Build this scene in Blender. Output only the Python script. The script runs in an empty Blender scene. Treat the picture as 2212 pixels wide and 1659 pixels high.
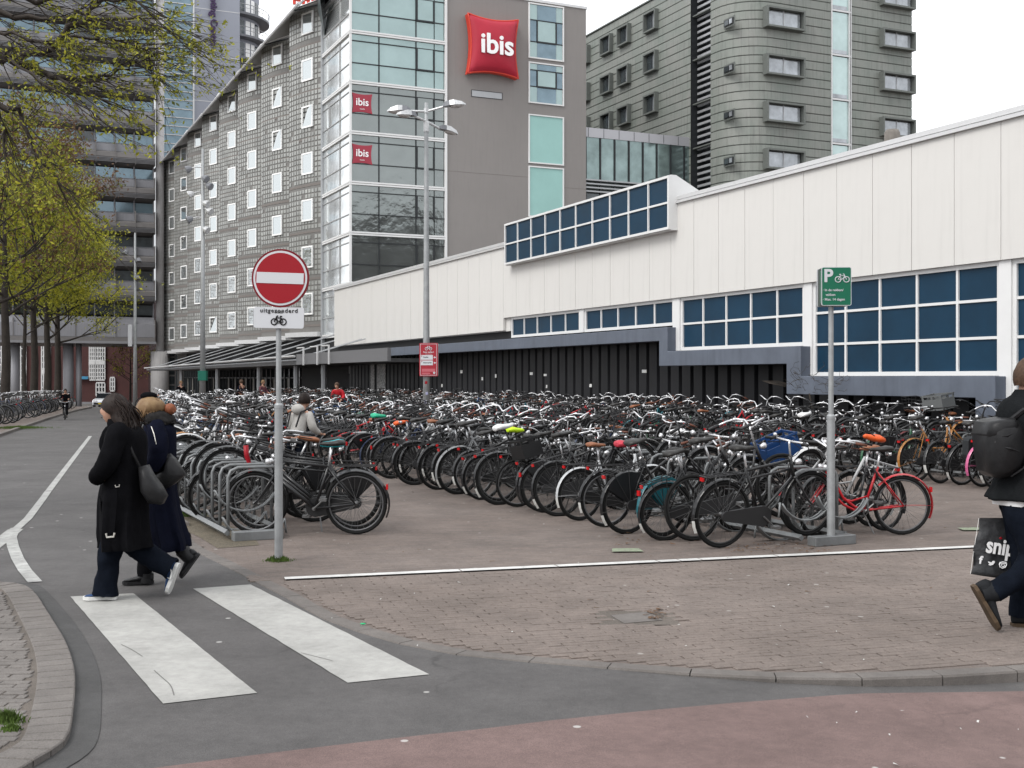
import bpy, bmesh, math, random
from mathutils import Vector, Matrix, noise
from math import sin, cos, pi, radians, atan2, sqrt, hypot
random.seed(7)
SC = bpy.context.scene
COL = SC.collection
# ------------------------------------------------------------ camera, sky, sun, exposure
F, HZ, EH, CXP = 2550.0, 816.0, 1.76, 1106.0
cd = bpy.data.cameras.new('camera'); cam = bpy.data.objects.new('camera', cd); COL.objects.link(cam)
cam.location = (0, 0, EH); cam.rotation_euler = (radians(90), 0, 0)
cd.sensor_width = 36; cd.lens = 36 * F / 2212; cd.shift_y = -(829.5 - HZ) / 2212
cd.clip_start = .05; cd.clip_end = 2000
SC.camera = cam
SC.view_settings.view_transform = 'Standard'; SC.view_settings.look = 'None'
SC.view_settings.exposure = 0.5; SC.view_settings.gamma = 1
W = bpy.data.worlds.new('World'); SC.world = W; W.use_nodes = True
wn = W.node_tree; wn.nodes.clear()
sky = wn.nodes.new('ShaderNodeTexSky'); sky.sky_type = 'NISHITA'; sky.sun_disc = False
sky.sun_elevation = radians(48); sky.sun_rotation = radians(228); sky.air_density = 1.0; sky.dust_density = 6.0; sky.ozone_density = .6
hs = wn.nodes.new('ShaderNodeHueSaturation'); hs.inputs['Saturation'].default_value = .10
mx = wn.nodes.new('ShaderNodeMix'); mx.data_type = 'RGBA'; mx.inputs[0].default_value = .72
mx.inputs[7].default_value = (13.2, 13.5, 14.0, 1)      # even cloud layer over the clear sky's light
bg = wn.nodes.new('ShaderNodeBackground'); bg.inputs['Strength'].default_value = .10
wo = wn.nodes.new('ShaderNodeOutputWorld')
wn.links.new(sky.outputs[0], hs.inputs['Color']); wn.links.new(hs.outputs[0], mx.inputs[6])
wn.links.new(mx.outputs[2], bg.inputs[0]); wn.links.new(bg.outputs[0], wo.inputs[0])
sl = bpy.data.lights.new('sun', 'SUN'); sl.energy = 1.3; sl.angle = radians(25); sl.color = (1, .97, .93)
so = bpy.data.objects.new('sun', sl); COL.objects.link(so)
so.rotation_euler = (radians(42), 0, radians(-48))

# ------------------------------------------------------------ helpers
def G(x, y, z=0.0):
    k = (EH - z) / (y - HZ)
    return Vector(((x - CXP) * k, F * k, z))
def AT(x, y, Y):
    return Vector(((x - CXP) / F * Y, Y, EH + (HZ - y) / F * Y))
def drop(Y):
    d = min(max(Y - 45, 0), 110)
    return -2.3e-4 * d * d
def tag(o, label=None, cat=None, group=None, kind=None):
    if label: o['label'] = label
    if cat: o['category'] = cat
    if group: o['group'] = group
    if kind: o['kind'] = kind
    return o
def empty(name, loc=(0, 0, 0), rz=0, label=None, cat=None, group=None):
    o = bpy.data.objects.new(name, None); COL.objects.link(o)
    o.location = loc; o.rotation_euler = (0, 0, rz); o.empty_display_size = .2
    return tag(o, label, cat, group)
class MB:
    def __init__(s): s.v = []; s.f = []; s.m = []; s.mi = 0
    def add(s, vs, fs):
        n = len(s.v); s.v += [tuple(v) for v in vs]; s.f += [tuple(i + n for i in f) for f in fs]; s.m += [s.mi] * len(fs); return s
    def quad(s, a, b, c, d): return s.add([a, b, c, d], [(0, 1, 2, 3)])
    def box(s, x0, x1, y0, y1, z0, z1):
        return s.add([(x0,y0,z0),(x1,y0,z0),(x1,y1,z0),(x0,y1,z0),(x0,y0,z1),(x1,y0,z1),(x1,y1,z1),(x0,y1,z1)],
              [(0,3,2,1),(4,5,6,7),(0,1,5,4),(1,2,6,5),(2,3,7,6),(3,0,4,7)])
    def obox(s, M, hx, hy, hz):
        return s.add([M @ Vector((a*hx, b*hy, c*hz)) for c in (-1,1) for a, b in ((-1,-1),(1,-1),(1,1),(-1,1))],
              [(0,3,2,1),(4,5,6,7),(0,1,5,4),(1,2,6,5),(2,3,7,6),(3,0,4,7)])
    def tube(s, pts, r, n=6, cap=True, closed=False):
        pts = [Vector(p) for p in pts]; L = len(pts)
        rs = r if isinstance(r, (list, tuple)) else [r] * L
        up = None; vs = []
        for i, p in enumerate(pts):
            if closed: t = pts[(i+1) % L] - pts[i-1]
            else: t = pts[min(i+1, L-1)] - pts[max(i-1, 0)]
            if t.length < 1e-9: t = Vector((0,0,1))
            t.normalize()
            if up is None:
                up = Vector((0,0,1)) if abs(t.z) < .9 else Vector((0,1,0))
            a = t.cross(up)
            if a.length < 1e-5: a = t.cross(Vector((1,0,0)))
            a.normalize(); up = a.cross(t).normalized()
            for k in range(n):
                q = 2*pi*k/n; vs.append(p + (a*cos(q) + up*sin(q)) * rs[i])
        fs = []
        for i in range(L if closed else L-1):
            j = (i+1) % L
            for k in range(n):
                k2 = (k+1) % n; fs.append((i*n+k, i*n+k2, j*n+k2, j*n+k))
        if cap and not closed:
            fs.append(tuple(range(n))[::-1]); fs.append(tuple((L-1)*n+k for k in range(n)))
        return s.add(vs, fs)
    def prism(s, poly, z0, z1, ax=2):
        n = len(poly)
        def P(a, b, c): return (a,b,c) if ax == 2 else ((a,c,b) if ax == 1 else (c,a,b))
        return s.add([P(a,b,z0) for a,b in poly] + [P(a,b,z1) for a,b in poly],
              [tuple(range(n))[::-1], tuple(range(n, 2*n))] + [(i, (i+1)%n, n+(i+1)%n, n+i) for i in range(n)])
    def loft(s, rings, cap=True):
        n = len(rings[0]); vs = [p for r in rings for p in r]; fs = []
        for i in range(len(rings)-1):
            for k in range(n):
                k2 = (k+1) % n; fs.append((i*n+k, i*n+k2, (i+1)*n+k2, (i+1)*n+k))
        if cap: fs.append(tuple(range(n))[::-1]); fs.append(tuple((len(rings)-1)*n+k for k in range(n)))
        return s.add(vs, fs)
    def ball(s, c, r, n=10, m=7):
        c = Vector(c); rx, ry, rz = r if isinstance(r, (tuple, list)) else (r, r, r)
        return s.loft([[c + Vector((rx*sin(q)*cos(2*pi*k/n), ry*sin(q)*sin(2*pi*k/n), -rz*cos(q))) for k in range(n)]
               for q in [pi*(i+.001)/(m+.002) for i in range(m+1)]])
    def mesh(s, name, mats, smooth=False):
        me = bpy.data.meshes.new(name); me.from_pydata(s.v, [], s.f)
        for m in (mats if isinstance(mats, (list, tuple)) else [mats]): me.materials.append(m)
        if any(s.m): me.polygons.foreach_set('material_index', s.m)
        if smooth: me.polygons.foreach_set('use_smooth', [True]*len(me.polygons))
        me.update(); return me
    def build(s, name, mats, parent=None, smooth=False, kind=None):
        return link(name, s.mesh(name, mats, smooth), parent, kind)
def link(name, me, parent=None, kind=None):
    o = bpy.data.objects.new(name, me); COL.objects.link(o)
    if parent: o.parent = parent
    if kind: o['kind'] = kind
    return o
def autosmooth(o, ang=35):
    me = o.data; bm = bmesh.new(); bm.from_mesh(me)
    bmesh.ops.recalc_face_normals(bm, faces=bm.faces)
    for f in bm.faces: f.smooth = True
    for e in bm.edges:
        if len(e.link_faces) == 2 and e.calc_face_angle(0) > radians(ang): e.smooth = False
    bm.to_mesh(me); bm.free(); return o
def bevel(o, w, seg=2, ang=30):
    me = o.data; bm = bmesh.new(); bm.from_mesh(me)
    bmesh.ops.recalc_face_normals(bm, faces=bm.faces)
    es = [e for e in bm.edges if len(e.link_faces) == 2 and e.calc_face_angle(0) > radians(ang)]
    bmesh.ops.bevel(bm, geom=es, offset=w, segments=seg, affect='EDGES', profile=.6)
    bm.to_mesh(me); bm.free(); return o
def text_mesh(txt, size, ext=.002, align='CENTER', offset=0, space=1.0):
    c = bpy.data.curves.new('t', 'FONT'); c.body = txt; c.size = size; c.extrude = ext; c.align_x = align; c.align_y = 'CENTER'
    c.resolution_u = 4; c.offset = offset; c.space_character = space
    o = bpy.data.objects.new('t', c); COL.objects.link(o)
    dg = bpy.context.evaluated_depsgraph_get(); me = bpy.data.meshes.new_from_object(o.evaluated_get(dg))
    bpy.data.objects.remove(o); return me
def text(name, txt, size, mat, parent, loc, rot=(pi/2, 0, 0), ext=.002, align='CENTER', offset=0, space=1.0, sx=1):
    me = text_mesh(txt, size, ext, align, offset, space); me.materials.clear(); me.materials.append(mat)
    o = link(name, me, parent); o.location = loc; o.rotation_euler = rot; o.scale = (sx, 1, 1); return o
class Fac:
    """a facade frame: local x runs right along the wall, y into the building, z up"""
    def __init__(s, O, d):
        s.O = Vector((O[0], O[1])); s.d = Vector(d).normalized(); s.rz = atan2(s.d.y, s.d.x)
    def t(s, x, off=0):                       # off = metres into the building
        o = s.O + Vector((-s.d.y, s.d.x)) * off
        m = (x - CXP) / F; return (m*o.y - o.x) / (s.d.x - m*s.d.y)
    def z(s, x, y, off=0):
        o = s.O + Vector((-s.d.y, s.d.x)) * off
        t = s.t(x, off); return EH + (HZ - y) / F * (o.y + t*s.d.y)
    def P(s, t, off=0):
        n = Vector((-s.d.y, s.d.x)); return s.O + s.d*t + n*off
# ------------------------------------------------------------ materials
_mc = {}
def mat(name, col, rough=.6, metal=0, var=0, vs=4, bump=0, bs=40, spec=.3, coat=0, tint=None, streak=0, rnd=0, alpha=1, trans=0, coords='Object', dist=.01, detail=4):
    if name in _mc: return _mc[name]
    m = bpy.data.materials.new(name); m.use_nodes = True; nt = m.node_tree; b = nt.nodes['Principled BSDF']
    c4 = (*col, 1)
    b.inputs['Base Color'].default_value = c4; b.inputs['Roughness'].default_value = rough
    b.inputs['Metallic'].default_value = metal; b.inputs['Specular IOR Level'].default_value = spec
    b.inputs['Coat Weight'].default_value = coat; b.inputs['Transmission Weight'].default_value = trans
    b.inputs['Alpha'].default_value = alpha
    L = nt.links.new; tc = nt.nodes.new('ShaderNodeTexCoord'); src = None
    if var or tint or streak:
        n = nt.nodes.new('ShaderNodeTexNoise'); n.inputs['Scale'].default_value = vs; n.inputs['Detail'].default_value = detail; n.inputs['Roughness'].default_value = .65
        L(tc.outputs[coords], n.inputs['Vector'])
        r = nt.nodes.new('ShaderNodeMapRange'); L(n.outputs['Fac'], r.inputs[0]); r.inputs[1].default_value = .3; r.inputs[2].default_value = .7
        x = nt.nodes.new('ShaderNodeMix'); x.data_type = 'RGBA'; L(r.outputs[0], x.inputs[0])
        lo = tuple(c*(1-var) for c in col); hi = tuple(min(1, c*(1+var)) for c in col)
        if tint: hi = tint
        x.inputs[6].default_value = (*lo, 1); x.inputs[7].default_value = (*hi, 1); src = x.outputs[2]
        if streak:
            mp = nt.nodes.new('ShaderNodeMapping'); mp.inputs['Scale'].default_value = (3, 3, .25); L(tc.outputs[coords], mp.inputs[0])
            n2 = nt.nodes.new('ShaderNodeTexNoise'); n2.inputs['Scale'].default_value = 2.2; n2.inputs['Detail'].default_value = 6; L(mp.outputs[0], n2.inputs['Vector'])
            r2 = nt.nodes.new('ShaderNodeMapRange'); L(n2.outputs['Fac'], r2.inputs[0]); r2.inputs[1].default_value = .5; r2.inputs[2].default_value = .75
            r2.inputs[3].default_value = 1; r2.inputs[4].default_value = 1 - streak
            x2 = nt.nodes.new('ShaderNodeMix'); x2.data_type = 'RGBA'; x2.blend_type = 'MULTIPLY'; x2.inputs[0].default_value = 1
            L(src, x2.inputs[6]); L(r2.outputs[0], x2.inputs[7]); src = x2.outputs[2]
        mr = nt.nodes.new('ShaderNodeMapRange'); L(n.outputs['Fac'], mr.inputs[0]); mr.inputs[3].default_value = max(0, rough-.08); mr.inputs[4].default_value = min(1, rough+.12)
        L(mr.outputs[0], b.inputs['Roughness'])
    if rnd:
        oi = nt.nodes.new('ShaderNodeObjectInfo'); mm = nt.nodes.new('ShaderNodeMapRange'); L(oi.outputs['Random'], mm.inputs[0]); mm.inputs[3].default_value = 1-rnd; mm.inputs[4].default_value = 1+rnd
        x3 = nt.nodes.new('ShaderNodeMix'); x3.data_type = 'RGBA'; x3.blend_type = 'MULTIPLY'; x3.inputs[0].default_value = 1
        if src: L(src, x3.inputs[6])
        else: x3.inputs[6].default_value = c4
        L(mm.outputs[0], x3.inputs[7]); src = x3.outputs[2]
    if src: L(src, b.inputs['Base Color'])
    if bump:
        n = nt.nodes.new('ShaderNodeTexNoise'); n.inputs['Scale'].default_value = bs; n.inputs['Detail'].default_value = 5; L(tc.outputs[coords], n.inputs['Vector'])
        bp = nt.nodes.new('ShaderNodeBump'); bp.inputs['Strength'].default_value = bump; bp.inputs['Distance'].default_value = dist
        L(n.outputs['Fac'], bp.inputs['Height']); L(bp.outputs[0], b.inputs['Normal'])
    _mc[name] = m; return m
def ground_mat(name, col, col2, speck=.35, speck_s=220, patch_s=.6, rough=.85, bump=.35, brick=None, crack=0, spots=0):
    m = bpy.data.materials.new(name); m.use_nodes = True; nt = m.node_tree; b = nt.nodes['Principled BSDF']; L = nt.links.new; N = nt.nodes.new
    ge = N('ShaderNodeNewGeometry'); b.inputs['Roughness'].default_value = rough; b.inputs['Specular IOR Level'].default_value = .35
    def nz(scale, detail, lo, hi, o0=0, o1=1, vec=None, rg=.6):
        n = N('ShaderNodeTexNoise'); n.inputs['Scale'].default_value = scale; n.inputs['Detail'].default_value = detail; n.inputs['Roughness'].default_value = rg
        L(vec or ge.outputs['Position'], n.inputs['Vector']); r = N('ShaderNodeMapRange'); L(n.outputs['Fac'], r.inputs[0])
        r.inputs[1].default_value = lo; r.inputs[2].default_value = hi; r.inputs[3].default_value = o0; r.inputs[4].default_value = o1; return r.outputs[0]
    def mix(f, a, c, mode='MIX'):
        x = N('ShaderNodeMix'); x.data_type = 'RGBA'; x.blend_type = mode
        for k, vv in ((0, f), (6, a), (7, c)):
            if isinstance(vv, tuple): x.inputs[k].default_value = (*vv, 1)
            elif isinstance(vv, (int, float)): x.inputs[k].default_value = vv
            else: L(vv, x.inputs[k])
        return x.outputs[2]
    c = mix(nz(patch_s, 5, .3, .7), col, col2)
    c = mix(1, c, nz(speck_s, 2, .3, .7, 1-speck, 1+speck), 'MULTIPLY')
    c = mix(1, c, nz(14, 6, .3, .7, .88, 1.1), 'MULTIPLY')
    c = mix(1, c, nz(1.9, 4, .35, .62, .86, 1.07), 'MULTIPLY'); c = mix(1, c, nz(.33, 3, .4, .6, .93, 1.04), 'MULTIPLY')
    h = nz(speck_s*.8, 3, .2, .8)
    if brick:
        ang, bw, bh, mortar = brick
        mp = N('ShaderNodeMapping'); mp.inputs['Rotation'].default_value = (0, 0, -ang); L(ge.outputs['Position'], mp.inputs[0])
        nn = N('ShaderNodeTexNoise'); nn.inputs['Scale'].default_value = 1.2; L(mp.outputs[0], nn.inputs['Vector'])
        vm = N('ShaderNodeVectorMath'); vm.operation = 'MULTIPLY_ADD'; L(nn.outputs['Color'], vm.inputs[0]); vm.inputs[1].default_value = (.06, .06, 0); L(mp.outputs[0], vm.inputs[2])
        bt = N('ShaderNodeTexBrick'); L(vm.outputs[0], bt.inputs['Vector']); bt.inputs['Scale'].default_value = 1
        bt.inputs['Brick Width'].default_value = bw; bt.inputs['Row Height'].default_value = bh; bt.inputs['Mortar Size'].default_value = mortar
        bt.inputs['Color1'].default_value = (1,1,1,1); bt.inputs['Color2'].default_value = (.82,.84,.86,1); bt.inputs['Mortar'].default_value = (.82,.80,.78,1)
        c = mix(1, c, bt.outputs['Color'], 'MULTIPLY')
        x = N('ShaderNodeMath'); x.operation = 'SUBTRACT'; L(h, x.inputs[0]); L(bt.outputs['Fac'], x.inputs[1]); h = x.outputs[0]
    if crack:
        vo = N('ShaderNodeTexVoronoi'); vo.feature = 'DISTANCE_TO_EDGE'; vo.inputs['Scale'].default_value = .35
        n3 = N('ShaderNodeTexNoise'); n3.inputs['Scale'].default_value = 2.5; n3.inputs['Detail'].default_value = 6; L(ge.outputs['Position'], n3.inputs['Vector'])
        v3 = N('ShaderNodeVectorMath'); v3.operation = 'MULTIPLY_ADD'; L(n3.outputs['Color'], v3.inputs[0]); v3.inputs[1].default_value = (.5,.5,0); L(ge.outputs['Position'], v3.inputs[2])
        L(v3.outputs[0], vo.inputs['Vector']); r = N('ShaderNodeMapRange'); L(vo.outputs['Distance'], r.inputs[0]); r.inputs[2].default_value = .006; r.inputs[3].default_value = 1-crack; r.inputs[4].default_value = 1
        gate = nz(.5, 2, .5, .62, 0, 1)
        c = mix(gate, c, mix(1, c, r.outputs[0], 'MULTIPLY'))
    if spots:                       # gum spots and pale grit
        vo = N('ShaderNodeTexVoronoi'); vo.inputs['Scale'].default_value = 2.6; L(ge.outputs['Position'], vo.inputs['Vector'])
        r = N('ShaderNodeMapRange'); L(vo.outputs['Distance'], r.inputs[0]); r.inputs[1].default_value = .045; r.inputs[2].default_value = .06; r.inputs[3].default_value = spots; r.inputs[4].default_value = 0
        c = mix(r.outputs[0], c, (.42, .41, .39))
    L(c, b.inputs['Base Color'])
    bp = N('ShaderNodeBump'); bp.inputs['Strength'].default_value = bump; bp.inputs['Distance'].default_value = .006; L(h, bp.inputs['Height']); L(bp.outputs[0], b.inputs['Normal'])
    _mc[name] = m; return m
ASPH = ground_mat('asphalt', (.071,.067,.066), (.091,.0865,.085), crack=.35, spots=.7)
ASPHD = ground_mat('dark_asphalt', (.050,.049,.049), (.064,.063,.062), spots=.5)
REDA = ground_mat('red_asphalt', (.134,.090,.083), (.156,.107,.099), speck=.3, spots=.8, crack=.2)
PAVE = ground_mat('brick_paving', (.144,.115,.100), (.170,.140,.124), speck=.25, speck_s=90, brick=(radians(16), .21, .07, .006), bump=.6, spots=.5)
CLINK = ground_mat('clinker_brick', (.142,.115,.100), (.168,.139,.123), speck=.25, speck_s=120, bump=.5, spots=.45)
KLINK = ground_mat('grey_clinker', (.125,.112,.103), (.152,.139,.129), speck=.25, speck_s=120, bump=.5, spots=.3)
JOINT = ground_mat('joint_sand', (.088,.075,.064), (.115,.098,.084), speck=.5, speck_s=150)
KERB = ground_mat('kerb_concrete', (.118,.106,.098), (.145,.131,.121), speck=.25, bump=.3)
DIRT = ground_mat('dirt_strip', (.09,.075,.052), (.13,.11,.08), speck=.5, speck_s=60, patch_s=2.5, bump=.9)
PAINT = ground_mat('road_paint', (.315,.312,.295), (.345,.34,.322), speck=.1, patch_s=2, bump=.25, rough=.7)
LINEP = ground_mat('plaza_line_paint', (.50,.495,.48), (.58,.575,.56), speck=.1, patch_s=6, bump=.2, rough=.7)
WORN = ground_mat('worn_paint', (.24,.24,.23), (.40,.40,.385), speck=.3, patch_s=9, bump=.25, rough=.7)
# ------------------------------------------------------------ the ground
def sheet(name, top, bot, mat_, zf, ny=8, kind='structure', parent=None):
    """lofted ground sheet between two polylines with the same number of points"""
    mb = MB(); n = len(top)
    vs = []
    for j in range(ny+1):
        for a, b in zip(top, bot):
            p = Vector(a[:2]).lerp(Vector(b[:2]), j/ny); vs.append((p.x, p.y, zf(p.x, p.y)))
    mb.add(vs, [(j*n+i, j*n+i+1, (j+1)*n+i+1, (j+1)*n+i) for j in range(ny) for i in range(n-1)])
    o = mb.build(name, mat_, parent, kind=kind)
    me = o.data
    if me.polygons and me.polygons[0].normal.z < 0: me.flip_normals()
    return o
def smooth(a, b, x):
    t = min(max((x-a)/(b-a), 0), 1); return t*t*(3-2*t)
def roadz(x, y):
    return -.006 - .06*smooth(.3, 3.2, x)*smooth(9.5, 7.6, y - .12*x) + drop(y)
def interp(poly, y):
    for (x0, y0), (x1, y1) in zip(poly, poly[1:]):
        if y0 <= y <= y1 or y1 <= y <= y0: return x0 + (x1-x0)*(y-y0)/(y1-y0)
    return poly[0][0] if abs(y-poly[0][1]) < abs(y-poly[-1][1]) else poly[-1][0]
def strip_grid(name, ylist, xl, xr, m, zf, nx=24, kind='structure'):
    mb = MB(); vs = []
    for y in ylist:
        a, b = xl(y), xr(y)
        for i in range(nx+1):
            x = a+(b-a)*i/nx; vs.append((x, y, zf(x, y)))
    n = nx+1
    mb.add(vs, [(j*n+i, j*n+i+1, (j+1)*n+i+1, (j+1)*n+i) for j in range(len(ylist)-1) for i in range(nx)])
    return mb.build(name, m, kind=kind)
# base ground to the horizon
ys = [-60, -20, 0, 20, 45, 55, 65, 75, 85, 95, 105, 115, 125, 135, 145, 155, 400, 900]
strip_grid('ground', ys, lambda y: -260 if y < 200 else -900, lambda y: 260 if y < 200 else 900, PAVE, lambda x, y: -.14 + drop(y), 10)
KL = [(-5.2,2), (-8.0,12), (-9.4,15), (-15.4,35.6), (-28.2,79.3), (-46.5,128), (-58,160)]          # left kerb of the road
KR = [(-3.44,12.3), (-3.97,14), (-5.3,17), (-8.2,25.5), (-12.3,38.5), (-16.9,52), (-23.5,71), (-38.5,128), (-48,160)]
ry = [12.3+(i*1.2) for i in range(40)] + [62, 68, 74, 80, 88, 96, 104, 112, 120, 130, 140, 150, 160]
strip_grid('road', ry, lambda y: interp(KL, y)-(1.5 if y < 34 else 0), lambda y: interp(KR, y)+.02, ASPH, lambda x, y: -.006+drop(y), 4)
# near asphalt: under the zebra and the crossing (fine grid, dips along the raised kerb)
mb = MB(); nx, ny = 96, 70; vs = []
for j in range(ny+1):
    for i in range(nx+1):
        x = -11 + 25*i/nx; y = 1.0 + 11.3*j/ny; vs.append((x, y, roadz(x, y)))
mb.add(vs, [(j*(nx+1)+i, j*(nx+1)+i+1, (j+1)*(nx+1)+i+1, (j+1)*(nx+1)+i) for j in range(ny) for i in range(nx)])
mb.build('asphalt_crossing', ASPH, kind='structure')
# red cycle path
rt = [(-300,1760),(320,1659),(745,1605.5),(1084,1568),(1303,1542.6),(1513,1520),(1722,1497),(1880,1481),(2212,1470),(2600,1462)]
rt = [G(*p) for p in rt]
top = []
for i in range(61):
    x = -5 + 12*i/60; y = None
    for a, b in zip(rt, rt[1:]):
        if a.x <= x <= b.x: y = a.y + (b.y-a.y)*(x-a.x)/(b.x-a.x)
    if y is None: y = rt[0].y if x < rt[0].x else rt[-1].y
    top.append((x, y + .012*noise.noise(Vector((x*3, 0, 0)))))
sheet('cycle_path', top, [(x, 1.2) for x, _ in top], REDA, lambda x, y: roadz(x, y)+.004, 40)
# plaza edge (kerb line), from the far left round to the right
edge = [(381,1137),(383,1160),(400,1182),(485,1221),(539,1252),(623,1292),(678,1329),(745,1355),(829,1383),(947,1410),(1082,1424),(1180,1433),(1288,1441),(1430,1452),(1579,1461),(1720,1466),(1880,1467),(2030,1461),(2170,1452),(2300,1444),(2500,1432),(2900,1412),(3500,1388),(4400,1350)]
edge = [G(*p) for p in edge]
def resample(pts, step):
    out = [pts[0].copy()]; carry = 0
    for a, b in zip(pts, pts[1:]):
        L = (b-a).length; d = step-carry
        while d <= L: out.append(a.lerp(b, d/L)); d += step
        carry = L-(d-step)
    return out
def smoothline(pts, it=2):
    for _ in range(it):
        q = [pts[0]]
        for a, b in zip(pts, pts[1:]): q += [a.lerp(b, .25), a.lerp(b, .75)]
        q.append(pts[-1]); pts = q
    return pts
E = resample(smoothline(edge), .5)
def offs(pts, d):
    out = []
    for i, p in enumerate(pts):
        t = pts[min(i+1, len(pts)-1)] - pts[max(i-1, 0)]; t.z = 0; t.normalize(); out.append(p + Vector((-t.y, t.x, 0))*d)
    return out
KW = .13
for i_ in range(len(E)):
    if E[i_].y > 13.9: E[i_].y = 13.9
Ein = offs(E, KW)                                   # inner side (plaza) of the kerb
LINE = lambda x: G(615,1252).y + (x - G(615,1252).x)*((G(2127,1182).y-G(615,1252).y)/(G(2127,1182).x-G(615,1252).x))
# plaza beyond the kerb: sheet from kerb inner line out to far
ux, uy = -.40, .9165
kr3 = [(x+.13, y) for x, y in KR]
pl_top = [(x, y) for x, y in kr3[::-1] if y <= 160]
pl_y = sorted(set([12.3+i*1.5 for i in range(30)] + [60,70,80,90,100,110,120,130,140,150,160]))
strip_grid('plaza_paving', pl_y, lambda y: interp(kr3, y), lambda y: 60, PAVE, lambda x, y: 0+drop(y), 6)
farY = 12.3
sheet('plaza_paving_front', [(p.x if i else -3.32, farY) for i, p in enumerate(Ein)], [(p.x, p.y) for p in Ein], PAVE, lambda x, y: -.0035 + .004*smooth(LINE(x)-.1, LINE(x)+.05, y), 40).name = 'plaza_paving'
# kerb stones
pv = empty('kerb', (0,0,0)); pv['kind'] = 'structure'
for i in range(len(E)-1):
    a, b = E[i].lerp(E[i+1], .008), E[i+1].lerp(E[i], .008); c, d = Ein[i+1].lerp(Ein[i], .008), Ein[i].lerp(Ein[i+1], .008)
    mb = MB(); z0, z1 = -.13, .002+.0015*random.random()
    n = (Ein[i]-E[i])*.06
    mb.add([(p.x, p.y, z0) for p in (a, b, c, d)] + [(p.x, p.y, z1-.012) for p in (a, b)] + [(p.x, p.y, z1) for p in (b+n, c, d, a+n)],
           [(0,1,5,4), (4,5,6,9), (9,6,7,8), (1,2,7,6,5), (2,3,8,7), (3,0,4,9,8)])
    mb.build('kerb_stone', KERB, pv)
# clinkers of the plaza in front of the white line
def inside(poly, x, y):
    r = False; n = len(poly)
    for i in range(n):
        (x0, y0), (x1, y1) = poly[i], poly[(i+1) % n]
        if (y0 > y) != (y1 > y) and x < (x1-x0)*(y-y0)/(y1-y0)+x0: r = not r
    return r
def bricks(name, poly, ang, bw, bh, gap, m, parent, z, lo, hi, jit=.003, keep=300, cx=0, cy=0, skip=None):
    ca, sa = cos(ang), sin(ang); cand = []
    xs = [p[0]*ca + p[1]*sa for p in poly]; yy = [-p[0]*sa + p[1]*ca for p in poly]
    r = math.floor(min(yy)/bh)
    while r*bh < max(yy):
        c = math.floor(min(xs)/bw) - 1
        while c*bw < max(xs)+bw:
            u0 = c*bw + (bw/2 if r % 2 else 0) + random.uniform(-1,1)*.006; v0 = r*bh + .006*sin(u0*1.1) + random.uniform(-.001,.001)
            q = [(u0+gap/2, v0+gap/2), (u0+bw-gap/2, v0+gap/2), (u0+bw-gap/2, v0+bh-gap/2), (u0+gap/2, v0+bh-gap/2)]
            c += 1; w = None
            for fa, fb in ((0,1), (0,.8), (0,.6), (0,.4), (.2,1), (.4,1), (.6,1), (0,.25)):
                u1, u2 = q[0][0]+(q[1][0]-q[0][0])*fa, q[0][0]+(q[1][0]-q[0][0])*fb
                w = [(a*ca-b_*sa, a*sa+b_*ca) for a, b_ in ((u1,q[0][1]),(u2,q[0][1]),(u2,q[2][1]),(u1,q[2][1]))]
                if all(inside(poly, *p) for p in w): break
                w = None
            if not w: continue
            mx_, my_ = (w[0][0]+w[2][0])/2, (w[0][1]+w[2][1])/2
            if not (lo < my_ < hi) or (skip and skip(mx_, my_)): continue
            if abs(mx_) > .5*my_+.5: continue
            cand.append((my_, w, z + random.uniform(-1, 1)*jit, random.uniform(-.0012,.0012), random.uniform(-.001,.001)))
        r += 1
    cand.sort(key=lambda t: t[0])
    def geo(mb, w, zz, tx, ty):
        c0 = Vector((sum(p[0] for p in w)/4, sum(p[1] for p in w)/4)); k = 1-.006/bh*.9
        i_ = [(c0.x+(p[0]-c0.x)*k, c0.y+(p[1]-c0.y)*k) for p in w]
        h = [zz-tx, zz-ty, zz+tx, zz+ty]
        mb.add([(p[0], p[1], zz-.03) for p in w] + [(p[0], p[1], h[i]-.0025) for i, p in enumerate(w)] + [(p[0], p[1], h[i]) for i, p in enumerate(i_)],
            [(0,1,5,4),(1,2,6,5),(2,3,7,6),(3,0,4,7),(4,5,9,8),(5,6,10,9),(6,7,11,10),(7,4,8,11),(8,9,10,11)])
    for t in cand[:keep]:
        mb = MB(); geo(mb, *t[1:]); mb.build('brick', m, parent)
    if cand[keep:]:
        mb = MB()
        for t in cand[keep:]: geo(mb, *t[1:])
        mb.build('brick_field', m, parent, kind='stuff')
    return len(cand)
pp = empty('pavement', (0,0,0)); pp['kind'] = 'structure'
Ebr = offs(E, KW+.015)
poly = [(p.x, p.y) for p in Ebr if p.x > -2.6] + [(Ebr[-1].x, LINE(Ebr[-1].x)-.05), (-2.3, LINE(-2.3)-.05)]
man_a, man_b = G(1375,1335), .2
n1 = bricks('brick', poly, radians(16),     .205, .068, .0045, CLINK, pp, .0045, 5, 14, jit=.0015, skip=lambda x, y: abs(x-man_a.x) < .27 and abs(y-man_a.y) < .24)
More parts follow.
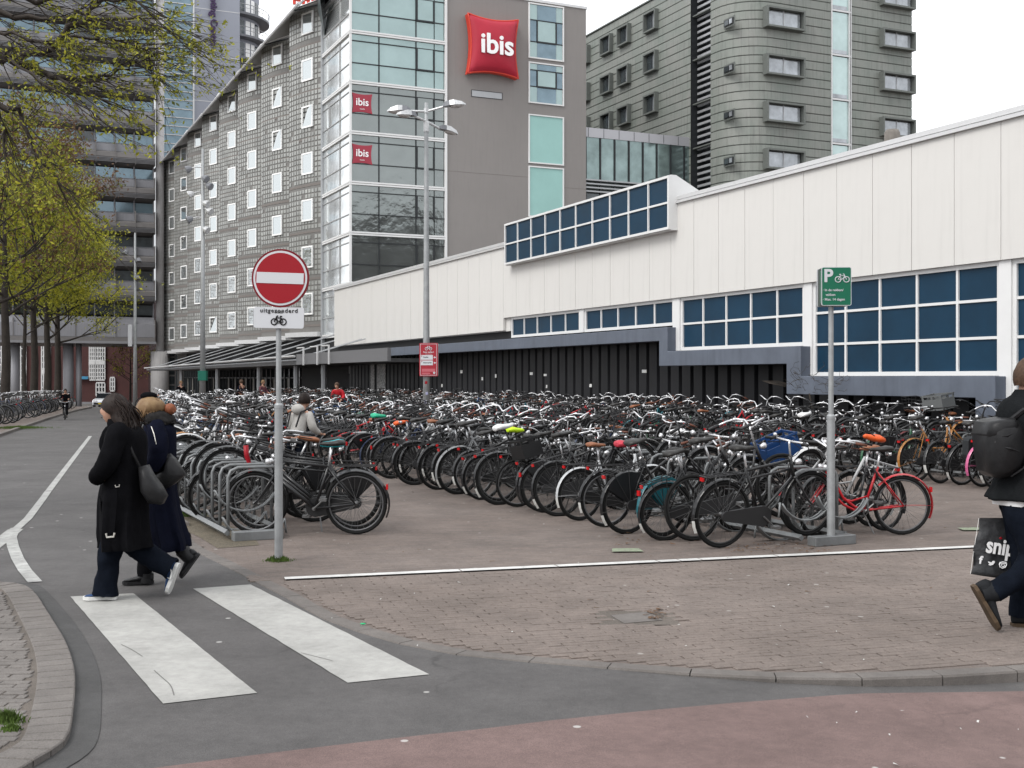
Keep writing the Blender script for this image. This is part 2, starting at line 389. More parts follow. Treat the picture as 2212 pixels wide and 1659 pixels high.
# concrete slab let into the clinkers, leaves and dirt round it
q = [G(1319,1331), G(1400.5,1323.3), G(1431,1341), G(1349,1348.7)]
mb = MB(); mb.add([(p.x, p.y, -.004) for p in q[::-1]] + [(p.x, p.y, .008) for p in q[::-1]], [(0,1,5,4),(1,2,6,5),(2,3,7,6),(3,0,4,7),(4,5,6,7)])
tag(mb.build('concrete_slab', KERB), 'square grey concrete slab let into the brick pavement near the kerb', 'paving slab')
mb = MB(); a = man_a
mb.quad((a.x-.29,a.y-.25,.002),(a.x+.29,a.y-.25,.002),(a.x+.29,a.y+.25,.002),(a.x-.29,a.y+.25,.002)); mb.build('slab_bed', JOINT, kind='structure')
# painted line across the plaza
mb = MB(); P0, P1 = G(615,1252), G(2127,1182); d = (P1-P0).normalized(); nrm = Vector((-d.y, d.x, 0))*.058; P1 = P0 + d*14
k = 0; s = 0
while s < 14:
    L = random.uniform(.5, 1.6) if not (2.9 < s < 3.9) else .22; g = .012
    o_ = nrm*random.uniform(-.15,.15) if 2.9 < s < 3.9 else nrm*0
    a = P0+d*s+o_; b = P0+d*min(s+L-g, 14)+o_
    mb.add([(p.x, p.y, .0135) for p in (a-nrm, b-nrm, b+nrm, a+nrm)], [(0,1,2,3)]); s += L
mb.build('pavement_line', LINEP, kind='structure')
# left island: concrete border, clinkers, dark asphalt collar
isl = [(-200,1262),(40,1264),(72,1280),(101,1326),(135,1380),(153,1420),(163,1464),(162,1511),(153,1589),(138,1619),(61,1662),(20,1690),(-200,1800)]
col_ = [(-200,1256),(67,1258),(91,1265),(130,1306),(168,1353),(202,1410),(219,1467),(219,1515),(216,1595),(189,1632),(135,1662),(60,1720),(-200,1880)]
I = resample(smoothline([G(*p) for p in isl]), .145); Cc = [G(*p) for p in col_]
mb = MB(); cs = resample(smoothline(Cc), .1)
mb.add([(p.x, p.y, -.001) for p in cs] + [(-12, cs[-1].y, -.001), (-12, cs[0].y, -.001)], [tuple(range(len(cs)+2))[::-1]])
o = mb.build('asphalt_collar', ASPHD, kind='structure')
if o.data.polygons[0].normal.z < 0: o.data.flip_normals()
ip = empty('island_pavement', (0,0,0)); ip['kind'] = 'structure'
mb = MB(); mb.add([(p.x, p.y, .027) for p in I] + [(-12, I[-1].y, .027), (-12, I[0].y, .027)], [tuple(range(len(I)+2))[::-1]])
o = mb.build('joint_bed', JOINT, ip)
if o.data.polygons[0].normal.z < 0: o.data.flip_normals()
Iin = offs(I, -.205)
for i in range(len(I)-1):
    a, b = I[i].lerp(I[i+1], .03), I[i+1].lerp(I[i], .03); c, d2 = Iin[i+1].lerp(Iin[i], .03), Iin[i].lerp(Iin[i+1], .03)
    z1 = .034+random.uniform(-.002,.002); mb = MB(); q = (a, b, c, d2); cen = (a+b+c+d2)/4
    mb.add([(p.x, p.y, -.1) for p in q] + [(p.x, p.y, z1-.006) for p in q] + [(cen.x+(p.x-cen.x)*.93, cen.y+(p.y-cen.y)*.93, z1) for p in q],
        [(0,4,5,1),(1,5,6,2),(2,6,7,3),(3,7,4,0),(4,8,9,5),(5,9,10,6),(6,10,11,7),(7,11,8,4),(11,10,9,8)])
    o = mb.build('border_brick', KLINK, ip); o.data.flip_normals() if o.data.polygons[8].normal.z < 0 else None
poly = [(p.x, p.y) for p in offs(I, -.215)] + [(-8, I[-1].y), (-8, I[0].y)]
n2 = bricks('brick', poly, radians(2), .205, .075, .009, KLINK, ip, .034, 3, 14, jit=.002)
# zebra bars
for q, d_ in (([(152,1288),(288,1281),(555,1496),(352,1519)], 0), ([(417,1271),(541,1262),(927,1456),(751,1474)], 1)):
    g = [G(*p) for p in q]; mb = MB(); n = 24; A = []; B = []
    for i in range(n+1):
        a = g[0].lerp(g[3], i/n); b = g[1].lerp(g[2], i/n)
        w = .006*noise.noise(Vector((i*.7, d_*9, 0))); a.x += w; b.x += .006*noise.noise(Vector((i*.7, 5+d_*9, 0)))
        A.append(a); B.append(b)
    mb.add([(p.x, p.y, roadz(p.x, p.y)+.0045) for p in A+B], [(i, i+1, n+2+i, n+1+i) for i in range(n)])
    o = mb.build('zebra_stripe', PAINT, kind='structure')
    if o.data.polygons[0].normal.z < 0: o.data.flip_normals()
# centre line
def ribbon(mb, pts, w, z=.0): 
    L = [Vector((p[0], p[1], 0)) for p in pts]; l = offs(L, w/2); r = offs(L, -w/2); n = len(L)
    mb.add([(p.x, p.y, z+drop(p.y)) for p in l+r], [(n+i, n+i+1, i+1, i) for i in range(n-1)])
mb = MB()
A, B = G(65,1113), G(195,942)
ribbon(mb, [G(105,1060), B], .10)
mb2 = MB(); p = G(66,1113); dd = (G(105,1060)-p); 
ribbon(mb, [G(104,1061), G(92,1078), G(60,1120), G(34,1143)], .10)
ribbon(mb, [G(34,1143), G(15,1158), G(-60,1215)], .17)
ribbon(mb, [G(34,1140), G(24,1160), G(28,1180), G(38,1206), G(54,1232), G(76,1257)], .115, .001)
mb.build('lane_marking', WORN, kind='structure')
# rough dirt strip by the first rack, fallen grit, twigs
q = [(381,1137),(435,1163),(470,1185),(560,1178),(552,1165),(381,1075)]
g = [G(*p) for p in q]; mb = MB(); mb.add([(p.x, p.y, .004) for p in g], [tuple(range(len(g)))])
o = mb.build('dirt', DIRT, kind='structure')
if o.data.polygons[0].normal.z < 0: o.data.flip_normals()
# left sidewalk beyond the road
strip_grid('sidewalk', [12,20,28,35.6,45,55,65,79.3,90,100,110,120,128,140,160], lambda y: interp(KL, y)-45, lambda y: interp(KL, y), PAVE, lambda x, y: .02+drop(y), 8)
mb = MB(); kp = [(interp(KL, y), y) for y in range(14, 128, 2)]
for (x0, y0), (x1, y1) in zip(kp, kp[1:]):
    mb.add([(x0,y0,-.1+drop(y0)),(x1,y1,-.1+drop(y1)),(x1,y1,.075+drop(y1)),(x0,y0,.075+drop(y0)),(x0-.15,y0,.075+drop(y0)),(x1-.15,y1,.075+drop(y1)),(x0-.15,y0,-.1+drop(y0)),(x1-.15,y1,-.1+drop(y1))],
           [(0,1,2,3),(3,2,5,4),(6,4,5,7)])
mb.build('kerb', KERB, kind='structure')
mb = MB()
for i_, ((x0, y0), (x1, y1)) in enumerate(zip(KR, KR[1:])):
    if i_ == 0: continue
    if i_ == 1: mb.add([(x0,y0,-.1),(x0+.14,y0,-.1),(x0+.14,y0,.045),(x0,y0,.045)], [(0,1,2,3)])
    mb.add([(x0,y0,-.1+drop(y0)),(x1,y1,-.1+drop(y1)),(x1,y1,.045+drop(y1)),(x0,y0,.045+drop(y0)),(x0+.14,y0,.045+drop(y0)),(x1+.14,y1,.045+drop(y1)),(x0+.14,y0,-.1+drop(y0)),(x1+.14,y1,-.1+drop(y1))],
           [(1,0,3,2),(2,3,4,5),(4,6,7,5)])
mb.build('kerb', KERB, kind='structure')
# ------------------------------------------------------------ buildings
WHITEP = mat('white_panel', (.585,.572,.548), .6, var=.03, vs=.5, streak=.05, bump=.05, bs=300)
WHITEF = mat('white_frame', (.64,.64,.635), .4, var=.03, vs=2)
BLUEG = mat('blue_panel', (.007,.031,.060), .38, var=.2, vs=.7, spec=.14)
GIRD = mat('grey_blue_fascia', (.10,.115,.145), .5, var=.12, vs=1.5, streak=.15)
BLACKW = mat('black_sheet', (.008,.008,.010), .5, var=.25, vs=1.2, streak=.2)
COPE = mat('coping_metal', (.55,.55,.55), .35, metal=.3, var=.05)
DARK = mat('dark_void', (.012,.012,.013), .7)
ALU = mat('grey_aluminium', (.36,.37,.38), .4, metal=.35, var=.06, vs=3)
BROWNW = mat('brown_render', (.220,.206,.197), .85, var=.05, vs=.35, bump=.3, bs=60, streak=.05, detail=8)
GLH = mat('mirror_glass', (.80,.83,.83), .03, metal=.75, var=.06, vs=.3, bump=.05, bs=.9, dist=.05)
GLTEAL = mat('teal_glass', (.29,.375,.37), .06, metal=.55, var=.08, vs=.6, bump=.04, bs=1.0, dist=.05)
GLF = mat('dim_reflection_glass', (.22,.24,.235), .04, metal=.75, var=.10, vs=.4, bump=.35, bs=1.1, dist=.05)  # darker copy of the side glass: dimmer reflected sky put into its tint
GLDARK = mat('dark_glass', (.05,.06,.065), .04, metal=.3, var=.4, vs=.8, bump=.05, bs=1.2, dist=.05, spec=.8)
GLBLUE = mat('blue_glass', (.17,.235,.275), .05, metal=.5, var=.2, vs=.7, bump=.04, bs=.8, dist=.05)
TEALP = mat('teal_panel', (.27,.46,.43), .35, var=.06, vs=.5)
BLKF = mat('black_frame', (.02,.022,.024), .4)
TILEB = mat('grey_facade', (.165,.16,.152), .6, var=.08, vs=.6, streak=.1)
GLB = mat('glass_block', (.30,.305,.29), .35, metal=.15, var=.3, vs=1.1)
BANDB = mat('brown_band', (.165,.148,.137), .7, var=.06)
ROOFG = mat('roof_metal', (.62,.625,.63), .45, metal=.3, var=.06, vs=1)
def fbox(fac, x0, x1, yt, yb, off, dep, xref=None):
    t0, t1 = fac.t(x0), fac.t(x1); xr = xref or (x0+x1)/2
    return t0, t1, off, off+dep, fac.z(xr, yb), fac.z(xr, yt)
# ---- the long white building on the right
s0 = .0521*(722+20); Y0 = F/s0; WB = Fac(((722-CXP)/s0, Y0), (1126, -2550))
wb = empty('white_building', (WB.O.x, WB.O.y, 0), WB.rz, 'long low white panelled building with blue windows and a black corrugated base behind the bicycles', 'building')
tR = WB.t(2212); tEnd = tR + 9; tJ = WB.t(2162); PW = 1.19; ZT = 6.63
t1097 = WB.t(1097)
mb = MB(); mb.box(t1097, tEnd, .13, 14, 4.03, ZT-.02); mb.box(.02, t1097-.01, .12, 14, 3.5, ZT-.02); mb.box(t1097, tEnd, 1.3, 14, -.3, 4.02); mb.box(WB.t(2125), tEnd, .32, 1.29, -.3, 4.02); mb.build('core', WHITEP, wb)
js = []; j = tJ
while j > .3: js.append(j); j -= PW
j = tJ+PW
while j < tEnd: js.append(j); j += PW
js = [0] + sorted(js) + [tEnd]
for a, b in zip(js, js[1:]):
    zb = 3.53 if b <= t1097+.7 else 4.0
    w = b-a-.014
    mb = MB(); mb.box(-w/2, w/2, 0, .1, 0, ZT-zb)
    o = mb.build('panel', WHITEP, wb); o.location = ((a+b)/2, random.uniform(0,.004), zb)
mb = MB(); mb.box(-.04, tEnd, -.07, .3, ZT, ZT+.07); mb.box(-.04, tEnd, -.03, .12, ZT+.10, ZT+.2); mb.box(-.02, tEnd, 0, 14, ZT+.071, ZT+.1)
mb.build('coping', COPE, wb)
def win_rows(parent, fac, x0, x1, n, zt, zb, rows, y, name='window', gm=BLUEG, fm=WHITEF, bar=.055, fr=.09, dep=.08):
    t0, t1 = (fac.t(x0), fac.t(x1)) if fac else (x0, x1)
    f = MB(); f.box(t0, t1, y, y+dep, zt-fr, zt); f.box(t0, t1, y, y+dep, zb, zb+fr)
    f.box(t0, t0+fr, y+.002, y+dep, zb+fr, zt-fr); f.box(t1-fr, t1, y+.002, y+dep, zb+fr, zt-fr)
    ws = (t1-t0)/n; hs_ = (zt-zb)/rows
    for i in range(1, n): f.box(t0+i*ws-bar/2, t0+i*ws+bar/2, y+.012, y+dep-.01, zb+fr, zt-fr)
    for k in range(1, rows): f.box(t0+fr, t1-fr, y+.016, y+dep-.01, zb+k*hs_-bar/2, zb+k*hs_+bar/2)
    o = f.build(name, fm, parent)
    for i in range(n):
        for k in range(rows):
            p = MB().box(t0+i*ws+.03, t0+(i+1)*ws-.03, y+dep-.03, y+dep-.01, zb+k*hs_+.03, zb+(k+1)*hs_-.03).build('pane', gm, o)
    return o
wins = [(1099,1247,3.24,1),(1257,1449,3.24,1),(1464,1731,2.52,2),(1749,2153,1.8,3),(2179,2640,1.06,4)]
for x0, x1, zb, r in wins: win_rows(wb, WB, x0, x1, 5, 4.0, zb, r, .1)
for x0, x1, zb in ((1247,1257,3.24),(1449,1464,2.52),(1731,1749,1.8),(2153,2179,1.06)):
    MB().box(WB.t(x0), WB.t(x1), .06, .3, zb, 3.995).build('pier', WHITEF, wb)
# grey blue stepped fascia
tA, tB, tC, tD, tE, tF2 = WB.t(1456), WB.t(1438), WB.t(1746), WB.t(1715), WB.t(2168), WB.t(2125)
zs = [(0,3.18),(tA,3.18),(tA,2.5),(tC,2.5),(tC,1.79),(tE,1.79),(tE,-.2),(tF2,-.2),(tF2,1.37),(tD,1.37),(tD,2.09),(tB,2.09),(tB,2.80),(0,2.80)]
o = MB().prism(zs, -.22, .2, 1).build('fascia', GIRD, wb); bevel(o, .012, 1)
MB().box(tE+.01, tEnd, -.1, .3, -.1, 1.0).build('plinth', GIRD, wb)
# dark reveal and corrugated base
MB().box(0.03, t1097, .45, .5, 2.9, 3.53).build('reveal', DARK, wb)
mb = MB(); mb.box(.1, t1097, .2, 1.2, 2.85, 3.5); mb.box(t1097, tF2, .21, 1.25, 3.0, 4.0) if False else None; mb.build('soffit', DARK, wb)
mb = MB(); t = .25; pts = []
while t < tF2:
    pts += [(t, .95), (t+.06, .78), (t+.5, .78), (t+.56, .95)]; t += .62
n = len(pts); mb.add([(a, b, -.3) for a, b in pts] + [(a, b, 3.4) for a, b in pts], [(i, i+1, n+i+1, n+i) for i in range(n-1)])
mb.build('corrugated_wall', BLACKW, wb)
# window return boxes where panes step down (side cheeks)
# stickers and torn posters on the corrugated base
STK = mat('sticker_white', (.7,.7,.68), .6, var=.15, vs=20)
for x, y, w, h in ((997,803,7,7),(1042,818,4,7),(1071,812,4,8),(1148,807,8,6),(1178,810,8,5),(1181,835,3,7),(1276,833,6,7),(1392,802,11,7),(928,807,5,7),(955,833,4,7)):
    tt, zz = WB.t(x, .775), WB.z(x, y, .775); s_ = .052*(x+20)/1.0
    MB().box(tt-w/s_*.9, tt+w/s_*.9, .765, .778, zz-h/s_/2, zz+h/s_/2).build('sticker', STK, wb)
POST = mat('torn_poster', (.03,.03,.035), .7, var=.0, tint=(.75,.74,.72), vs=9, detail=8)
for x0, x1, y0, y1 in ((801,809,786,855),(815,833,782,858),(819,824,776,790)):
    a, b = WB.t(x0, .775), WB.t(x1, .775); MB().box(a, b, .76, .775, WB.z(x0, y1, .775), WB.z(x0, y0, .775)).build('poster', POST, wb)
# small dark branch over the fascia (climber twigs)
TWIG = mat('bare_twig', (.05,.042,.035), .9)
cl = MB(); r_ = random.Random(3)
for k in range(26):
    x, y = r_.uniform(1735,1850), r_.uniform(800,850); p = WB.P(WB.t(x), -.42); z = WB.z(x, y); q = [Vector((p.x, p.y, z))]
    for s in range(5): q.append(q[-1] + Vector((r_.uniform(-.16,.16), r_.uniform(-.05,.03), r_.uniform(-.05,.12))))
    cl.tube(q, .005, 3)
for k in range(6):
    x, y = 1668+k*3, 823; p = WB.P(WB.t(x), -.3); z = WB.z(x, y+k); q = [Vector((p.x, p.y, z)), Vector((p.x+.35, p.y-.1, z-.05*k*.3)), Vector((p.x+.75, p.y-.2, z-.1+.02*k))]; cl.tube(q, .007, 3)
p = WB.P(WB.t(1790), -.42); cl.tube([(p.x, p.y, 0), (p.x, p.y, .9), (p.x-.1, p.y, 1.4)], .02, 5)
tag(cl.build('climber', TWIG), 'thin bare climber twigs growing against the grey fascia behind the green sign pole', 'plant')
# blue glazed box high on the wall
t0, t1 = WB.t(1089, -.3), WB.t(1444, -.3); zb, zt = 5.88, 7.42
o = MB().prism([(-.22,zb),(-.22,zt),(-.05,zt),(1.3,ZT+.1),(1.3,zb+.3),(.0,zb)], t0, t1, 0).build('glazed_box', WHITEF, wb)
w = win_rows(wb, None, t0, t1, 10, zt-.02, zb+.02, 2, -.30, dep=.085, fr=.07)
# rooftop vent
v = WB.P(WB.t(1829), 1.3); 
vv = empty('roof_vent', (v.x, v.y, ZT+.1), WB.rz, 'stubby grey brown flue on the edge of the white roof below the green tower', 'vent')
PIPE = mat('weathered_pipe', (.16,.145,.13), .7, var=.25, vs=4, streak=.3)
s_ = F/v.y
MB().loft([[Vector((.18*cos(k*pi/6), .18*sin(k*pi/6), z)) for k in range(12)] for z in (0, .62)] + [[Vector((.14*cos(k*pi/6), .14*sin(k*pi/6), .7)) for k in range(12)]]).build('flue', PIPE, vv, True)
mb = MB(); mb.box(-1.0, .5, -.15, .15, .0, .09); mb.box(-.7,.1,-.3,-.2,.05,.12); mb.tube([(-1.1,0,.12),(.9,0,.14)], .02, 5); mb.box(-.25,-.1,-.2,.2,.1,.2); mb.build('base', DARK, vv)

# ---- hotel: brown wall, curtain wall, serrated side
sH = 36.2; HF = Fac(((757-CXP)/sH, F/sH), (.9101, .4144)); HS = Fac(((757-CXP)/sH, F/sH), (.4144, -.9101))
ho = empty('hotel', (HF.O.x, HF.O.y, 0), HF.rz, 'tall hotel with brown rendered end wall, glass corner and serrated grey side', 'building')
tg = HF.t(962); tb = HF.t(1266); FH = 3.01; zc = [10.4+FH*i for i in range(-3, 6)]     # floor bands
ZTOP = 25.8
MB().box(tg+.0, tb, 0, 12, -1.5, ZTOP).build('end_wall', BROWNW, ho)
MB().box(tg, tb+.06, -.06, 12, ZTOP, ZTOP+.16).build('parapet', COPE, ho)
MB().box(.12, tg-.02, .25, 12, -1.5, 26.6).build('core', DARK, ho)
# render joints
mb = MB()
for x0, y0, x1, y1 in ((962,364,1140,387),(1217,401,1266,413),(962,738,1092,757)):
    a, b = HF.t(x0), HF.t(x1); za, zb_ = HF.z(x0, y0), HF.z(x1, y1); zm = (za+zb_)/2; mb.box(a, b, -.004, .02, zm-.015, zm+.015)
mb.box(HF.t(1080), HF.t(1081), -.004, .02, HF.z(1080, 800), HF.z(1080, 757))
mb.build('render_joint', BANDB, ho)
# scuffed pale patches on the render
PATCH = mat('pale_scuff', (.205,.182,.168), .85, tint=(.36,.34,.33), vs=18, detail=10)
# front curtain wall
mx_ = [HF.t(x) for x in (757, 819, 899, 938.5, 960)]; 
def pane(x0, x1, z0, z1, y, m, par, nm='pane'):
    return MB().box(x0, x1, y, y+.02, z0, z1).build(nm, m, par)
cw = []
for i, z in enumerate(zc[:-1]):
    za, zb_ = z+.12, z+FH-.12         # storey between white rails
    if za > 26.3: break
    if i == 0: continue
    topl = zb_-.40; lowl = zb_-1.72
    gm = GLTEAL if i >= 6 else GLF
    for k, (a, b) in enumerate(zip(mx_, mx_[1:])):
        if k < 2 or k == 2:
            pass
        pane(a+.03, b-.03, topl+.03, zb_, .05+random.uniform(0,.004), gm, ho)
        pane(a+.03, b-.03, lowl+.03, topl-.03, (.05 if k != 2 else .0)+random.uniform(0,.004), gm, ho)
        pane(a+.03, b-.03, za, lowl-.03, .05+random.uniform(0,.004), gm, ho)
    f = MB(); 
    for zz in (topl, lowl): f.box(.02, tg-.03, .01, .1, zz-.03, zz+.03)
    for kx in (mx_[1], mx_[2]): f.box(kx-.03, kx+.03, -.002, .1, za, zb_)
    f.box(mx_[3]-.03, mx_[3]+.03, -.002, .1, lowl, topl)
    # opening sash
    a, b = mx_[2], mx_[3]; f.box(a, b, -.05, .03, lowl-.05, lowl+.05); f.box(a-.02, a+.09, -.05, .03, lowl+.05, topl); f.box(b-.09, b, -.05, .03, lowl+.05, topl)
    f.build('glazing_frame', BLKF, ho)
for z in zc[1:]:
    mb = MB(); mb.box(-.06, tg+.02, -.07, .1, z-.11, z-.015); mb.box(-.06, tg+.02, -.07, .1, z+.015, z+.11); mb.build('floor_rail', WHITEF, ho)
MB().box(tg-.05, tg+.10, -.08, .1, 2, 26.6).build('corner_post', WHITEF, ho)
MB().box(-.05, .07, -.05, .12, 2, 26.6).build('corner_post', WHITEF, ho)
RED = mat('sign_red', (.36,.016,.035), .45, spec=.3, var=.05, vs=2)
REDD = mat('sign_red_edge', (.55,.05,.03), .4)
REDG = mat('film_red', (.30,.035,.055), .4)
WHS = mat('letter_white', (.8,.8,.8), .35)
def cushion(cx, cz, w, h, dep, y, m, nm, par, em=None, n=20):
    """pillow with pinched corners and concave sides"""
    mb = MB(); vs = []
    for j in range(n+1):
        for i in range(n+1):
            u, v = 2*i/n-1, 2*j/n-1
            px = u*(1-.13*(1-v*v)*1.0); pz = v*(1-.13*(1-u*u)*1.0)
            hgt = ((1-u*u)*(1-v*v))**.42
            vs.append((cx+px*w/2, y-dep*hgt, cz+pz*h/2))
    mb.add(vs, [(j*(n+1)+i, j*(n+1)+i+1, (j+1)*(n+1)+i+1, (j+1)*(n+1)+i) for j in range(n) for i in range(n)])
    o = mb.build(nm, m, par, True)
    if em:
        rim = [vs[i] for i in range(n)] + [vs[j*(n+1)+n] for j in range(n)] + [vs[n*(n+1)+n-i] for i in range(n)] + [vs[(n-j)*(n+1)] for j in range(n)]
        MB().tube([Vector(p) for p in rim], .06, 6, closed=True).build('piping', em, o, True)
        rr = [Vector(p) for p in rim]; k = len(rr)
        MB().add([p for p in rr] + [p+Vector((0, .5, 0)) for p in rr], [(i, (i+1)%k, k+(i+1)%k, k+i) for i in range(k)]).build('side', em, o)
    return o
cxs = HF.t(1058); czs = HF.z(1058, 105); sp = F/(HF.P(cxs).y); hw = HF.t(1112)-HF.t(1004); hh = 127/sp
sg = empty('cushion_sign', (HF.P(cxs,-.12).x, HF.P(cxs,-.12).y, czs), HF.rz, 'big red pillow shaped hotel sign lettered ibis, mounted high on the brown wall', 'sign')
cushion(0, 0, hw, hh, .55, -.45, RED, 'cushion', sg, REDD)
text('lettering', 'ibis', 1.72, WHS, sg, (.02, -1.02, -.08), ext=.03, offset=.035, sx=1.0)
MB().box(-1.2, 1.2, -.45, .12, -1.2, 1.2).build('bracket', BLKF, sg)
for yy0 in (202, 312):                     # printed films on the glass, floors 3 and 4
    cx_, cz_ = HF.t(782.5), HF.z(782.5, yy0+21)
    p_ = HF.P(cx_, -.005)
    s2 = empty('window_sign', (p_.x, p_.y, cz_), HF.rz, 'small red ibis cushion film on the hotel corner glass, ' + ('upper of the two' if yy0 == 202 else 'lower of the two'), 'sign', 'ibis films on the corner glass')
    o = cushion(0, 0, 1.28, 1.20, .004, .01, REDG, 'film', s2, n=10)
    text('lettering', 'ibis', .62, WHS, s2, (0, -.008, .05), ext=.001, offset=.008); text('lettering', 'hotels', .12, WHS, s2, (0, -.008, -.35), ext=.001)
t0, t1 = HF.t(1018), HF.t(1085); z0, z1 = HF.z(1050, 212), HF.z(1050, 197)
mb = MB(); mb.box(t0, t1, -.03, .02, z0, z0+.03); mb.box(t0, t1, -.03, .02, z1-.03, z1); mb.box(t0, t0+.03, -.03, .02, z0, z1); mb.box(t1-.03, t1, -.03, .02, z0, z1); mb.build('grille_frame', BLKF, ho)
MB().box(t0+.03, t1-.03, -.015, .02, z0+.03, z1-.03).build('grille', ALU, ho)
# bay of windows on the brown wall
a, b = HF.t(1141), HF.t(1217.5)
def zf(y): return HF.z(1141, y)
for (yt, yb, kind) in ((5,125,'g'),(133,222,'g'),(246,352,'t'),(358,468,'t')):
    z1, z0 = zf(yt), zf(yb)
    f = MB(); f.box(a, b, -.08, .05, z1-.08, z1); f.box(a, b, -.08, .05, z0, z0+.08); f.box(a, a+.09, -.078, .05, z0+.08, z1-.08); f.box(b-.09, b, -.078, .05, z0+.08, z1-.08)
    w = f.build('window', WHITEF, ho)
    if kind == 't': pane(a+.09, b-.09, z0+.08, z1-.08, -.02, TEALP, w, 'pane'); continue
    m1, m2 = a+.62, b-.55; zt_ = z1-.08-(1.0 if yt == 5 else .42); zl = z0+.08+1.0
    f = MB()
    for zz in (zt_, zl): f.box(a+.09, b-.09, -.045, .0, zz-.03, zz+.03)
    f.box(m1-.04, m1+.04, -.06, .0, zl, zt_); f.box(m2-.04, m2+.04, -.06, .0, zl, zt_); f.box(m1, m2, -.07, .0, zl-.05, zl+.05)
    f.build('glazing_bar', BLKF, w)
    xs_ = [a+.09, m1, m2, b-.09]; zz_ = [z0+.08, zl, zt_, z1-.08]
    for i in range(3):
        for k in range(3): pane(xs_[i]+.01, xs_[i+1]-.01, zz_[k]+.02, zz_[k+1]-.02, -.012+random.uniform(0,.003), GLBLUE if (i+k) % 2 else GLTEAL, w)
# glass side of the corner (runs away to the left)
hs_e = empty('hotel_wing', (HS.O.x, HS.O.y, 0), HS.rz); hs_e.parent = None
side = hs_e; tag(side, 'serrated grey side wing of the hotel with white framed windows and small glass blocks', 'building')
tgl = HS.t(697)
MB().box(tgl, -.45, .25, 6, -1.5, 26.4).build('core', DARK, side)
tm = [tgl+.1, HS.t(733), -.06]
for i, z in enumerate(zc[:-1]):
    za, zb_ = z+.12, z+FH-.12
    if i == 0: continue
    for zz0, zz1 in ((za, zb_-1.72-.03), (zb_-1.69, zb_-.43), (zb_-.37, zb_)):
        for a_, b_ in zip(tm, tm[1:]): pane(a_+.03, b_-.03, zz0, zz1, .05+random.uniform(0,.005), GLH, side)
    f = MB(); f.box(tm[0], tm[2], .01, .1, zb_-1.75, zb_-1.69); f.box(tm[0], tm[2], .01, .1, zb_-.43, zb_-.37); f.box(tm[1]-.03, tm[1]+.03, 0, .1, za, zb_)
    if i in (2, 5): f.box(tm[0]+1.5, tm[0]+1.6, -.04, .1, zb_-1.69, zb_-.43)
    f.build('glazing_frame', mat('grey_frame', (.3,.3,.3), .4), side)
for z in zc[1:]:
    mb = MB(); mb.box(tgl, .0, -.07, .1, z-.11, z-.015); mb.box(tgl, .0, -.07, .1, z+.015, z+.11); mb.build('floor_rail', WHITEF, side)
MB().box(tgl-.1, tgl+.1, -.1, .2, 2, 26.6).build('corner_post', ALU, side)
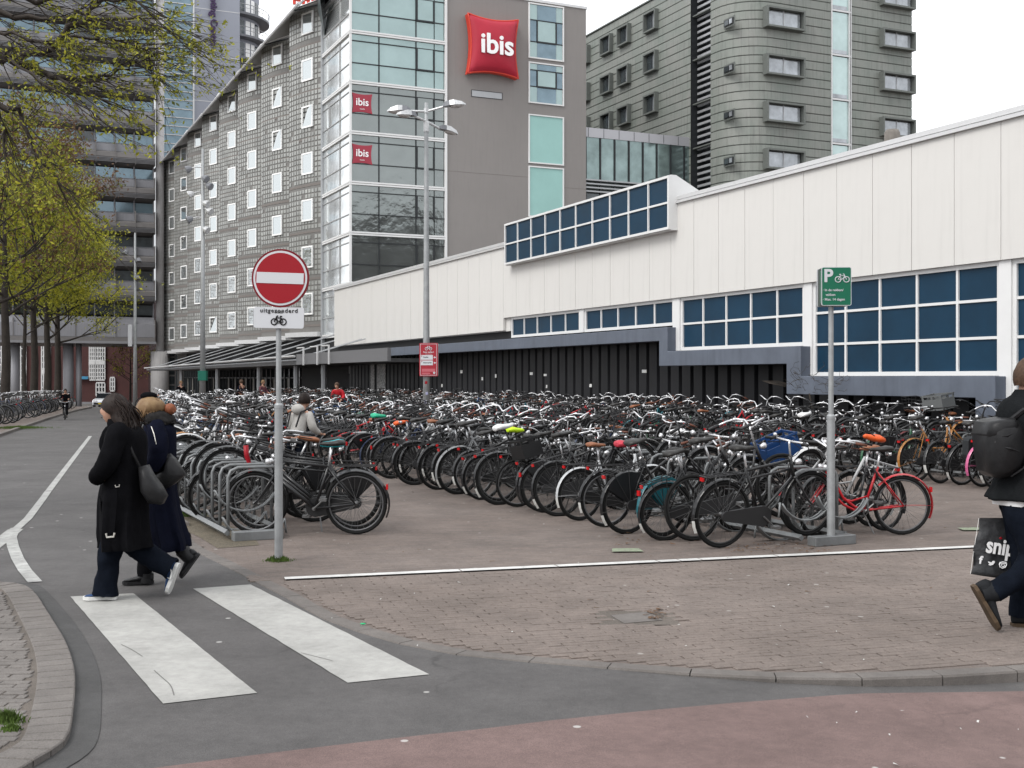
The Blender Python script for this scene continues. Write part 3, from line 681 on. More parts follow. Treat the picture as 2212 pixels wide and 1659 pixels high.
# serrated bays
BX = [696, 627, 570, 524, 482, 447, 415, 388, 362]
XF = (.4144, -.9101)
rl = random.Random(11)
OPEN = {(0,2),(1,1),(1,2),(3,0),(7,3),(7,4),(6,5),(4,6),(5,7),(3,7),(6,3),(2,9)}
WM = mat('window_white', (.82,.82,.81), .4)
SKYG = mat('sky_glass', (.52,.55,.55), .04, metal=.85, bump=.03, bs=.8, dist=.03)
WAVY = mat('wavy_glass', (.40,.42,.42), .05, metal=.8, bump=.9, bs=2.2, dist=.12)
ZB8, ZE = 4.75, 26.15
for k in range(8):
    tr, tl = HS.t(BX[k]), HS.t(BX[k+1])       # right (near) and left (far) ends, t decreasing to the left
    LB = tr-tl
    fl = LB*.52; fd = LB*.215                  # face runs from outer-left to inner-right ... turned to the street corner
    # local 2D points (t, off): off<0 is towards the street
    A = Vector((tl+.15, -fd)); B = Vector((tr, .0))
    # face A->B turned towards the viewer; gentle bulge
    ang = radians(19); fw = 3.75
    dv = Vector((cos(ang), sin(ang)))          # going right and inward
    A = Vector((tr - dv.x*fw - .15, -dv.y*fw)); pts = []
    nn = Vector((dv.y, -dv.x))
    # outer return from previous bay runs hidden behind A
    for i in range(7):
        u = i/6; p = A + dv*fw*u + nn*(.13*(1-(2*u-1)**2)); pts.append(p)
    C = Vector((tl, 0))
    wall = MB(); top = 26.15-.0
    zt = 1.76+24.45
    allp = [C] + pts + [Vector((tr, 1.2)), Vector((tl, 1.2))]
    wall.prism([(p.x, p.y) for p in allp], ZB8, zt, 2)
    bay = wall.build('bay', TILEB, side)
    # window column near the right of the face, rows of glass blocks, brown bands
    blocks = MB()
    def on(u, o=0):
        u = min(max(u, 0), 1); i = min(int(u*6), 5); f_ = u*6-i; p = pts[i].lerp(pts[i+1], f_); return p + nn*o
    stag = 0
    nf = 7; fh = (zt-.05-ZB8)/nf
    # photo: window tops of this bay
    for r in range(7):
        zb_ = zt - .15 - (r+1)*3.06
        if r >= 0:
            p, q = on(0), on(1)
            z_ = zt-.45-(r+1)*3.06+.75; pt = [on(i/6, .02) for i in range(7)]
            if z_ > ZB8: MB().add([(p_.x,p_.y,z_) for p_ in pt]+[(p_.x,p_.y,z_+.15) for p_ in pt], [(i,i+1,i+8,i+7) for i in range(6)]).build('floor_band', BANDB, bay)
    rows = int((zt-ZB8-.2)/.335)
    for r in range(rows):
        z_ = zt-.3-(r+1)*.335
        fz = ((zt-.45+.75+.12) - z_) % 3.06
        if fz < .24 or z_ < ZB8+.1: continue
        for c in range(11):
            u = (c+.5)/11
            if rl.random() < .04: continue
            a_, b_ = on(u-.034, .03), on(u+.034, .03)
            blocks.add([(a_.x,a_.y,z_),(b_.x,b_.y,z_),(b_.x,b_.y,z_+.24),(a_.x,a_.y,z_+.24)], [(0,1,2,3)])
    blocks.build('glass_blocks', GLB, bay, kind='stuff')
    for r in range(7):
        zt_w = zt - .55 - r*3.06 - (0 if k % 2 == 0 else 0)
        zb_w = zt_w-1.42
        if zb_w < ZB8: continue
        u0, u1 = .47, .80
        a_, b_ = on(u0, .10), on(u1, .10); dd = (b_-a_); L_ = dd.length; dd.normalize()
        Mx = Matrix(((dd.x, -nn.x, 0, a_.x), (dd.y, -nn.y, 0, a_.y), (0, 0, 1, zb_w), (0, 0, 0, 1)))
        f = MB(); w_ = .1
        f.box(0, L_, 0, .09, 0, w_); f.box(0, L_, 0, .09, 1.42-w_, 1.42); f.box(0, w_, .001, .09, w_, 1.42-w_); f.box(L_-w_, L_, .001, .09, w_, 1.42-w_)
        w = f.build('window', WM, side); w.matrix_local = Mx
        if (k, r) in OPEN:
            MB().box(w_, L_-w_, .07, .088, w_, 1.42-w_).build('opening', DARK, w)
            mb = MB(); mb.add([(w_, .02, w_), (L_-w_, .02, w_), (L_-w_-.12, -.0, 1.42-w_-.3), (w_+.3, .0, 1.42-w_-.3)], [(0,1,2,3)])
            mb = MB(); mb.add([(w_,.01,w_),(L_-w_,.01,w_),(L_-w_,-.02,1.45),(w_+.55,.05,1.25)], [(0,1,2,3)]); mb.build('pane', SKYG, w)
        else:
            MB().box(w_, L_-w_, .03, .05, w_, 1.42-w_).build('pane', SKYG if r < 5 - (k > 4) - (k > 1)*0 - (0 if k else 1)*0 else WAVY, w)
    # white ledge beneath and dark gap
    mb = MB(); L2 = [Vector((p.x, p.y)) + nn*.35 for p in pts]; 
    mb.prism([(p.x, p.y) for p in L2] + [(tr, 1.2), (tl, 1.2)], ZB8-.32, ZB8-.02, 2); mb.build('ledge', COPE, side)
    # pointed soffit between the zigzag wall top and the straight eaves beam
    zt2 = zt+.02; yb_ = -1.75; zbm = HS.z(647, 7, yb_)
    fr = [on(i/6, .12) for i in range(7)]
    wt = [(p_.x, p_.y, zt2) for p_ in fr]; b0, b1 = (fr[0].x-LB+3.9, yb_, zbm), (fr[-1].x, yb_, zbm)
    mb = MB(); mb.add(wt + [(tr+.05, yb_, zbm), (tl+.05, yb_, zbm), (tl+.05, .3, zt2)], [tuple(range(10))])
    mb.add([(p_[0], p_[1], p_[2]-.14) for p_ in wt] + wt, [(i, i+1, i+8, i+7) for i in range(6)])
    mb.build('soffit', ROOFG, side)
    MB().tube([(fr[-1].x-.2, yb_, zbm-.1), (fr[-1].x+.05, fr[-1].y, zt2-.35)], .05, 5).build('bracket', BLKF, side)
tl8 = HS.t(362)
mb = MB(); mb.tube([(tl8-1, yb_, zbm+.06), (HS.t(697)+.8, yb_, zbm+.06)], .10, 6); mb.tube([(tl8-1, yb_+.3, zbm+.3), (HS.t(697)+.8, yb_+.3, zbm+.3)], .07, 5)
mb.build('eaves_beam', ROOFG, side)
MB().box(tl8, tgl, 1.1, 8, -3, 26.5).build('core', TILEB, side)
# dark roof wedge over the glass corner
mb = MB(); mb.add([(tgl-.2,-.3,25.6),(tgl+3.6,-1.2,25.3),(tgl+.3,1.6,27.6),(tgl+.2,.1,23.6)], [(0,1,2),(0,3,1)]); mb.build('roof_wedge', mat('slate_metal', (.09,.11,.11), .4, metal=.3), side)
# red rooftop letters, only their feet in the frame
rs = empty('roof_sign', (0,0,0)); tag(rs, 'red rooftop letters on the hotel roof, cut by the top edge of the photo', 'sign')
for i in range(6):
    p = AT(636+i*10, 4, 84); mb = MB(); mb.box(p.x-.12, p.x+.08, p.y, p.y+.2, p.z-.15, p.z+1.8)
    if i % 2: mb.box(p.x-.35, p.x+.1, p.y, p.y+.2, p.z+.1, p.z+.35)
    mb.build('letter', REDD, rs)
# canopy over the entrance and dark shop front
CAN = Fac((HS.O.x - .9101*5, HS.O.y - .4144*5), XF)
ca = empty('canopy', (CAN.O.x, CAN.O.y, 0), CAN.rz); tag(ca, 'long dark entrance canopy with pale edge beam and tie rods along the hotel front', 'canopy')
a, b = CAN.t(312), CAN.t(636); c = CAN.t(706)
mb = MB(); mb.tube([(a, 0, 2.72), (b, 0, 2.9)], .07, 6); mb.build('edge_beam', COPE, ca)
mb = MB(); mb.tube([(a, .25, 2.55), (b+1, .25, 2.7)], .06, 6); mb.build('edge_beam', ALU, ca)
MB().box(a+2, c+6, .2, 6.2, 2.45, 2.62).build('canopy_roof', mat('canopy_dark', (.05,.05,.052), .5, var=.2), ca)
MB().box(b+.2, c+9, .05, .2, 2.45, 3.0).build('fascia', mat('canopy_grey', (.12,.12,.125), .5), ca)
for k in range(9):
    t_ = CAN.t(BX[min(k, 8)]-14)
    for dx in (0, .8): MB().tube([(t_+dx, 5, 4.5), (t_-3.2+dx*.6, .1, 2.85)], .028, 5).build('tie_rod', ALU, ca)
for x in (660, 690, 715):
    t_ = CAN.t(x); mb = MB(); mb.tube([(t_, -.1, 2.4), (t_, -.1, 3.3), (t_-1.3, -.1, 3.3)], .05, 5); mb.build('bracket', COPE, ca)
sf = empty('shop_front', (HS.O.x, HS.O.y, 0), HS.rz); tag(sf, 'dark glazed ground floor of the hotel under the canopy', 'shop front')
a, b = HS.t(385), HS.t(724)+.3
MB().box(a, b+8, .9, 1.2, -2.2, 4.7).build('wall', DARK, sf)
t_ = a; i = 0
SG = mat('shop_glass', (.035,.04,.042), .06, metal=.2, var=.6, vs=.9, bump=.1, bs=2, dist=.05, spec=.7); SL = mat('painted_reflection_glass', (.20,.19,.17), .3, var=.7, vs=1.6)  # second material: paler panes, bits of reflection painted into the glass colour
while t_ < b:
    w = 1.5
    MB().box(t_+.05, t_+w-.05, .75, .78, -1.9, 1.7).build('pane', SL if i % 5 in (1, 3) and t_ < HS.t(600) else SG, sf)
    MB().box(t_+.05, t_+w-.05, .75, .78, 1.8, 2.8).build('pane', SG, sf)
    MB().box(t_-.04, t_+.04, .6, .8, -2, 2.8).build('mullion', BLKF, sf)
    t_ += w; i += 1
MB().box(a, b, .65, .8, 1.7, 1.8).build('transom', BLKF, sf)
for x in (392, 470, 560, 640, 700):
    t_ = CAN.t(x, 1.5); p = CAN.P(t_, 1.5); MB().tube([(t_, 1.5, -2), (t_, 1.5, 2.5)], .16, 8).build('column', ALU, ca)
# ---- green grey tower on the right
sG = 33.9; GR = 2.6
GF = Fac(((1597-CXP)/sG, F/sG), (.9101, .4144)); GS = Fac(((1597-CXP)/sG, F/sG), (.4144, -.9101))
GREEN = mat('oxidised_cladding', (.205,.23,.205), .5, metal=.1, var=.12, vs=.45, streak=.28, bump=.05, bs=20, tint=(.235,.24,.222))
GREENE = mat('window_surround', (.13,.14,.13), .5, metal=.2, var=.1)
gt = empty('green_tower', (GF.O.x, GF.O.y, 0), GF.rz, 'tall rounded building clad in grey green metal strips behind the white building', 'building')
tRt = GF.t(1970); ZG = 28.96
GLW = mat('curtained_glass', (.34,.36,.38), .08, metal=.4, var=.35, vs=.8, spec=.7)
# cladding strips: plan outline = side face, rounded corner, front face
slot0, slot1 = GS.t(1492), GS.t(1535)
def outline(side0, front1, inset=0):
    """points in the front frame: x along the front, y into the building; the side face runs along +y at x=0"""
    pts = [(inset, -side0)]
    for k in range(9):
        q = pi/2*k/8; pts.append((GR - (GR-inset)*cos(q), GR - (GR-inset)*sin(q)))
    return pts + [(front1, inset)]
SH = .575; nst = int(31/SH)
stripx0, stripx1 = GF.t(1796), GF.t(1838)
sideL = GS.t(1240)
for i in range(nst):
    z0 = -1 + i*SH
    if z0 < 5: continue
    z1 = min(z0+SH-.035, ZG)
    for part_, pts in (('c', outline(slot1, stripx0)), ('r', [(stripx1, 0), (tRt, 0)]), ('l', [(0, -sideL), (0, -slot0)])):
        ins = .05
        mb = MB(); n = len(pts)
        def inn(p, q0): return (p[0]+ (ins if part_ == 'l' else 0), p[1] + (ins if part_ == 'r' else 0))
        pin = outline(slot1, stripx0, ins) if part_ == 'c' else [inn(p, 0) for p in pts]
        mb.add([(a, b, z0+.035) for a, b in pts] + [(a, b, z1) for a, b in pts] + [(a, b, z0) for a, b in pin] + [(a, b, z1) for a, b in pin],
               [(j, j+1, n+j+1, n+j) for j in range(n-1)] + [(2*n+j, 2*n+j+1, j+1, j) for j in range(n-1)] + [(n+j, n+j+1, 3*n+j+1, 3*n+j) for j in range(n-1)])
        mb.build('cladding_strip', GREEN, gt)
# dark core behind the strips
core = outline(slot1, stripx0, .06)
mb = MB(); mb.prism(core + [(stripx0, 14), (1.3, 14), (1.3, -slot1)], 3, ZG-.05, 2); mb.build('core', BLKF, gt)
mb = MB(); mb.box(stripx1, tRt-.05, .06, 14, 3, ZG-.05); mb.box(.06, 5, -slot0, -sideL, 3, ZG-.05); mb.box(1.2, 6, -slot1, -slot0, 3, ZG-.3); mb.build('core', BLKF, gt)
MB().box(-.1, 12, -slot1-.0, -sideL, ZG-.04, ZG+.05).build('parapet', GREENE, gt)
MB().box(tRt-.05, tRt, .05, 14, 3, ZG).build('side_wall', GREEN, gt)
mb = MB(); z = 8
while z < ZG: mb.box(.5, .62, -slot1+.05, -slot0-.05, z, z+.16); z += .42
mb.build('louvres', ALU, gt, kind='stuff')
mb = MB(); 
for i in range(3): mb.box(.2, .3, -slot1+.02+i*.0, -slot1+.12, 8, ZG)
mb.build('louvre_post', GREENE, gt)
for zz in range(8, 28, 3): MB().box(.15, .45, -slot1+.02, -slot0-.02, zz+.3, zz+.38).build('louvre_rail', GREENE, gt)
# stair glass strip
z = 7.6; k = 0
zz0 = GF.z(1817, 311)  # a sill seen in the photo
zs_ = [zz0 + 2.95*i for i in range(-4, 7)]
for z in zs_:
    if z > ZG: continue
    w = MB().box(stripx0, stripx1, -.02, .06, z-.06, z+.06).build('glass_rail', COPE, gt)
    MB().box(stripx0+.06, stripx1-.1, .08, .10, z+.1, z+2.85).build('pane', mat('stair_glass', (.42,.52,.51), .06, metal=.5, var=.12, vs=.7), w)
    MB().box(stripx0+.06, stripx1-.3, .04, .07, z+.1, z+.35).build('pane', GLW, w)
mb = MB(); mb.box(stripx0-.03, stripx0+.05, -.05, .1, 4, ZG); mb.box(stripx1-.16, stripx1-.10, -.05, .1, 4, ZG); mb.box(stripx1-.02, stripx1+.03, -.05, .1, 4, ZG); mb.build('mullion', COPE, gt)
def boxwin(fr, x0, x1, z0, z1, out, flip):
    t0, t1 = fr.t(x0), fr.t(x1)
    e = empty('window', (0,0,0)); e.parent = gt
    f = MB(); w = .12
    f.box(t0, t1, -out, .05, z1-w, z1); f.box(t0, t1, -out, .05, z0, z0+w); f.box(t0, t0+w, -out, .05, z0+w, z1-w); f.box(t1-w, t1, -out, .05, z0+w, z1-w)
    f.build('surround', GREENE, e)
    MB().box(t0+w, t1-w, -.06, .0, z0+w, z1-w).build('reveal', BLKF, e)
    a, b = t0+w+.04, t1-w-.04; 
    if flip: a += .5
    m_ = (a+b)/2
    for p, q in ((a, m_-.02), (m_+.02, b)): MB().box(p+.03, q-.03, -.10, -.065, z0+w+.06, z1-w-.05).build('pane', GLW, e)
    MB().box(m_-.035, m_+.035, -.13, -.065, z0+w, z1-w).build('glazing_bar', ALU, e)
    return e
for y in (-84, 21, 123, 224, 325):
    z1 = GF.z(1690, y); boxwin(GF, 1649, 1731, z1-1.32, z1, .45, False)
for y in (-26, 64, 157, 254):
    z1 = GF.z(1930, y+3); boxwin(GF, 1899, 1969, z1-1.28, z1, .45, False)
def sidewin(x0, x1, yc, h, out, small=False):
    z = GS.z((x0+x1)/2, yc); t0, t1 = GS.t(x0), GS.t(x1)
    e = empty('window', (0,0,0)); e.parent = gt
    # side frame -> front frame: (t along, y in) -> x = y_in, y = -t
    def bx(a0, a1, b0, b1, c0, c1): return (b0, b1, -a1, -a0, c0, c1)
    f = MB(); w = .11; z0, z1 = z-h/2, z+h/2
    f.box(*bx(t0, t1, -out, .05, z1-w, z1)); f.box(*bx(t0, t1, -out, .05, z0, z0+w)); f.box(*bx(t0, t0+w, -out, .05, z0+w, z1-w)); f.box(*bx(t1-w, t1, -out, .05, z0+w, z1-w))
    f.build('surround', GREENE, e)
    MB().box(*bx(t0+w, t1-w, -.05, .0, z0+w, z1-w)).build('reveal', BLKF, e)
    m_ = (t0*.45+t1*.55)
    MB().box(*bx(m_+.05, t1-w-.1, -.08, -.052, z0+w+.05, z1-w-.05)).build('pane', GLW, e)
    MB().box(*bx(t0+w+.1, m_-.05, -.08, -.052, z0+w+.05, z1-w-.05)).build('pane', GLDARK, e)
for xs_, ys_ in (((1397,1423),(47,135,225)), ((1340,1364),(77,164,250)), ((1303,1325),(98,183,265)), ((1262,1276),(120,201,275))):
    for y in ys_: sidewin(*xs_, y, 1.42, .35)
for y in (-52, 48, 148, 248, 348): sidewin(1563, 1587, y, .62, .0)
# ---- glass link between hotel and tower
LK = Fac((HF.P(tb, .12).x, HF.P(tb, .12).y), (.9101, .4144))
lk = empty('glass_link', (LK.O.x, LK.O.y, 0), LK.rz, 'raised glazed link bridge between the hotel and the green tower', 'building')
L0, L1 = .02, LK.t(1538)
ztl, zbl = LK.z(1400, 308), LK.z(1400, 398)
MB().box(L0, L1, 0, 2.5, ztl, ztl+.62).build('roof_fascia', mat('link_fascia', (.38,.38,.40), .4, metal=.3), lk)
MB().box(L0, L1, .3, 2.4, zbl-4, ztl).build('core', mat('link_inside', (.10,.12,.12), .5, var=.5, vs=.5), lk)
LG = mat('link_glass', (.20,.26,.255), .04, metal=.6, var=.3, vs=.8, bump=.06, bs=1.2, dist=.05)
t_ = .06; n = 0
while t_ < L1:
    if t_+.6 > L1: break
    MB().box(t_+.05, t_+1.03, .06, .08, zbl, ztl).build('pane', LG, lk)
    MB().box(t_+.05, t_+1.03, .06, .08, zbl-3, zbl-.9).build('pane', GLDARK, lk)
    MB().box(t_-.04, t_+.04, -.03, .1, zbl-3, ztl).build('mullion', BLKF, lk); t_ += 1.08; n += 1
for dz in (0, -.25, -.5, -.75): MB().box(L0, L1, -.06, .12, zbl+dz-.05, zbl+dz+.04).build('rail', ALU, lk)
for i in range(8): MB().box(L0+.2+i*1.15, L0+.2+i*1.15+.03, -.01, .02, ztl+.02, ztl+.6).build('fascia_joint', BLKF, lk)
# ---- office block over the road on the far left
sO = 19.5; OF = Fac(((338-CXP)/sO, F/sO), (.9101, .4144))
OFC = mat('office_grey', (.235,.235,.25), .5, metal=.15, var=.12, vs=.25, streak=.12)
OFC2 = mat('office_brown', (.15,.142,.138), .55, var=.2, vs=.3)
OFL = mat('office_light', (.235,.235,.245), .45, metal=.2, var=.08, vs=.4)
ob = empty('office_block', (OF.O.x, OF.O.y, 0), OF.rz, 'dark grey office block with curved horizontal bands bridging the road behind the trees', 'building')
tL = OF.t(-12); zD = OF.z(250, 735)
MB().box(tL, -.3, 1.2, 16, zD+.6, 52).build('core', BLKF, ob)
MB().box(tL, -.3, -1.2, 16, zD-.35, zD+.3).build('deck', OFC2, ob)
MB().box(tL, -.2, -1.4, 0, zD-.4, zD-.15).build('deck_edge', OFL, ob)
nb = 14; BWO = 2.05; nbay = int(-tL/BWO)
FO = 3.75; zf0 = zD+.35
def bandm(prof, t0, t1, m, nm, kind=None, joint=True):
    mb = MB(); mb.add([(t0, y, z) for y, z in prof] + [(t1, y, z) for y, z in prof], [(i, i+1, len(prof)+i+1, len(prof)+i) for i in range(len(prof)-1)])
    o = mb.build(nm, m, ob, kind=kind)
    if o.data.polygons[0].normal.y > 0: o.data.flip_normals()
    return o
z = zf0
bandm([(-.9,z-.3),(-1.1,z),(-1.1,z+1.4),(-.6,z+1.6),(-.2,z+2.2)], tL, -.3, OFC, 'parapet')
for i in range(nbay): MB().box(-.35-i*BWO, -.28-i*BWO, -1.16, -.4, z-.2, z+1.9).build('fin', OFC2, ob)
for f_ in range(11):
    z = zf0 + 2.2 + f_*FO
    # window strip, light sill, brown curved sunshade
    for i in range(nbay):
        if i*BWO < 26 or f_ > 0:
            MB().box(-(i+1)*BWO-.2, -i*BWO-.38, .25, .3, z+.25, z+1.35).build('pane', GLBLUE if (f_ > 2 and i % 7 != 3) else GLDARK, ob)
    bandm([(.9,z+1.4),(-.3,z+1.75),(-.9,z+1.85),(-1.25,z+2.3),(-1.25,z+2.75),(-.8,z+2.95)], tL, -.3, OFC2, 'sunshade')
    bandm([(-.5,z+2.95),(-.6,z+3.0),(-.6,z+3.75),(-.1,z+4.0),(.3,z+4.0)], tL, -.3, OFC, 'sill_panel')
    for k2 in range(4): MB().box(tL, -.3, -1.3-.05*k2, -1.22, z+1.75+k2*.12, z+1.79+k2*.12).build('louvre', OFL, ob)
    for i in range(nbay): MB().box(-.34-i*BWO, -.29-i*BWO, -1.3, .3, z+1.6, z+4.05).build('fin', OFC2, ob)
    for i in range(nbay): MB().box(-.38-i*BWO, -.25-i*BWO, .1, .35, z-.1, z+1.6).build('mullion', OFC, ob)
# corner pillar
pc = OF.P(.3, -.4)
MB().tube([(0.35, -.2, -3), (.35, -.2, zD-1.2)], 1.0, 16).build('pillar_base', mat('pale_concrete', (.30,.29,.285), .7, var=.12, vs=.5, streak=.2), ob, True)
MB().tube([(0.35, -.2, zD-1.25), (.35, -.2, 52)], .45, 12).build('pillar', mat('light_grey_post', (.40,.39,.39), .5, metal=.1, var=.08, streak=.1), ob, True)
for x in (149, 172, 32, -60):
    t_ = OF.t(x); MB().tube([(t_, 1, -3), (t_, 1, zD)], .55 if x != 172 else .3, 12).build('column', OFC, ob, True)
mb = MB(); t_ = OF.t(359)-.15
MB().box(1.2, 2.1, 0, .4, -2, 27).build('side_frame', OFC2, ob)
for i in range(26): MB().box(1.3, 1.95, -.03, .02, -1+i*1.03, -.15+i*1.03).build('pane', GLDARK, ob)
# ---- blue grey tower with balconies behind
sT = 16.5; TF = Fac(((345-CXP)/sT, F/sT), (.9101, .4144))
BGT = mat('blue_grey_concrete', (.285,.30,.345), .7, var=.05, vs=.15)
tw = empty('blue_grey_tower', (TF.O.x, TF.O.y, 0), TF.rz, 'pale blue grey tower with a glass strip, purple vertical lettering and curved balconies', 'building')
a, b, c = TF.t(345), TF.t(419), TF.t(518)
MB().box(a, b, .3, 14, 0, 58).build('glass_core', GLDARK, tw)
MB().box(b, c, 0, 14, 0, 58).build('slab_wall', BGT, tw)
z = 14; mb = MB()
while z < 56:
    MB().box(a+.05, b-.15, .1, .14, z+.08, z+1.08).build('pane', GLBLUE, tw)
    MB().box(a, b, -.02, .15, z-.05, z+.05).build('glazing_rail', COPE, tw); z += 1.16
MB().box(b-.15, b+.05, -.1, .2, 10, 58).build('corner_post', COPE, tw)
for y in (213, 115, 14):
    z = TF.z(450, y+6); MB().box(b+.1, c, -.02, .03, z-.04, z+.04).build('wall_joint', COPE, tw)
# curved balcony part
rb = 6.2; cxb, cyb = c-.5, rb+1.0
ringo = lambda r, z, n=14, a0=-100, a1=30: [Vector((cxb + r*cos(radians(a0+(a1-a0)*i/n)), cyb + r*sin(radians(a0+(a1-a0)*i/n)), z)) for i in range(n+1)]
mb = MB(); r0, r1 = ringo(4.6, 10), ringo(4.6, 58); mb.add(r0+r1, [(i, i+1, 15+i+1, 15+i) for i in range(14)]); mb.build('curved_wall', BGT, tw)
for f_ in range(14):
    z = 11.6 + f_*3.05
    mb = MB(); r0, r1 = ringo(6.0, z), ringo(4.5, z); u0, u1 = ringo(6.0, z+.3), ringo(4.5, z+.3)
    mb.add(r0+r1+u0+u1, [(i, i+1, 15+i+1, 15+i) for i in range(14)] + [(30+i, 30+i+1, 45+i+1, 45+i) for i in range(14)] + [(i, i+1, 30+i+1, 30+i) for i in range(14)])
    bal = mb.build('balcony', mat('balcony_grey', (.16,.165,.18), .6), tw)
    mb = MB(); mb.tube(ringo(6.0, z+1.35), .05, 4); mb.tube(ringo(6.0, z+.85), .03, 4)
    for p in ringo(6.0, 0, 7): mb.tube([(p.x, p.y, z+.3), (p.x, p.y, z+1.35)], .035, 4)
    mb.build('railing', ALU, bal)
    for k in range(8):
        q0, q1 = radians(-78+k*12), radians(-78+k*12+9.5); mb = MB(); r = 4.66
        mb.add([(cxb+r*cos(q), cyb+r*sin(q), zz) for q in (q0, q1) for zz in (z+.5, z+2.6)], [(0,2,3,1)]); mb.build('window', WM if k % 3 else GLDARK, tw)
PURP = mat('purple_letters', (.055,.03,.085), .5)
lp = TF.P(TF.t(461), -.2); lz = TF.z(461, 0)
vs_ = empty('tower_lettering', (lp.x, lp.y, 0), TF.rz, 'purple letters Meeting Center running down the blue grey tower', 'sign')
tx = 'Meeting Center'; me_z = TF.z(461, 104)
o = text('lettering', tx, 1.28, PURP, vs_, (0, -.05, 0), rot=(pi/2, pi/2, 0), ext=.12, align='RIGHT', offset=.03); o.location = (0, -.05, me_z+.1)
# ---- brick building seen through the underpass
BRK = mat('red_brick', (.075,.032,.03), .8, var=.15, vs=.8, bump=.2, bs=60)
bk = empty('brick_building', (0, 168, -3.4), radians(4), 'dark red brick building with tall white gridded windows seen through the underpass', 'building')
def bx_(px): return (px-CXP)/F*168
def bz_(py): return EH+(HZ-py)/F*168+3.4
MB().box(bx_(-80), bx_(345), 0, 10, 0, 16).build('wall', BRK, bk)
MB().box(bx_(-80), bx_(345), -.3, 0, 0, bz_(868)).build('plinth', mat('grey_plinth', (.2,.19,.18), .7), bk)
for x0, x1, y0, y1, nx_, nz_ in ((214,226,745,822,3,9),(227,246,745,822,4,9),(228,246,825,857,3,3),(257,266,814,845,2,3),(116,132,745,862,4,9),(52,84,740,862,6,8),(20,38,745,862,4,8)):
    f = MB(); X0, X1, Z0, Z1 = bx_(x0), bx_(x1), bz_(y1), bz_(y0)
    f.box(X0, X1, -.25, -.05, Z0, Z0+.2); f.box(X0, X1, -.25, -.05, Z1-.2, Z1)
    for i in range(nx_+1): xx = X0+(X1-X0)*i/nx_; f.box(xx-.07, xx+.07, -.26, -.05, Z0+.2, Z1-.2)
    for k in range(1, nz_): zz = Z0+(Z1-Z0)*k/nz_; f.box(X0, X1, -.24, -.05, zz-.07, zz+.07)
    if nz_ == 9: zz = (Z0+Z1)/2; f.box(X0, X1, -.3, -.05, zz-.3, zz+.3)
    w = f.build('window', WHITEF, bk); MB().box(X0, X1, -.05, -.01, Z0, Z1).build('pane', GLDARK, w)
MB().box(bx_(190), bx_(212), -.5, -.2, bz_(819), bz_(813)).build('blue_sign', mat('blue_sign', (.06,.25,.42), .4), bk)
MB().box(bx_(158), bx_(250), -3, -2.7, bz_(870), bz_(866)).build('barrier', OFL, bk)
for px in (161, 219): p0 = bx_(px); MB().tube([(p0, -6, 0), (p0, -6, bz_(745))], .13, 6).build('downpipe', ALU, bk)
# ---- station hall behind the camera: it shows only as the dark shape mirrored in the hotel's lower glass
st = empty('station_hall', (0, -34, 0), 0, 'dark station building mirrored in the lower corner glass of the hotel', 'building')
STB = mat('station_brick', (.05,.04,.037), .8, var=.3, vs=.4)
MB().prism([(15,0),(135,0),(135,24),(112,24),(100,33),(70,27),(52,26),(44,20),(15,18)], -10, 0, 1).build('wall', STB, st)
for i in range(19):
    MB().box(17+i*6, 20.4+i*6, .02, .06, 4, 15).build('window', WHITEF if i % 3 else GLDARK, st)
# ------------------------------------------------------------ bicycles
TYRE = mat('tyre', (.011,.011,.011), .8, spec=.15); RIMS = mat('rim_alu', (.17,.17,.175), .45, metal=.4, rnd=.4); RIMB = mat('rim_black', (.03,.03,.03), .4)
SPK = mat('spoke', (.16,.16,.16), .4, metal=.6)
CHR = mat('chrome', (.62,.62,.63), .25, metal=.6); BLK = mat('black_plastic', (.02,.02,.021), .5, rnd=.5)
SADB = mat('saddle_black', (.022,.021,.02), .45, rnd=.6); SADT = mat('saddle_tan', (.22,.085,.04), .5)
LRED = mat('reflector_red', (.45,.01,.012), .25, coat=.5); LAMPW = mat('lamp_clear', (.7,.7,.72), .2, metal=.3)
WPAT = mat('mudguard_white', (.50,.50,.48), .4, var=.1, vs=20); GRIP = mat('grip_brown', (.12,.045,.028), .6)
FC = {n: mat('paint_'+n, c, .32, coat=.3, var=.1, vs=9) for n, c in dict(black=(.014,.014,.015), red=(.40,.012,.018), grey=(.22,.225,.23), white=(.45,.45,.45),
      teal=(.01,.10,.125), blue=(.02,.07,.20), pink=(.50,.11,.24), ochre=(.30,.13,.03), maroon=(.11,.018,.02), green=(.03,.10,.05), silver=(.42,.43,.44), purple=(.10,.03,.14), orange=(.5,.12,.02), darkblue=(.012,.02,.05)).items()}
WR = .345
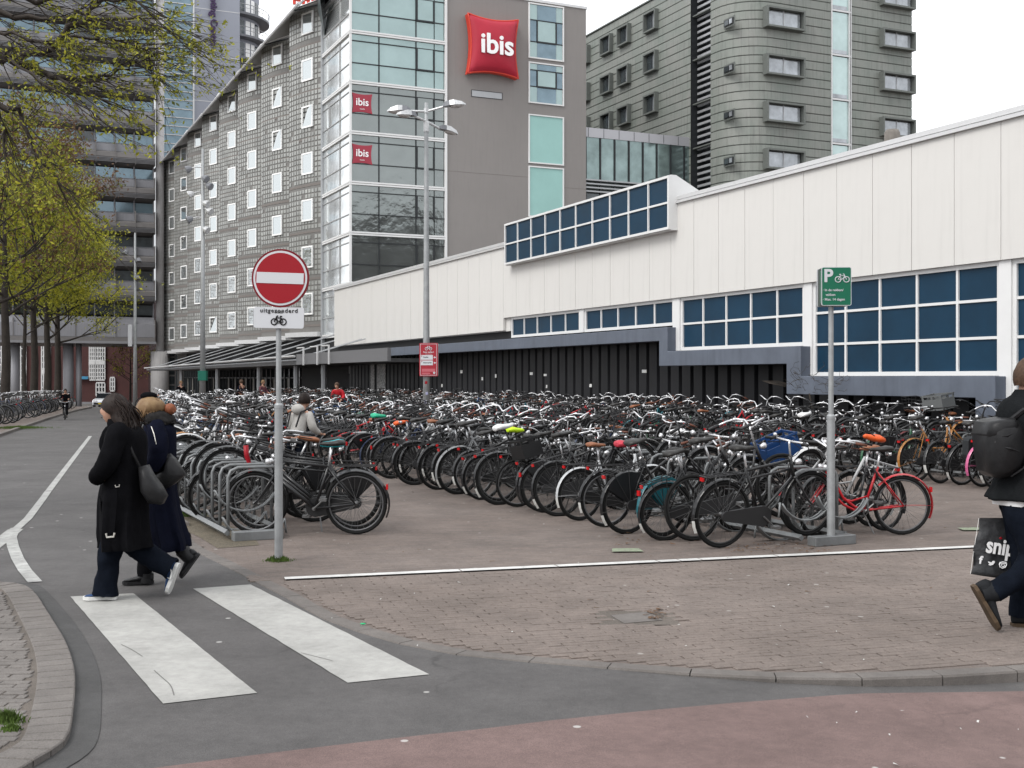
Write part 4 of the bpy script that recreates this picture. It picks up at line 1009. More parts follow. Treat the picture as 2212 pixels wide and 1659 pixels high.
def wheel_mesh(rim, nm, discy=False):
    mb = MB(); n = 30
    C = lambda r, y=0: [Vector((r*cos(2*pi*k/n), y, r*sin(2*pi*k/n))) for k in range(n)]
    def ring(r, t, m, seg=6):
        vs = []
        for k in range(n):
            q = 2*pi*k/n
            for j in range(seg):
                w = 2*pi*j/seg; rr = r + t*cos(w); vs.append((rr*cos(q), t*sin(w), rr*sin(q)))
        mb.mi = m; mb.add(vs, [(k*seg+j, k*seg+(j+1) % seg, ((k+1) % n)*seg+(j+1) % seg, ((k+1) % n)*seg+j) for k in range(n) for j in range(seg)])
    ring(WR-.019, .019, 0); ring(WR-.045, .011, 1, 4)
    mb.mi = 2
    for k in range(24):
        q = 2*pi*k/24; s_ = .03 if k % 2 else -.03; o = .25*(1 if k % 4 < 2 else -1)
        mb.tube([(.022*cos(q+o*4), s_, .022*sin(q+o*4)), ((WR-.05)*cos(q), 0, (WR-.05)*sin(q))], .0016, 3, cap=False)
    mb.tube([(0,-.05,0),(0,-.03,0),(0,-.029,0),(0,.029,0),(0,.03,0),(0,.05,0)], [.012,.026,.017,.017,.026,.012], 8)
    return mb.mesh(nm, [TYRE, rim, SPK], True)
WH = {'s': wheel_mesh(RIMS, 'wheel_silver'), 'b': wheel_mesh(RIMB, 'wheel_black')}
RA, FA = Vector((0,0,WR)), Vector((1.12,0,WR))
BBk = Vector((.46,0,.29))
def frame_mesh(kind):
    mb = MB(); r = .0165
    hb, ht = Vector((.905,0,.66)), Vector((.865,0,.84)); st = Vector((.285,0,.80))
    if kind == 'oma':
        mb.tube([ht-Vector((0,0,.04)), (.80,0,.62), (.70,0,.44), (.56,0,.33), BBk], r, 6); mb.tube([hb, (.83,0,.50), (.70,0,.36), (.55,0,.285), BBk], r*.9, 6)
        mb.tube([(.70,0,.42),(.60,0,.40),(.40,0,.46)], r*.7, 5)
    elif kind == 'step':
        mb.tube([ht, (.39,0,.50)], r, 6); mb.tube([hb, BBk], r*1.15, 6)
    elif kind == 'opa':
        mb.tube([ht-Vector((0,0,.01)), st-Vector((-.005,0,.03))], r, 6); mb.tube([hb, BBk], r, 6); mb.tube([ht-Vector((-.02,0,.10)), (.315,0,.68)], r*.8, 6)
    else:
        mb.tube([ht-Vector((0,0,.02)), st-Vector((-.01,0,.05))], r*1.1, 6); mb.tube([hb+Vector((.005,0,-.0)), BBk], r*1.35, 6)
    mb.tube([BBk, st], r, 6); mb.tube([hb-Vector((-.005,0,.02)), ht+Vector((-.006,0,.03))], .021, 6)
    for s in (-1, 1):
        mb.tube([RA+Vector((0,s*.06,0)), (.30,s*.02,.74)], .009, 4); mb.tube([RA+Vector((0,s*.06,0)), BBk+Vector((0,s*.03,0))], .011, 4)
    return mb.mesh('frame_'+kind, FC['black'], True)
def fork_mesh():
    mb = MB()
    for s in (-1, 1): mb.tube([(.91,s*.035,.64), (1.0,s*.045,.50), (1.08,s*.05,.38), FA+Vector((0,s*.05,0))], [.014,.013,.011,.009], 5)
    mb.tube([(.91,-.045,.645),(.91,.045,.645)], .018, 5); return mb.mesh('fork', FC['black'], True)
def guard_mesh(c, q0, q1, patch):
    mb = MB(); n = 16; R = WR+.028; vs = []
    for i in range(n+1):
        q = radians(q0+(q1-q0)*i/n)
        for y, dr in ((-.028,-.014),(0,.004),(.028,-.014)): vs.append((c.x+(R+dr)*cos(q), y, c.z+(R+dr)*sin(q)))
    for i in range(n):
        mb.mi = 1 if patch and i >= n-patch else 0
        mb.add([vs[i*3+k] for k in (0,1,2)]+[vs[i*3+3+k] for k in (0,1,2)], [(0,1,4,3),(1,2,5,4)])
    mb.mi = 0
    for s in (-1, 1): mb.tube([(c.x, s*.055, c.z), (c.x+R*cos(radians(q1-25)), s*.028, c.z+R*sin(radians(q1-25)))], .0025, 3)
    return mb.mesh('mudguard', [FC['black'], WPAT], True)
def bar_mesh(kind, gm, cm):
    mb = MB(); mb.mi = 0
    mb.tube([(.866,0,.84),(.845,0,1.0),(.848,0,1.03)], .012, 6)
    if kind == 'oma':      # swept back
        for s in (-1, 1): mb.tube([(.85,0,1.02),(.88,s*.06,1.04),(.90,s*.16,1.10),(.86,s*.26,1.12),(.76,s*.30,1.11),(.66,s*.31,1.09)], .0115, 6)
        ends = [((.66,s*.31,1.09),(.53,s*.315,1.065)) for s in (-1,1)]
    elif kind == 'flat':
        for s in (-1, 1): mb.tube([(.86,0,1.03),(.87,s*.10,1.03),(.85,s*.24,1.04)], .012, 6)
        ends = [((.85,s*.22,1.04),(.80,s*.33,1.035)) for s in (-1,1)]
    else:
        for s in (-1, 1): mb.tube([(.86,0,1.02),(.90,s*.08,1.02),(.90,s*.20,1.05),(.82,s*.29,1.07),(.74,s*.32,1.06)], .0115, 6)
        ends = [((.74,s*.32,1.06),(.61,s*.33,1.045)) for s in (-1,1)]
    mb.mi = 1
    for a, b in ends:
        mb.tube([a, b], .017, 6)
        a = Vector(a); mb.tube([a+Vector((.03,0,-.01)), a+Vector((.06,0,-.05)), Vector(b)+Vector((.03,0,-.05))], .006, 4)
    mb.mi = 2; mb.ball((.80 if kind == 'oma' else .82, .20, 1.125 if kind == 'oma' else 1.08), (.024,.024,.02), 6, 4)
    return mb.mesh('handlebar_'+kind, [cm, gm, CHR], True)
def saddle_mesh(m, cover=None):
    mb = MB(); mb.mi = 0; rings = []
    for x, w, h, dz in ((-.13,.035,.02,0),(-.12,.085,.03,.012),(-.06,.098,.036,.014),(0,.068,.032,.004),(.06,.034,.027,0),(.12,.024,.022,0),(.15,.012,.012,-.004)):
        if cover: w *= 1.12; h *= 1.35
        rings.append([(.245+x, w*cos(2*pi*k/10), 1.0+dz+h*sin(2*pi*k/10)*(1 if sin(2*pi*k/10) > 0 else .9)) for k in range(10)])
    mb.loft(rings); mb.mi = 1
    mb.tube([(.30,0,.76),(.262,0,.965)], .0135, 6)
    for s in (-.05, .05): mb.tube([(.16,s,.93),(.16,s,.97)], .02, 5)
    return mb.mesh('saddle', [m, CHR if not cover else BLK], True)
def carrier_mesh(lod=0):
    mb = MB(); z = .755
    for y in (-.065, 0, .065): mb.tube([(.20,y,z+.005),(-.24,y,z)], .006, 4)
    mb.tube([(.20,-.065,z+.005),(.20,.065,z+.005)], .006, 4)
    for x in (-.24, -.10, .05): mb.tube([(x,-.065,z),(x,.065,z)], .005, 4)
    for s in (-1, 1): mb.tube([(-.16,s*.065,z),(0,s*.062,WR)], .0055, 4); mb.tube([(.05,s*.065,z),(0,s*.062,WR)], .0055, 4); mb.tube([(.20,s*.06,z),(.29,s*.02,.78)], .005, 4)
    return mb.mesh('carrier', BLK, False)
def chain_mesh():
    mb = MB(); pts = []
    for k in range(9): q = radians(90-k*22.5); pts.append((.46+.108*cos(q), .29+.108*sin(q)))
    for k in range(7): q = radians(-90-k*30); pts.append((-.0+.052*cos(q), WR-.01+.052*sin(q)))
    mb.prism(pts, -.075, -.04, 1); return mb.mesh('chain_case', BLK, False)
def crank_mesh():
    mb = MB(); mb.tube([(.46,-.06,.29),(.46,.06,.29)], .02, 6); mb.tube([(.46,-.085,.29),(.58,-.095,.18)], .009, 4); mb.tube([(.46,.075,.29),(.34,.09,.40)], .009, 4)
    mb.box(.54,.62,-.17,-.09,.165,.19); mb.box(.30,.38,.09,.17,.39,.415)
    q = [Vector((.46+.08*cos(2*pi*k/14), -.055, .29+.08*sin(2*pi*k/14))) for k in range(14)]; mb.tube(q, .006, 4, closed=True)
    return mb.mesh('crank', SPK, False)
def crate_mesh(m, w=.38, l=.30, h=.26, nm='crate'):
    mb = MB(); t = .012
    mb.box(-l/2, l/2, -w/2, w/2, 0, t)
    for a, b in ((-l/2, -l/2+t), (l/2-t, l/2)):
        mb.box(a, b, -w/2, w/2, h-.03, h); mb.box(a, b, -w/2, w/2, t, h*.72)
        for y in (-w/2, 0-.02, w/2-.04): mb.box(a, b, y, y+.04, h*.72, h-.03)
    for a, b in ((-w/2, -w/2+t), (w/2-t, w/2)): mb.box(-l/2+t, l/2-t, a, b, h-.03, h); mb.box(-l/2+t, l/2-t, a, b, t, h*.72); mb.box(-.03, .03, a, b, h*.72, h-.03)
    mb.box(-l/2-.01, l/2+.01, -w/2-.01, -w/2, h-.025, h+.003); mb.box(-l/2-.01, l/2+.01, w/2, w/2+.01, h-.025, h+.003)
    return mb.mesh(nm, m)
FM = {k: frame_mesh(k) for k in ('oma', 'step', 'opa', 'mod')}; FK = fork_mesh()
GRr = guard_mesh(RA, 40, 205, 2); GRp = guard_mesh(RA, 40, 205, 0); GRf = guard_mesh(FA, 150, 10, 0)
GRf = guard_mesh(FA, 20, 165, 0)
BARS = {(k, g, c): bar_mesh(k, gm, cm) for k in ('oma','flat','mid') for g, gm in (('b', BLK), ('t', GRIP)) for c, cm in (('c', CHR), ('k', BLK))}
SD = {'black': saddle_mesh(SADB), 'tan': saddle_mesh(SADT)}
for n_, c_ in dict(turquoise=(.01,.42,.48), lime=(.55,.80,.02), green=(.02,.36,.20), orange=(.65,.10,.02), red=(.42,.03,.05), white=(.7,.7,.7)).items(): SD[n_] = saddle_mesh(mat('cover_'+n_, c_, .45, var=.1, vs=30, bump=.4, bs=40), 1)
CR, CH, CK = carrier_mesh(), chain_mesh(), crank_mesh()
LB = MB().box(-.262,-.245,-.028,.028,.71,.745).mesh('rear_light', LRED)
LB2 = MB().box(-.355,-.335,-.025,.025,.50,.56).mesh('rear_light', LRED)
mb = MB(); mb.tube([(.93,0,.80),(.97,0,.805),(.995,0,.805)], [.018,.034,.03], 8); HL = mb.mesh('headlight', CHR, True)
mb = MB(); mb.tube([(.42,.03,.28),(.36,.16,.0)], .009, 5); KS = mb.mesh('kickstand', SPK)
mb = MB(); mb.tube([(.42,.03,.28),(.36,.16,.0)], .009, 5)
def coat_mesh():
    mb = MB()
    for s in (-.036, .036):
        pts = [(0, s, WR)] + [((WR+.02)*cos(radians(q)), s, WR+(WR+.02)*sin(radians(q))) for q in range(45, 136, 10)]
        mb.add(pts, [tuple(range(len(pts)))])
    return mb.mesh('coat_guard', FC['black'])
CG = coat_mesh()
def pannier_mesh():
    mb = MB()
    for s in (-1, 1):
        y0, y1 = sorted((s*.075, s*.20)); P4 = lambda z, k: [(-.24*k-.02, y0, z), (.14*k-.02, y0, z), (.14*k-.02, y0+(y1-y0)*(.6+.4*k), z), (-.24*k-.02, y0+(y1-y0)*(.6+.4*k), z)]
        mb.loft([P4(.43,.85), P4(.5,.98), P4(.72,1.0), P4(.765,.9)])
    mb.loft([[(-.22,-.2,.765),(.12,-.2,.765),(.12,.2,.765),(-.22,.2,.765)],[(-.2,-.17,.785),(.1,-.17,.785),(.1,.17,.785),(-.2,.17,.785)]])
    return mb.mesh('pannier', mat('pannier_cloth', (.018,.02,.022), .8, rnd=.6, bump=.3, bs=20))
def basket_mesh():
    mb = MB(); 
    for k in range(5):
        z = .12*0+.06*k; w = .13+.012*k; mb.tube([(-w,-w*1.2,z),(w,-w*1.2,z),(w,w*1.2,z),(-w,w*1.2,z)], .004 if k < 4 else .008, 4, closed=True)
    for k in range(16):
        a = 2*pi*k/16; f_ = 1/max(abs(cos(a)), abs(sin(a))); x, y = cos(a)*f_, sin(a)*f_; mb.tube([(x*.13,y*.156,0),(x*.178,y*.214,.24)], .003, 3)
    for k in range(-2, 3): mb.tube([(-.13,k*.06,0),(.13,k*.06,0)], .003, 3)
    return mb.mesh('basket', BLK)
def lock_mesh():
    mb = MB(); mb.tube([(.30+.05*cos(a), .03+.04*sin(a*2), .80-.16*abs(sin(a/2))) for a in [i*2*pi/14 for i in range(14)]], .011, 5, closed=True)
    return mb.mesh('lock', mat('lock_black', (.02,.02,.022), .5, rnd=.5), True)
mb = MB(); mb.tube([(.86,-.04,1.02),(.95,-.06,.95),(.94,0,.88),(.90,.05,.84),(.86,.03,.74)], .004, 4); CBL = mb.mesh('brake_cable', BLK)
PAN, BSK, LCK = pannier_mesh(), basket_mesh(), lock_mesh()
CRT = {'black': crate_mesh(BLK), 'blue': crate_mesh(mat('crate_blue', (.009,.04,.13), .45, var=.1, vs=8), .38, .46, .27), 'grey': crate_mesh(mat('crate_grey', (.12,.125,.125), .5), .44, .36, .28)}
def setmat(o, idx, m): o.material_slots[idx].link = 'OBJECT'; o.material_slots[idx].material = m
rb_ = random.Random(5)
def bike(loc, head, lean=0, pitch=0, kind='oma', col='black', rim='s', bars='oma', bc='c', grip='b', saddle='black', guard=True, patch=True, coat=None, crate=None, chain=True, stand=False, steer=0, sc=1.0, carrier=True, label='', group=None, detail=2):
    b = empty('bicycle', loc, 0, label, 'bicycle', group)
    b.rotation_mode = 'XYZ'
    b.matrix_world = Matrix.Translation(loc) @ Matrix.Rotation(head, 4, 'Z') @ Matrix.Rotation(lean, 4, 'X') @ Matrix.Rotation(-pitch, 4, 'Y') @ Matrix.Scale(sc, 4)
    def P(nm, me, m=None, slot=0, xf=None):
        o = bpy.data.objects.new(nm, me); COL.objects.link(o); o.parent = b
        if m: setmat(o, slot, m)
        if xf: o.matrix_local = xf
        return o
    fm = FC[col]
    P('frame', FM[kind], fm)
    SX = Matrix.Translation((.885,0,.75)) @ Matrix.Rotation(radians(-12), 4, 'Y') @ Matrix.Rotation(steer, 4, 'Z') @ Matrix.Rotation(radians(12), 4, 'Y') @ Matrix.Translation((-.885,0,-.75))
    P('fork', FK, fm, xf=SX)
    r1 = P('front_wheel', WH[rim], xf=SX @ Matrix.Translation(FA) @ Matrix.Rotation(rb_.uniform(0,1), 4, 'Y')); P('rear_wheel', WH[rim], xf=Matrix.Translation(RA) @ Matrix.Rotation(rb_.uniform(0,1), 4, 'Y'))
    P('handlebar', BARS[(bars, grip, bc)], xf=SX); P('saddle', SD[saddle])
    if guard: P('rear_mudguard', GRr if patch else GRp, fm); P('front_mudguard', GRf, fm, xf=SX)
    if carrier: P('carrier', CR, FC['silver'] if col == 'white' else None)
    if guard or carrier: P('rear_light', LB if carrier else LB2)
    if detail > 1:
        P('crank', CK)
        if chain: P('chain_case', CH, FC[col] if col in ('pink',) else None)
        P('headlight', HL, xf=SX)
        if stand: P('kickstand', KS)
    if detail > 1 and not crate:
        q_ = rb_.random()
        if label and q_ < .07 and carrier and loc[1] > 14: P('pannier', PAN)
        elif label and q_ < .16 and loc[1] > 14: P('basket', BSK, xf=SX @ Matrix.Translation((1.02,0,.86)))
        if q_ > .35: P('lock', LCK)
        P('brake_cable', CBL, xf=SX)
    if coat: P('coat_guard', CG, FC[coat])
    if crate:
        if crate == 'rear': P('crate', CRT['black'], xf=Matrix.Translation((-.06,0,.765)))
        else: P('crate', CRT[crate], xf=SX @ Matrix.Translation((1.08,0,.90)) @ Matrix.Rotation(radians(22), 4, 'Y')); 
    return b
# racks
GALV = mat('galvanised', (.19,.197,.20), .5, metal=.45, var=.18, vs=6, rnd=.1)
def hoop_mesh():
    """upright bent tube beside the front wheel with a curved wheel gutter; local x = bike direction, origin at wheel centre on the ground"""
    mb = MB()
    mb.tube([(-.28,.0,.02),(-.28,0,.68),(-.25,0,.74),(-.18,0,.765),(.20,0,.765),(.28,0,.73),(.31,0,.66),(.31,0,.02)], .019, 7)
    return mb.mesh('hoop', GALV, True)
def gutter_mesh():
    mb = MB(); pts = []
    for q in range(-150, -19, 13): pts.append((.375*cos(radians(q)), 0, WR+.375*sin(radians(q))+.03))
    for s in (-.03, .03): mb.tube([(p[0], s, p[2]) for p in pts], .010, 5)
    vs = [(p[0], s, p[2]-.012) for p in pts for s in (-.035,.035)]
    mb.add(vs, [(2*i, 2*i+1, 2*i+3, 2*i+2) for i in range(len(pts)-1)])
    mb.tube([(-.33,0,.20),(-.35,0,.04)], .012, 5); return mb.mesh('gutter', GALV, True)
HOOP, GUT = hoop_mesh(), gutter_mesh()
def walk(poly, step):
    """positions and unit tangents along a polyline"""
    out = []; P_ = resample([Vector((x, y, 0)) for x, y in poly], step)
    for i, p in enumerate(P_):
        t = P_[min(i+1, len(P_)-1)] - P_[max(i-1, 0)]; out.append((p, t.normalized()))
    return out
def rack(name_label, poly, step, faces, hi0=0, nh=200):
    """faces: +1 bikes stand on the right (their front wheels at the line), -1 on the left"""
    r = empty('bicycle_rack', (poly[0][0], poly[0][1], 0), 0, name_label, 'bicycle rack')
    o0 = Vector((poly[0][0], poly[0][1], 0)); mb = MB()
    W_ = walk(poly, step)
    for off in (-.30, .30):
        q = [p + Vector((t.y, -t.x, 0))*off + Vector((0,0,.075+drop(p.y))) - o0 for p, t in W_[::6]+[W_[-1]]]
        mb = MB(); mb.tube([q[0]]+q[1:], .035, 4); mb.build('rail', GALV, r)
    n = 0
    for i, (p, t) in enumerate(W_[:nh]):
        hi = .26 if (i+hi0) % 2 else 0
        for f_ in faces:
            d = Vector((t.y, -t.x, 0))*(-f_)      # bike forward direction
            a = atan2(d.y, d.x)
            for me, nm in ((HOOP, 'hoop'), (GUT, 'gutter')):
                if nm == 'hoop' and f_ != faces[0]: continue
                o = bpy.data.objects.new(nm, me); COL.objects.link(o); o.parent = r
                o.matrix_local = Matrix.Translation(p-o0+Vector((0,0,(hi if nm == 'gutter' else 0)+drop(p.y)))+(t*.20-d*.06 if nm == 'hoop' else t*0)-(d*.25*(1 if len(faces) > 1 else 0) if nm == 'gutter' else d*0)) @ Matrix.Rotation(a, 4, 'Z')
    mb = MB(); d = W_[0][1]; nrm = Vector((d.y, -d.x, 0)); p = -d*.12
    a = atan2(nrm.y, nrm.x); mb.obox(Matrix.Translation(p+Vector((0,0,.05))) @ Matrix.Rotation(a, 4, 'Z'), .27, .07, .05)
    bevel(mb.build('foot', GALV, r), .006, 1)
    return r, W_
ROW1 = [(-2.82,12.95), (-4.75,16.9), (-7.3,25), (-11.4,38), (-15.6,50)]
R2a, R2b = Vector((3.32,12.55)), Vector((3.32-.425*38, 12.55+.905*38))
ROW2 = [tuple(R2a), tuple(R2b)]
R3a = Vector((10.3,16.2)); ROW3 = [tuple(R3a), tuple(R3a+Vector((-.405,.914))*60)]
STEP = .41
rk1, W1 = rack('galvanised bicycle rack nearest the road, hoops and wheel gutters showing behind the no entry sign', ROW1, STEP, (1,), 0)
rk2, W2 = rack('long double sided bicycle rack running away from the green parking sign', ROW2, STEP, (1,-1), 1, 70)
rk3, W3 = rack('long double sided bicycle rack nearest the white building', ROW3, STEP, (-1,1), 1, 40)
slots = []
for rn, W_, faces in ((1, W1, (1,)), (2, W2, (-1, 1)), (3, W3, (-1, 1))):
    for i, (p, t) in enumerate(W_):
        for f_ in faces:
            nrm = Vector((t.y, -t.x, 0)); d = nrm*(-f_)
            slots.append((p.y + (0 if f_ == -1 else 2.5*(rn != 1)), rn, i, f_, p, d, t))
slots.sort(key=lambda s: s[0])
STYLES = ['oma','oma','opa','step','mod','oma','opa','step']
COLS = ['black']*30 + ['grey','darkblue','silver','white','maroon','blue','green','grey','teal','red','darkblue','ochre']
ORD = ['nearest','second','third','fourth','fifth','sixth','seventh','eighth','ninth','tenth','eleventh','twelfth','thirteenth','fourteenth','fifteenth','sixteenth','seventeenth','eighteenth','nineteenth','twentieth']
ROWN = {(1,1):'roadside rack', (2,-1):'left side of middle rack', (2,1):'right side of middle rack', (3,-1):'outer side of wall rack', (3,1):'wall side of wall rack'}
SPECIAL = {                                      # (row, face, index): overrides, from the photo
 (1,1,0): dict(kind='mod', col='black', rim='s', bars='flat', bc='k', patch=False, saddle='black', coat=None, desc='black city bicycle with a large hub dynamo wheel'),
 (1,1,1): dict(kind='opa', col='black', saddle='turquoise', rim='s', patch=True, desc='black bicycle with a turquoise saddle cover'),
 (1,1,2): dict(kind='mod', col='black', saddle='black', coat=None, desc='black bicycle'),
 (1,1,9): dict(kind='oma', col='white', desc='white bicycle'),
 (2,-1,0): dict(kind='opa', col='black', rim='b', coat=None, saddle='black', steer=.0, desc='black double top tube bicycle with white mudguard tip'),
 (2,-1,1): dict(kind='oma', col='black', patch=False, coat=None, desc='black bicycle'),
 (2,-1,2): dict(kind='step', col='black', coat=None),
 (2,-1,3): dict(kind='oma', col='black', coat='teal', tealg=True, patch=False, desc='black bicycle with a teal mudguard and teal coat guard'),
 (2,-1,5): dict(kind='step', col='black', saddle='red', desc='black bicycle with a red saddle cover'),
 (2,-1,10): dict(kind='oma', col='black', crate='rear', desc='black bicycle with a black crate on its carrier'),
 (2,-1,13): dict(kind='oma', col='black', saddle='lime', desc='black bicycle with a lime green saddle cover'),
 (2,-1,24): dict(kind='step', col='white', saddle='orange', desc='white bicycle with an orange saddle cover'),
 (2,-1,27): dict(kind='oma', col='black', saddle='green', desc='black bicycle with a green saddle cover'),
 (2,-1,29): dict(kind='oma', col='white', patch=False, desc='white bicycle with a white carrier'),
 (2,-1,7): dict(kind='oma', col='silver', desc='silver bicycle'),
 (2,1,0): dict(kind='oma', col='red', rim='s', bars='oma', saddle='black', carrier=False, patch=False, guard=True, chain=False, desc='bright red step through bicycle'),
 (2,1,1): dict(kind='oma', col='black', saddle='tan', bars='oma', desc='black bicycle with a tan saddle'),
 (2,1,3): dict(kind='oma', col='black', crate='blue', desc='black bicycle carrying a big blue crate at the front'),
 (2,1,2): dict(kind='oma', col='white', saddle='orange', desc='white bicycle with an orange saddle cover'),
 (3,-1,9): dict(kind='oma', col='pink', coat=None, saddle='tan', patch=False, desc='pink bicycle with a brown saddle'),
 (3,-1,12): dict(kind='oma', col='ochre', desc='ochre bicycle'),
 (3,1,16): dict(kind='oma', col='black', crate='grey', desc='black bicycle with a grey crate at the front'),
 (3,1,11): dict(kind='oma', col='orange', crate='black', desc='orange bicycle with a black crate at the front'),
 (3,1,6): dict(kind='oma', col='teal', desc='teal bicycle'),
 (3,1,8): dict(kind='oma', col='ochre', desc='ochre bicycle'),
}
LIMIT = 270; far = []; count = 0; seen_lab = {}
for sl_ in slots:
    key_y, rn, i, f_, p, d, t = sl_
    r_ = rb_.random()
    if r_ < .035 and (rn, f_, i) not in SPECIAL: continue
    if rn == 3 and p.y < 17.5 and f_ == -1 and i < 2: continue
    if rn == 3 and f_ == 1 and i < 2: continue
    opt = dict(kind=rb_.choice(STYLES), col=rb_.choice(COLS), rim=rb_.choice('sbbb'), bars=rb_.choice(['oma','oma','mid','flat']), bc=rb_.choice('ccckk'), grip=rb_.choice('bbbt'),
      saddle=rb_.choice(['black']*22+['tan','tan','white']), guard=rb_.random() < .93, patch=rb_.random() < .62, coat=rb_.choice([None]*4+['black']), chain=rb_.random() < .8, carrier=rb_.random() < .9,
      steer=rb_.uniform(-.16,.16), sc=rb_.uniform(.92,1.05), lean=rb_.uniform(-.11,.11), jit=rb_.uniform(-.10,.10), slide=rb_.uniform(-.16,.07), stand=rb_.random() < .3)
    if i < 12 and rb_.random() < .8: opt['col'] = 'black'
    if opt['col'] in ('red','ochre') and (rn == 2 and i < 30): opt['col'] = 'black'
    sp = dict(SPECIAL.get((rn, f_, i), {})); desc = sp.pop('desc', None); tealg = sp.pop('tealg', None)
    opt.update(sp)
    hi = .26 if (i + (0 if rn == 1 else 1)) % 2 else 0
    if (rn, f_, i) == (2,-1,0): opt.update(lean=radians(5), jit=-.02, slide=-.02); hi = .03
    if (rn, f_, i) == (2,1,0): opt.update(lean=radians(-10), jit=.12, slide=-.05); hi = 0
    if (rn, f_, i) == (1,1,0): opt.update(lean=radians(-3), jit=-.30, slide=.05); hi = .02
    if (rn, f_, i) == (1,1,1): opt.update(lean=radians(-5), jit=-.27, slide=.0); hi = .02
    if (rn, f_, i) == (1,1,2): opt.update(jit=-.2)
    head = atan2(d.y, d.x) + opt['jit'] - (.12 if rn == 1 and i > 2 else 0)
    sc = opt['sc']; L = 1.12*sc
    fw = p + d*(opt['slide'] + (.12 if rn == 1 else -.25))      # front wheel contact
    pitch = math.asin(hi/L)
    dirv = Vector((cos(head), sin(head), 0)); loc = fw - dirv*L*cos(pitch); loc.z = drop(p.y) + .003
    pos = {(2,1,0): ((4.36,13.2), 183, 0, 0), (2,-1,0): ((2.17,12.2), 26.5, .06, 5), (1,1,0): ((-1.745,13.24), 178, 0, -3), (1,1,1): ((-1.80,13.62), 176, .0, -6), (1,1,2): ((-1.9,14.0), 172, .0, 4), (2,-1,1): ((2.02,12.75), 22, .2, -3)}.get((rn,f_,i))
    if pos:
        loc = Vector((*pos[0], .003)); head = radians(pos[1]); pitch = math.asin(pos[2]/L); opt['lean'] = radians(pos[3]); opt['steer'] = 0
    if count < LIMIT and p.y < 47:
        cn = opt['col'].replace('dark', 'dark ')
        ex = ' with tan saddle' if opt['saddle'] == 'tan' else ' with white saddle cover' if opt['saddle'] == 'white' else ''
        if not ex: ex = {'k': ' with black handlebars', 'c': ' with chrome handlebars'}[opt['bc']]
        st_ = {'oma':'step through ', 'step':'low frame ', 'opa':'double top tube ', 'mod':'diamond frame '}[opt['kind']]
        rname = ROWN[(rn, f_)]; vis = i < 20 and not (rn == 3 and f_ == 1)
        if desc and len(desc.split()) > 2: lab = desc + ', ' + rname
        elif vis: lab = '%s bicycle%s, %s from near end, %s' % (cn, ex if i > 3 else '', ORD[i], rname)
        else: lab = '%s %sbicycle%s, back of %s' % (cn, st_, ex, rname)
        seen_lab[lab] = seen_lab.get(lab, 0)+1
        b = bike(loc, head, opt['lean'], pitch, opt['kind'], opt['col'], opt['rim'], opt['bars'], opt['bc'], opt['grip'], opt['saddle'], opt['guard'], opt['patch'], opt['coat'], opt.get('crate'), opt['chain'], opt['stand'], opt['steer'], sc, opt['carrier'], lab, 'bicycles parked in the racks', 2 if p.y < 32 else 1)
        if tealg:
            for c_ in b.children:
                if c_.name.startswith('rear_mudguard'): setmat(c_, 0, FC['teal'])
        count += 1
    else: far.append((loc, head, opt, pitch))
# the far bicycles: one joined mass
def merge(mb_v, mb_f, mb_m, me, Mx, mlist, slotm=None):
    n = len(mb_v); mb_v += [tuple(Mx @ v.co) for v in me.vertices]
    idx = []
    for k, m in enumerate(me.materials):
        m = (slotm if slotm and k == 0 else m)
        if m not in mlist: mlist.append(m)
        idx.append(mlist.index(m))
    for p_ in me.polygons: mb_f.append(tuple(v+n for v in p_.vertices)); mb_m.append(idx[p_.material_index])
def lowwheel():
    mb = MB(); n = 16
    for r, t, m in ((WR-.02,.02,0),(WR-.045,.01,1)):
        vs = []
        for k in range(n):
            q = 2*pi*k/n
            for j in range(3): w = 2*pi*j/3; rr = r+t*cos(w); vs.append((rr*cos(q), t*sin(w), rr*sin(q)))
        mb.mi = m; mb.add(vs, [(k*3+j, k*3+(j+1) % 3, ((k+1) % n)*3+(j+1) % 3, ((k+1) % n)*3+j) for k in range(n) for j in range(3)])
    return mb.mesh('low_wheel', [TYRE, RIMS], True)
LW = lowwheel()
def farmass(name, items, label, cat, group=None):
    V, Fc, Mi, ML = [], [], [], []
    for loc, head, o_, pitch in items:
        B = Matrix.Translation(loc) @ Matrix.Rotation(head, 4, 'Z') @ Matrix.Rotation(o_['lean'], 4, 'X') @ Matrix.Rotation(-pitch, 4, 'Y') @ Matrix.Scale(o_['sc'], 4)
        fm = FC[o_['col']]
        merge(V, Fc, Mi, FM[o_['kind']], B, ML, fm)
        merge(V, Fc, Mi, LW, B @ Matrix.Translation(FA), ML); merge(V, Fc, Mi, LW, B @ Matrix.Translation(RA), ML)
        merge(V, Fc, Mi, BARS[(o_['bars'], o_['grip'], o_['bc'])], B, ML); merge(V, Fc, Mi, SD[o_['saddle']], B, ML)
        if o_['guard']: merge(V, Fc, Mi, GRr if o_['patch'] else GRp, B, ML, fm)
        merge(V, Fc, Mi, LB, B, ML)
    me = bpy.data.meshes.new(name); me.from_pydata(V, [], Fc)
    for m in ML: me.materials.append(m)
    me.polygons.foreach_set('material_index', Mi); me.polygons.foreach_set('use_smooth', [True]*len(Fc)); me.update()
    return tag(link(name, me), label, cat, group, 'stuff')
farmass('bicycle_crowd', far, 'dense far crowd of parked bicycles with pale handlebars in front of the hotel', 'bicycles')
print('bikes', count, 'far', len(far))
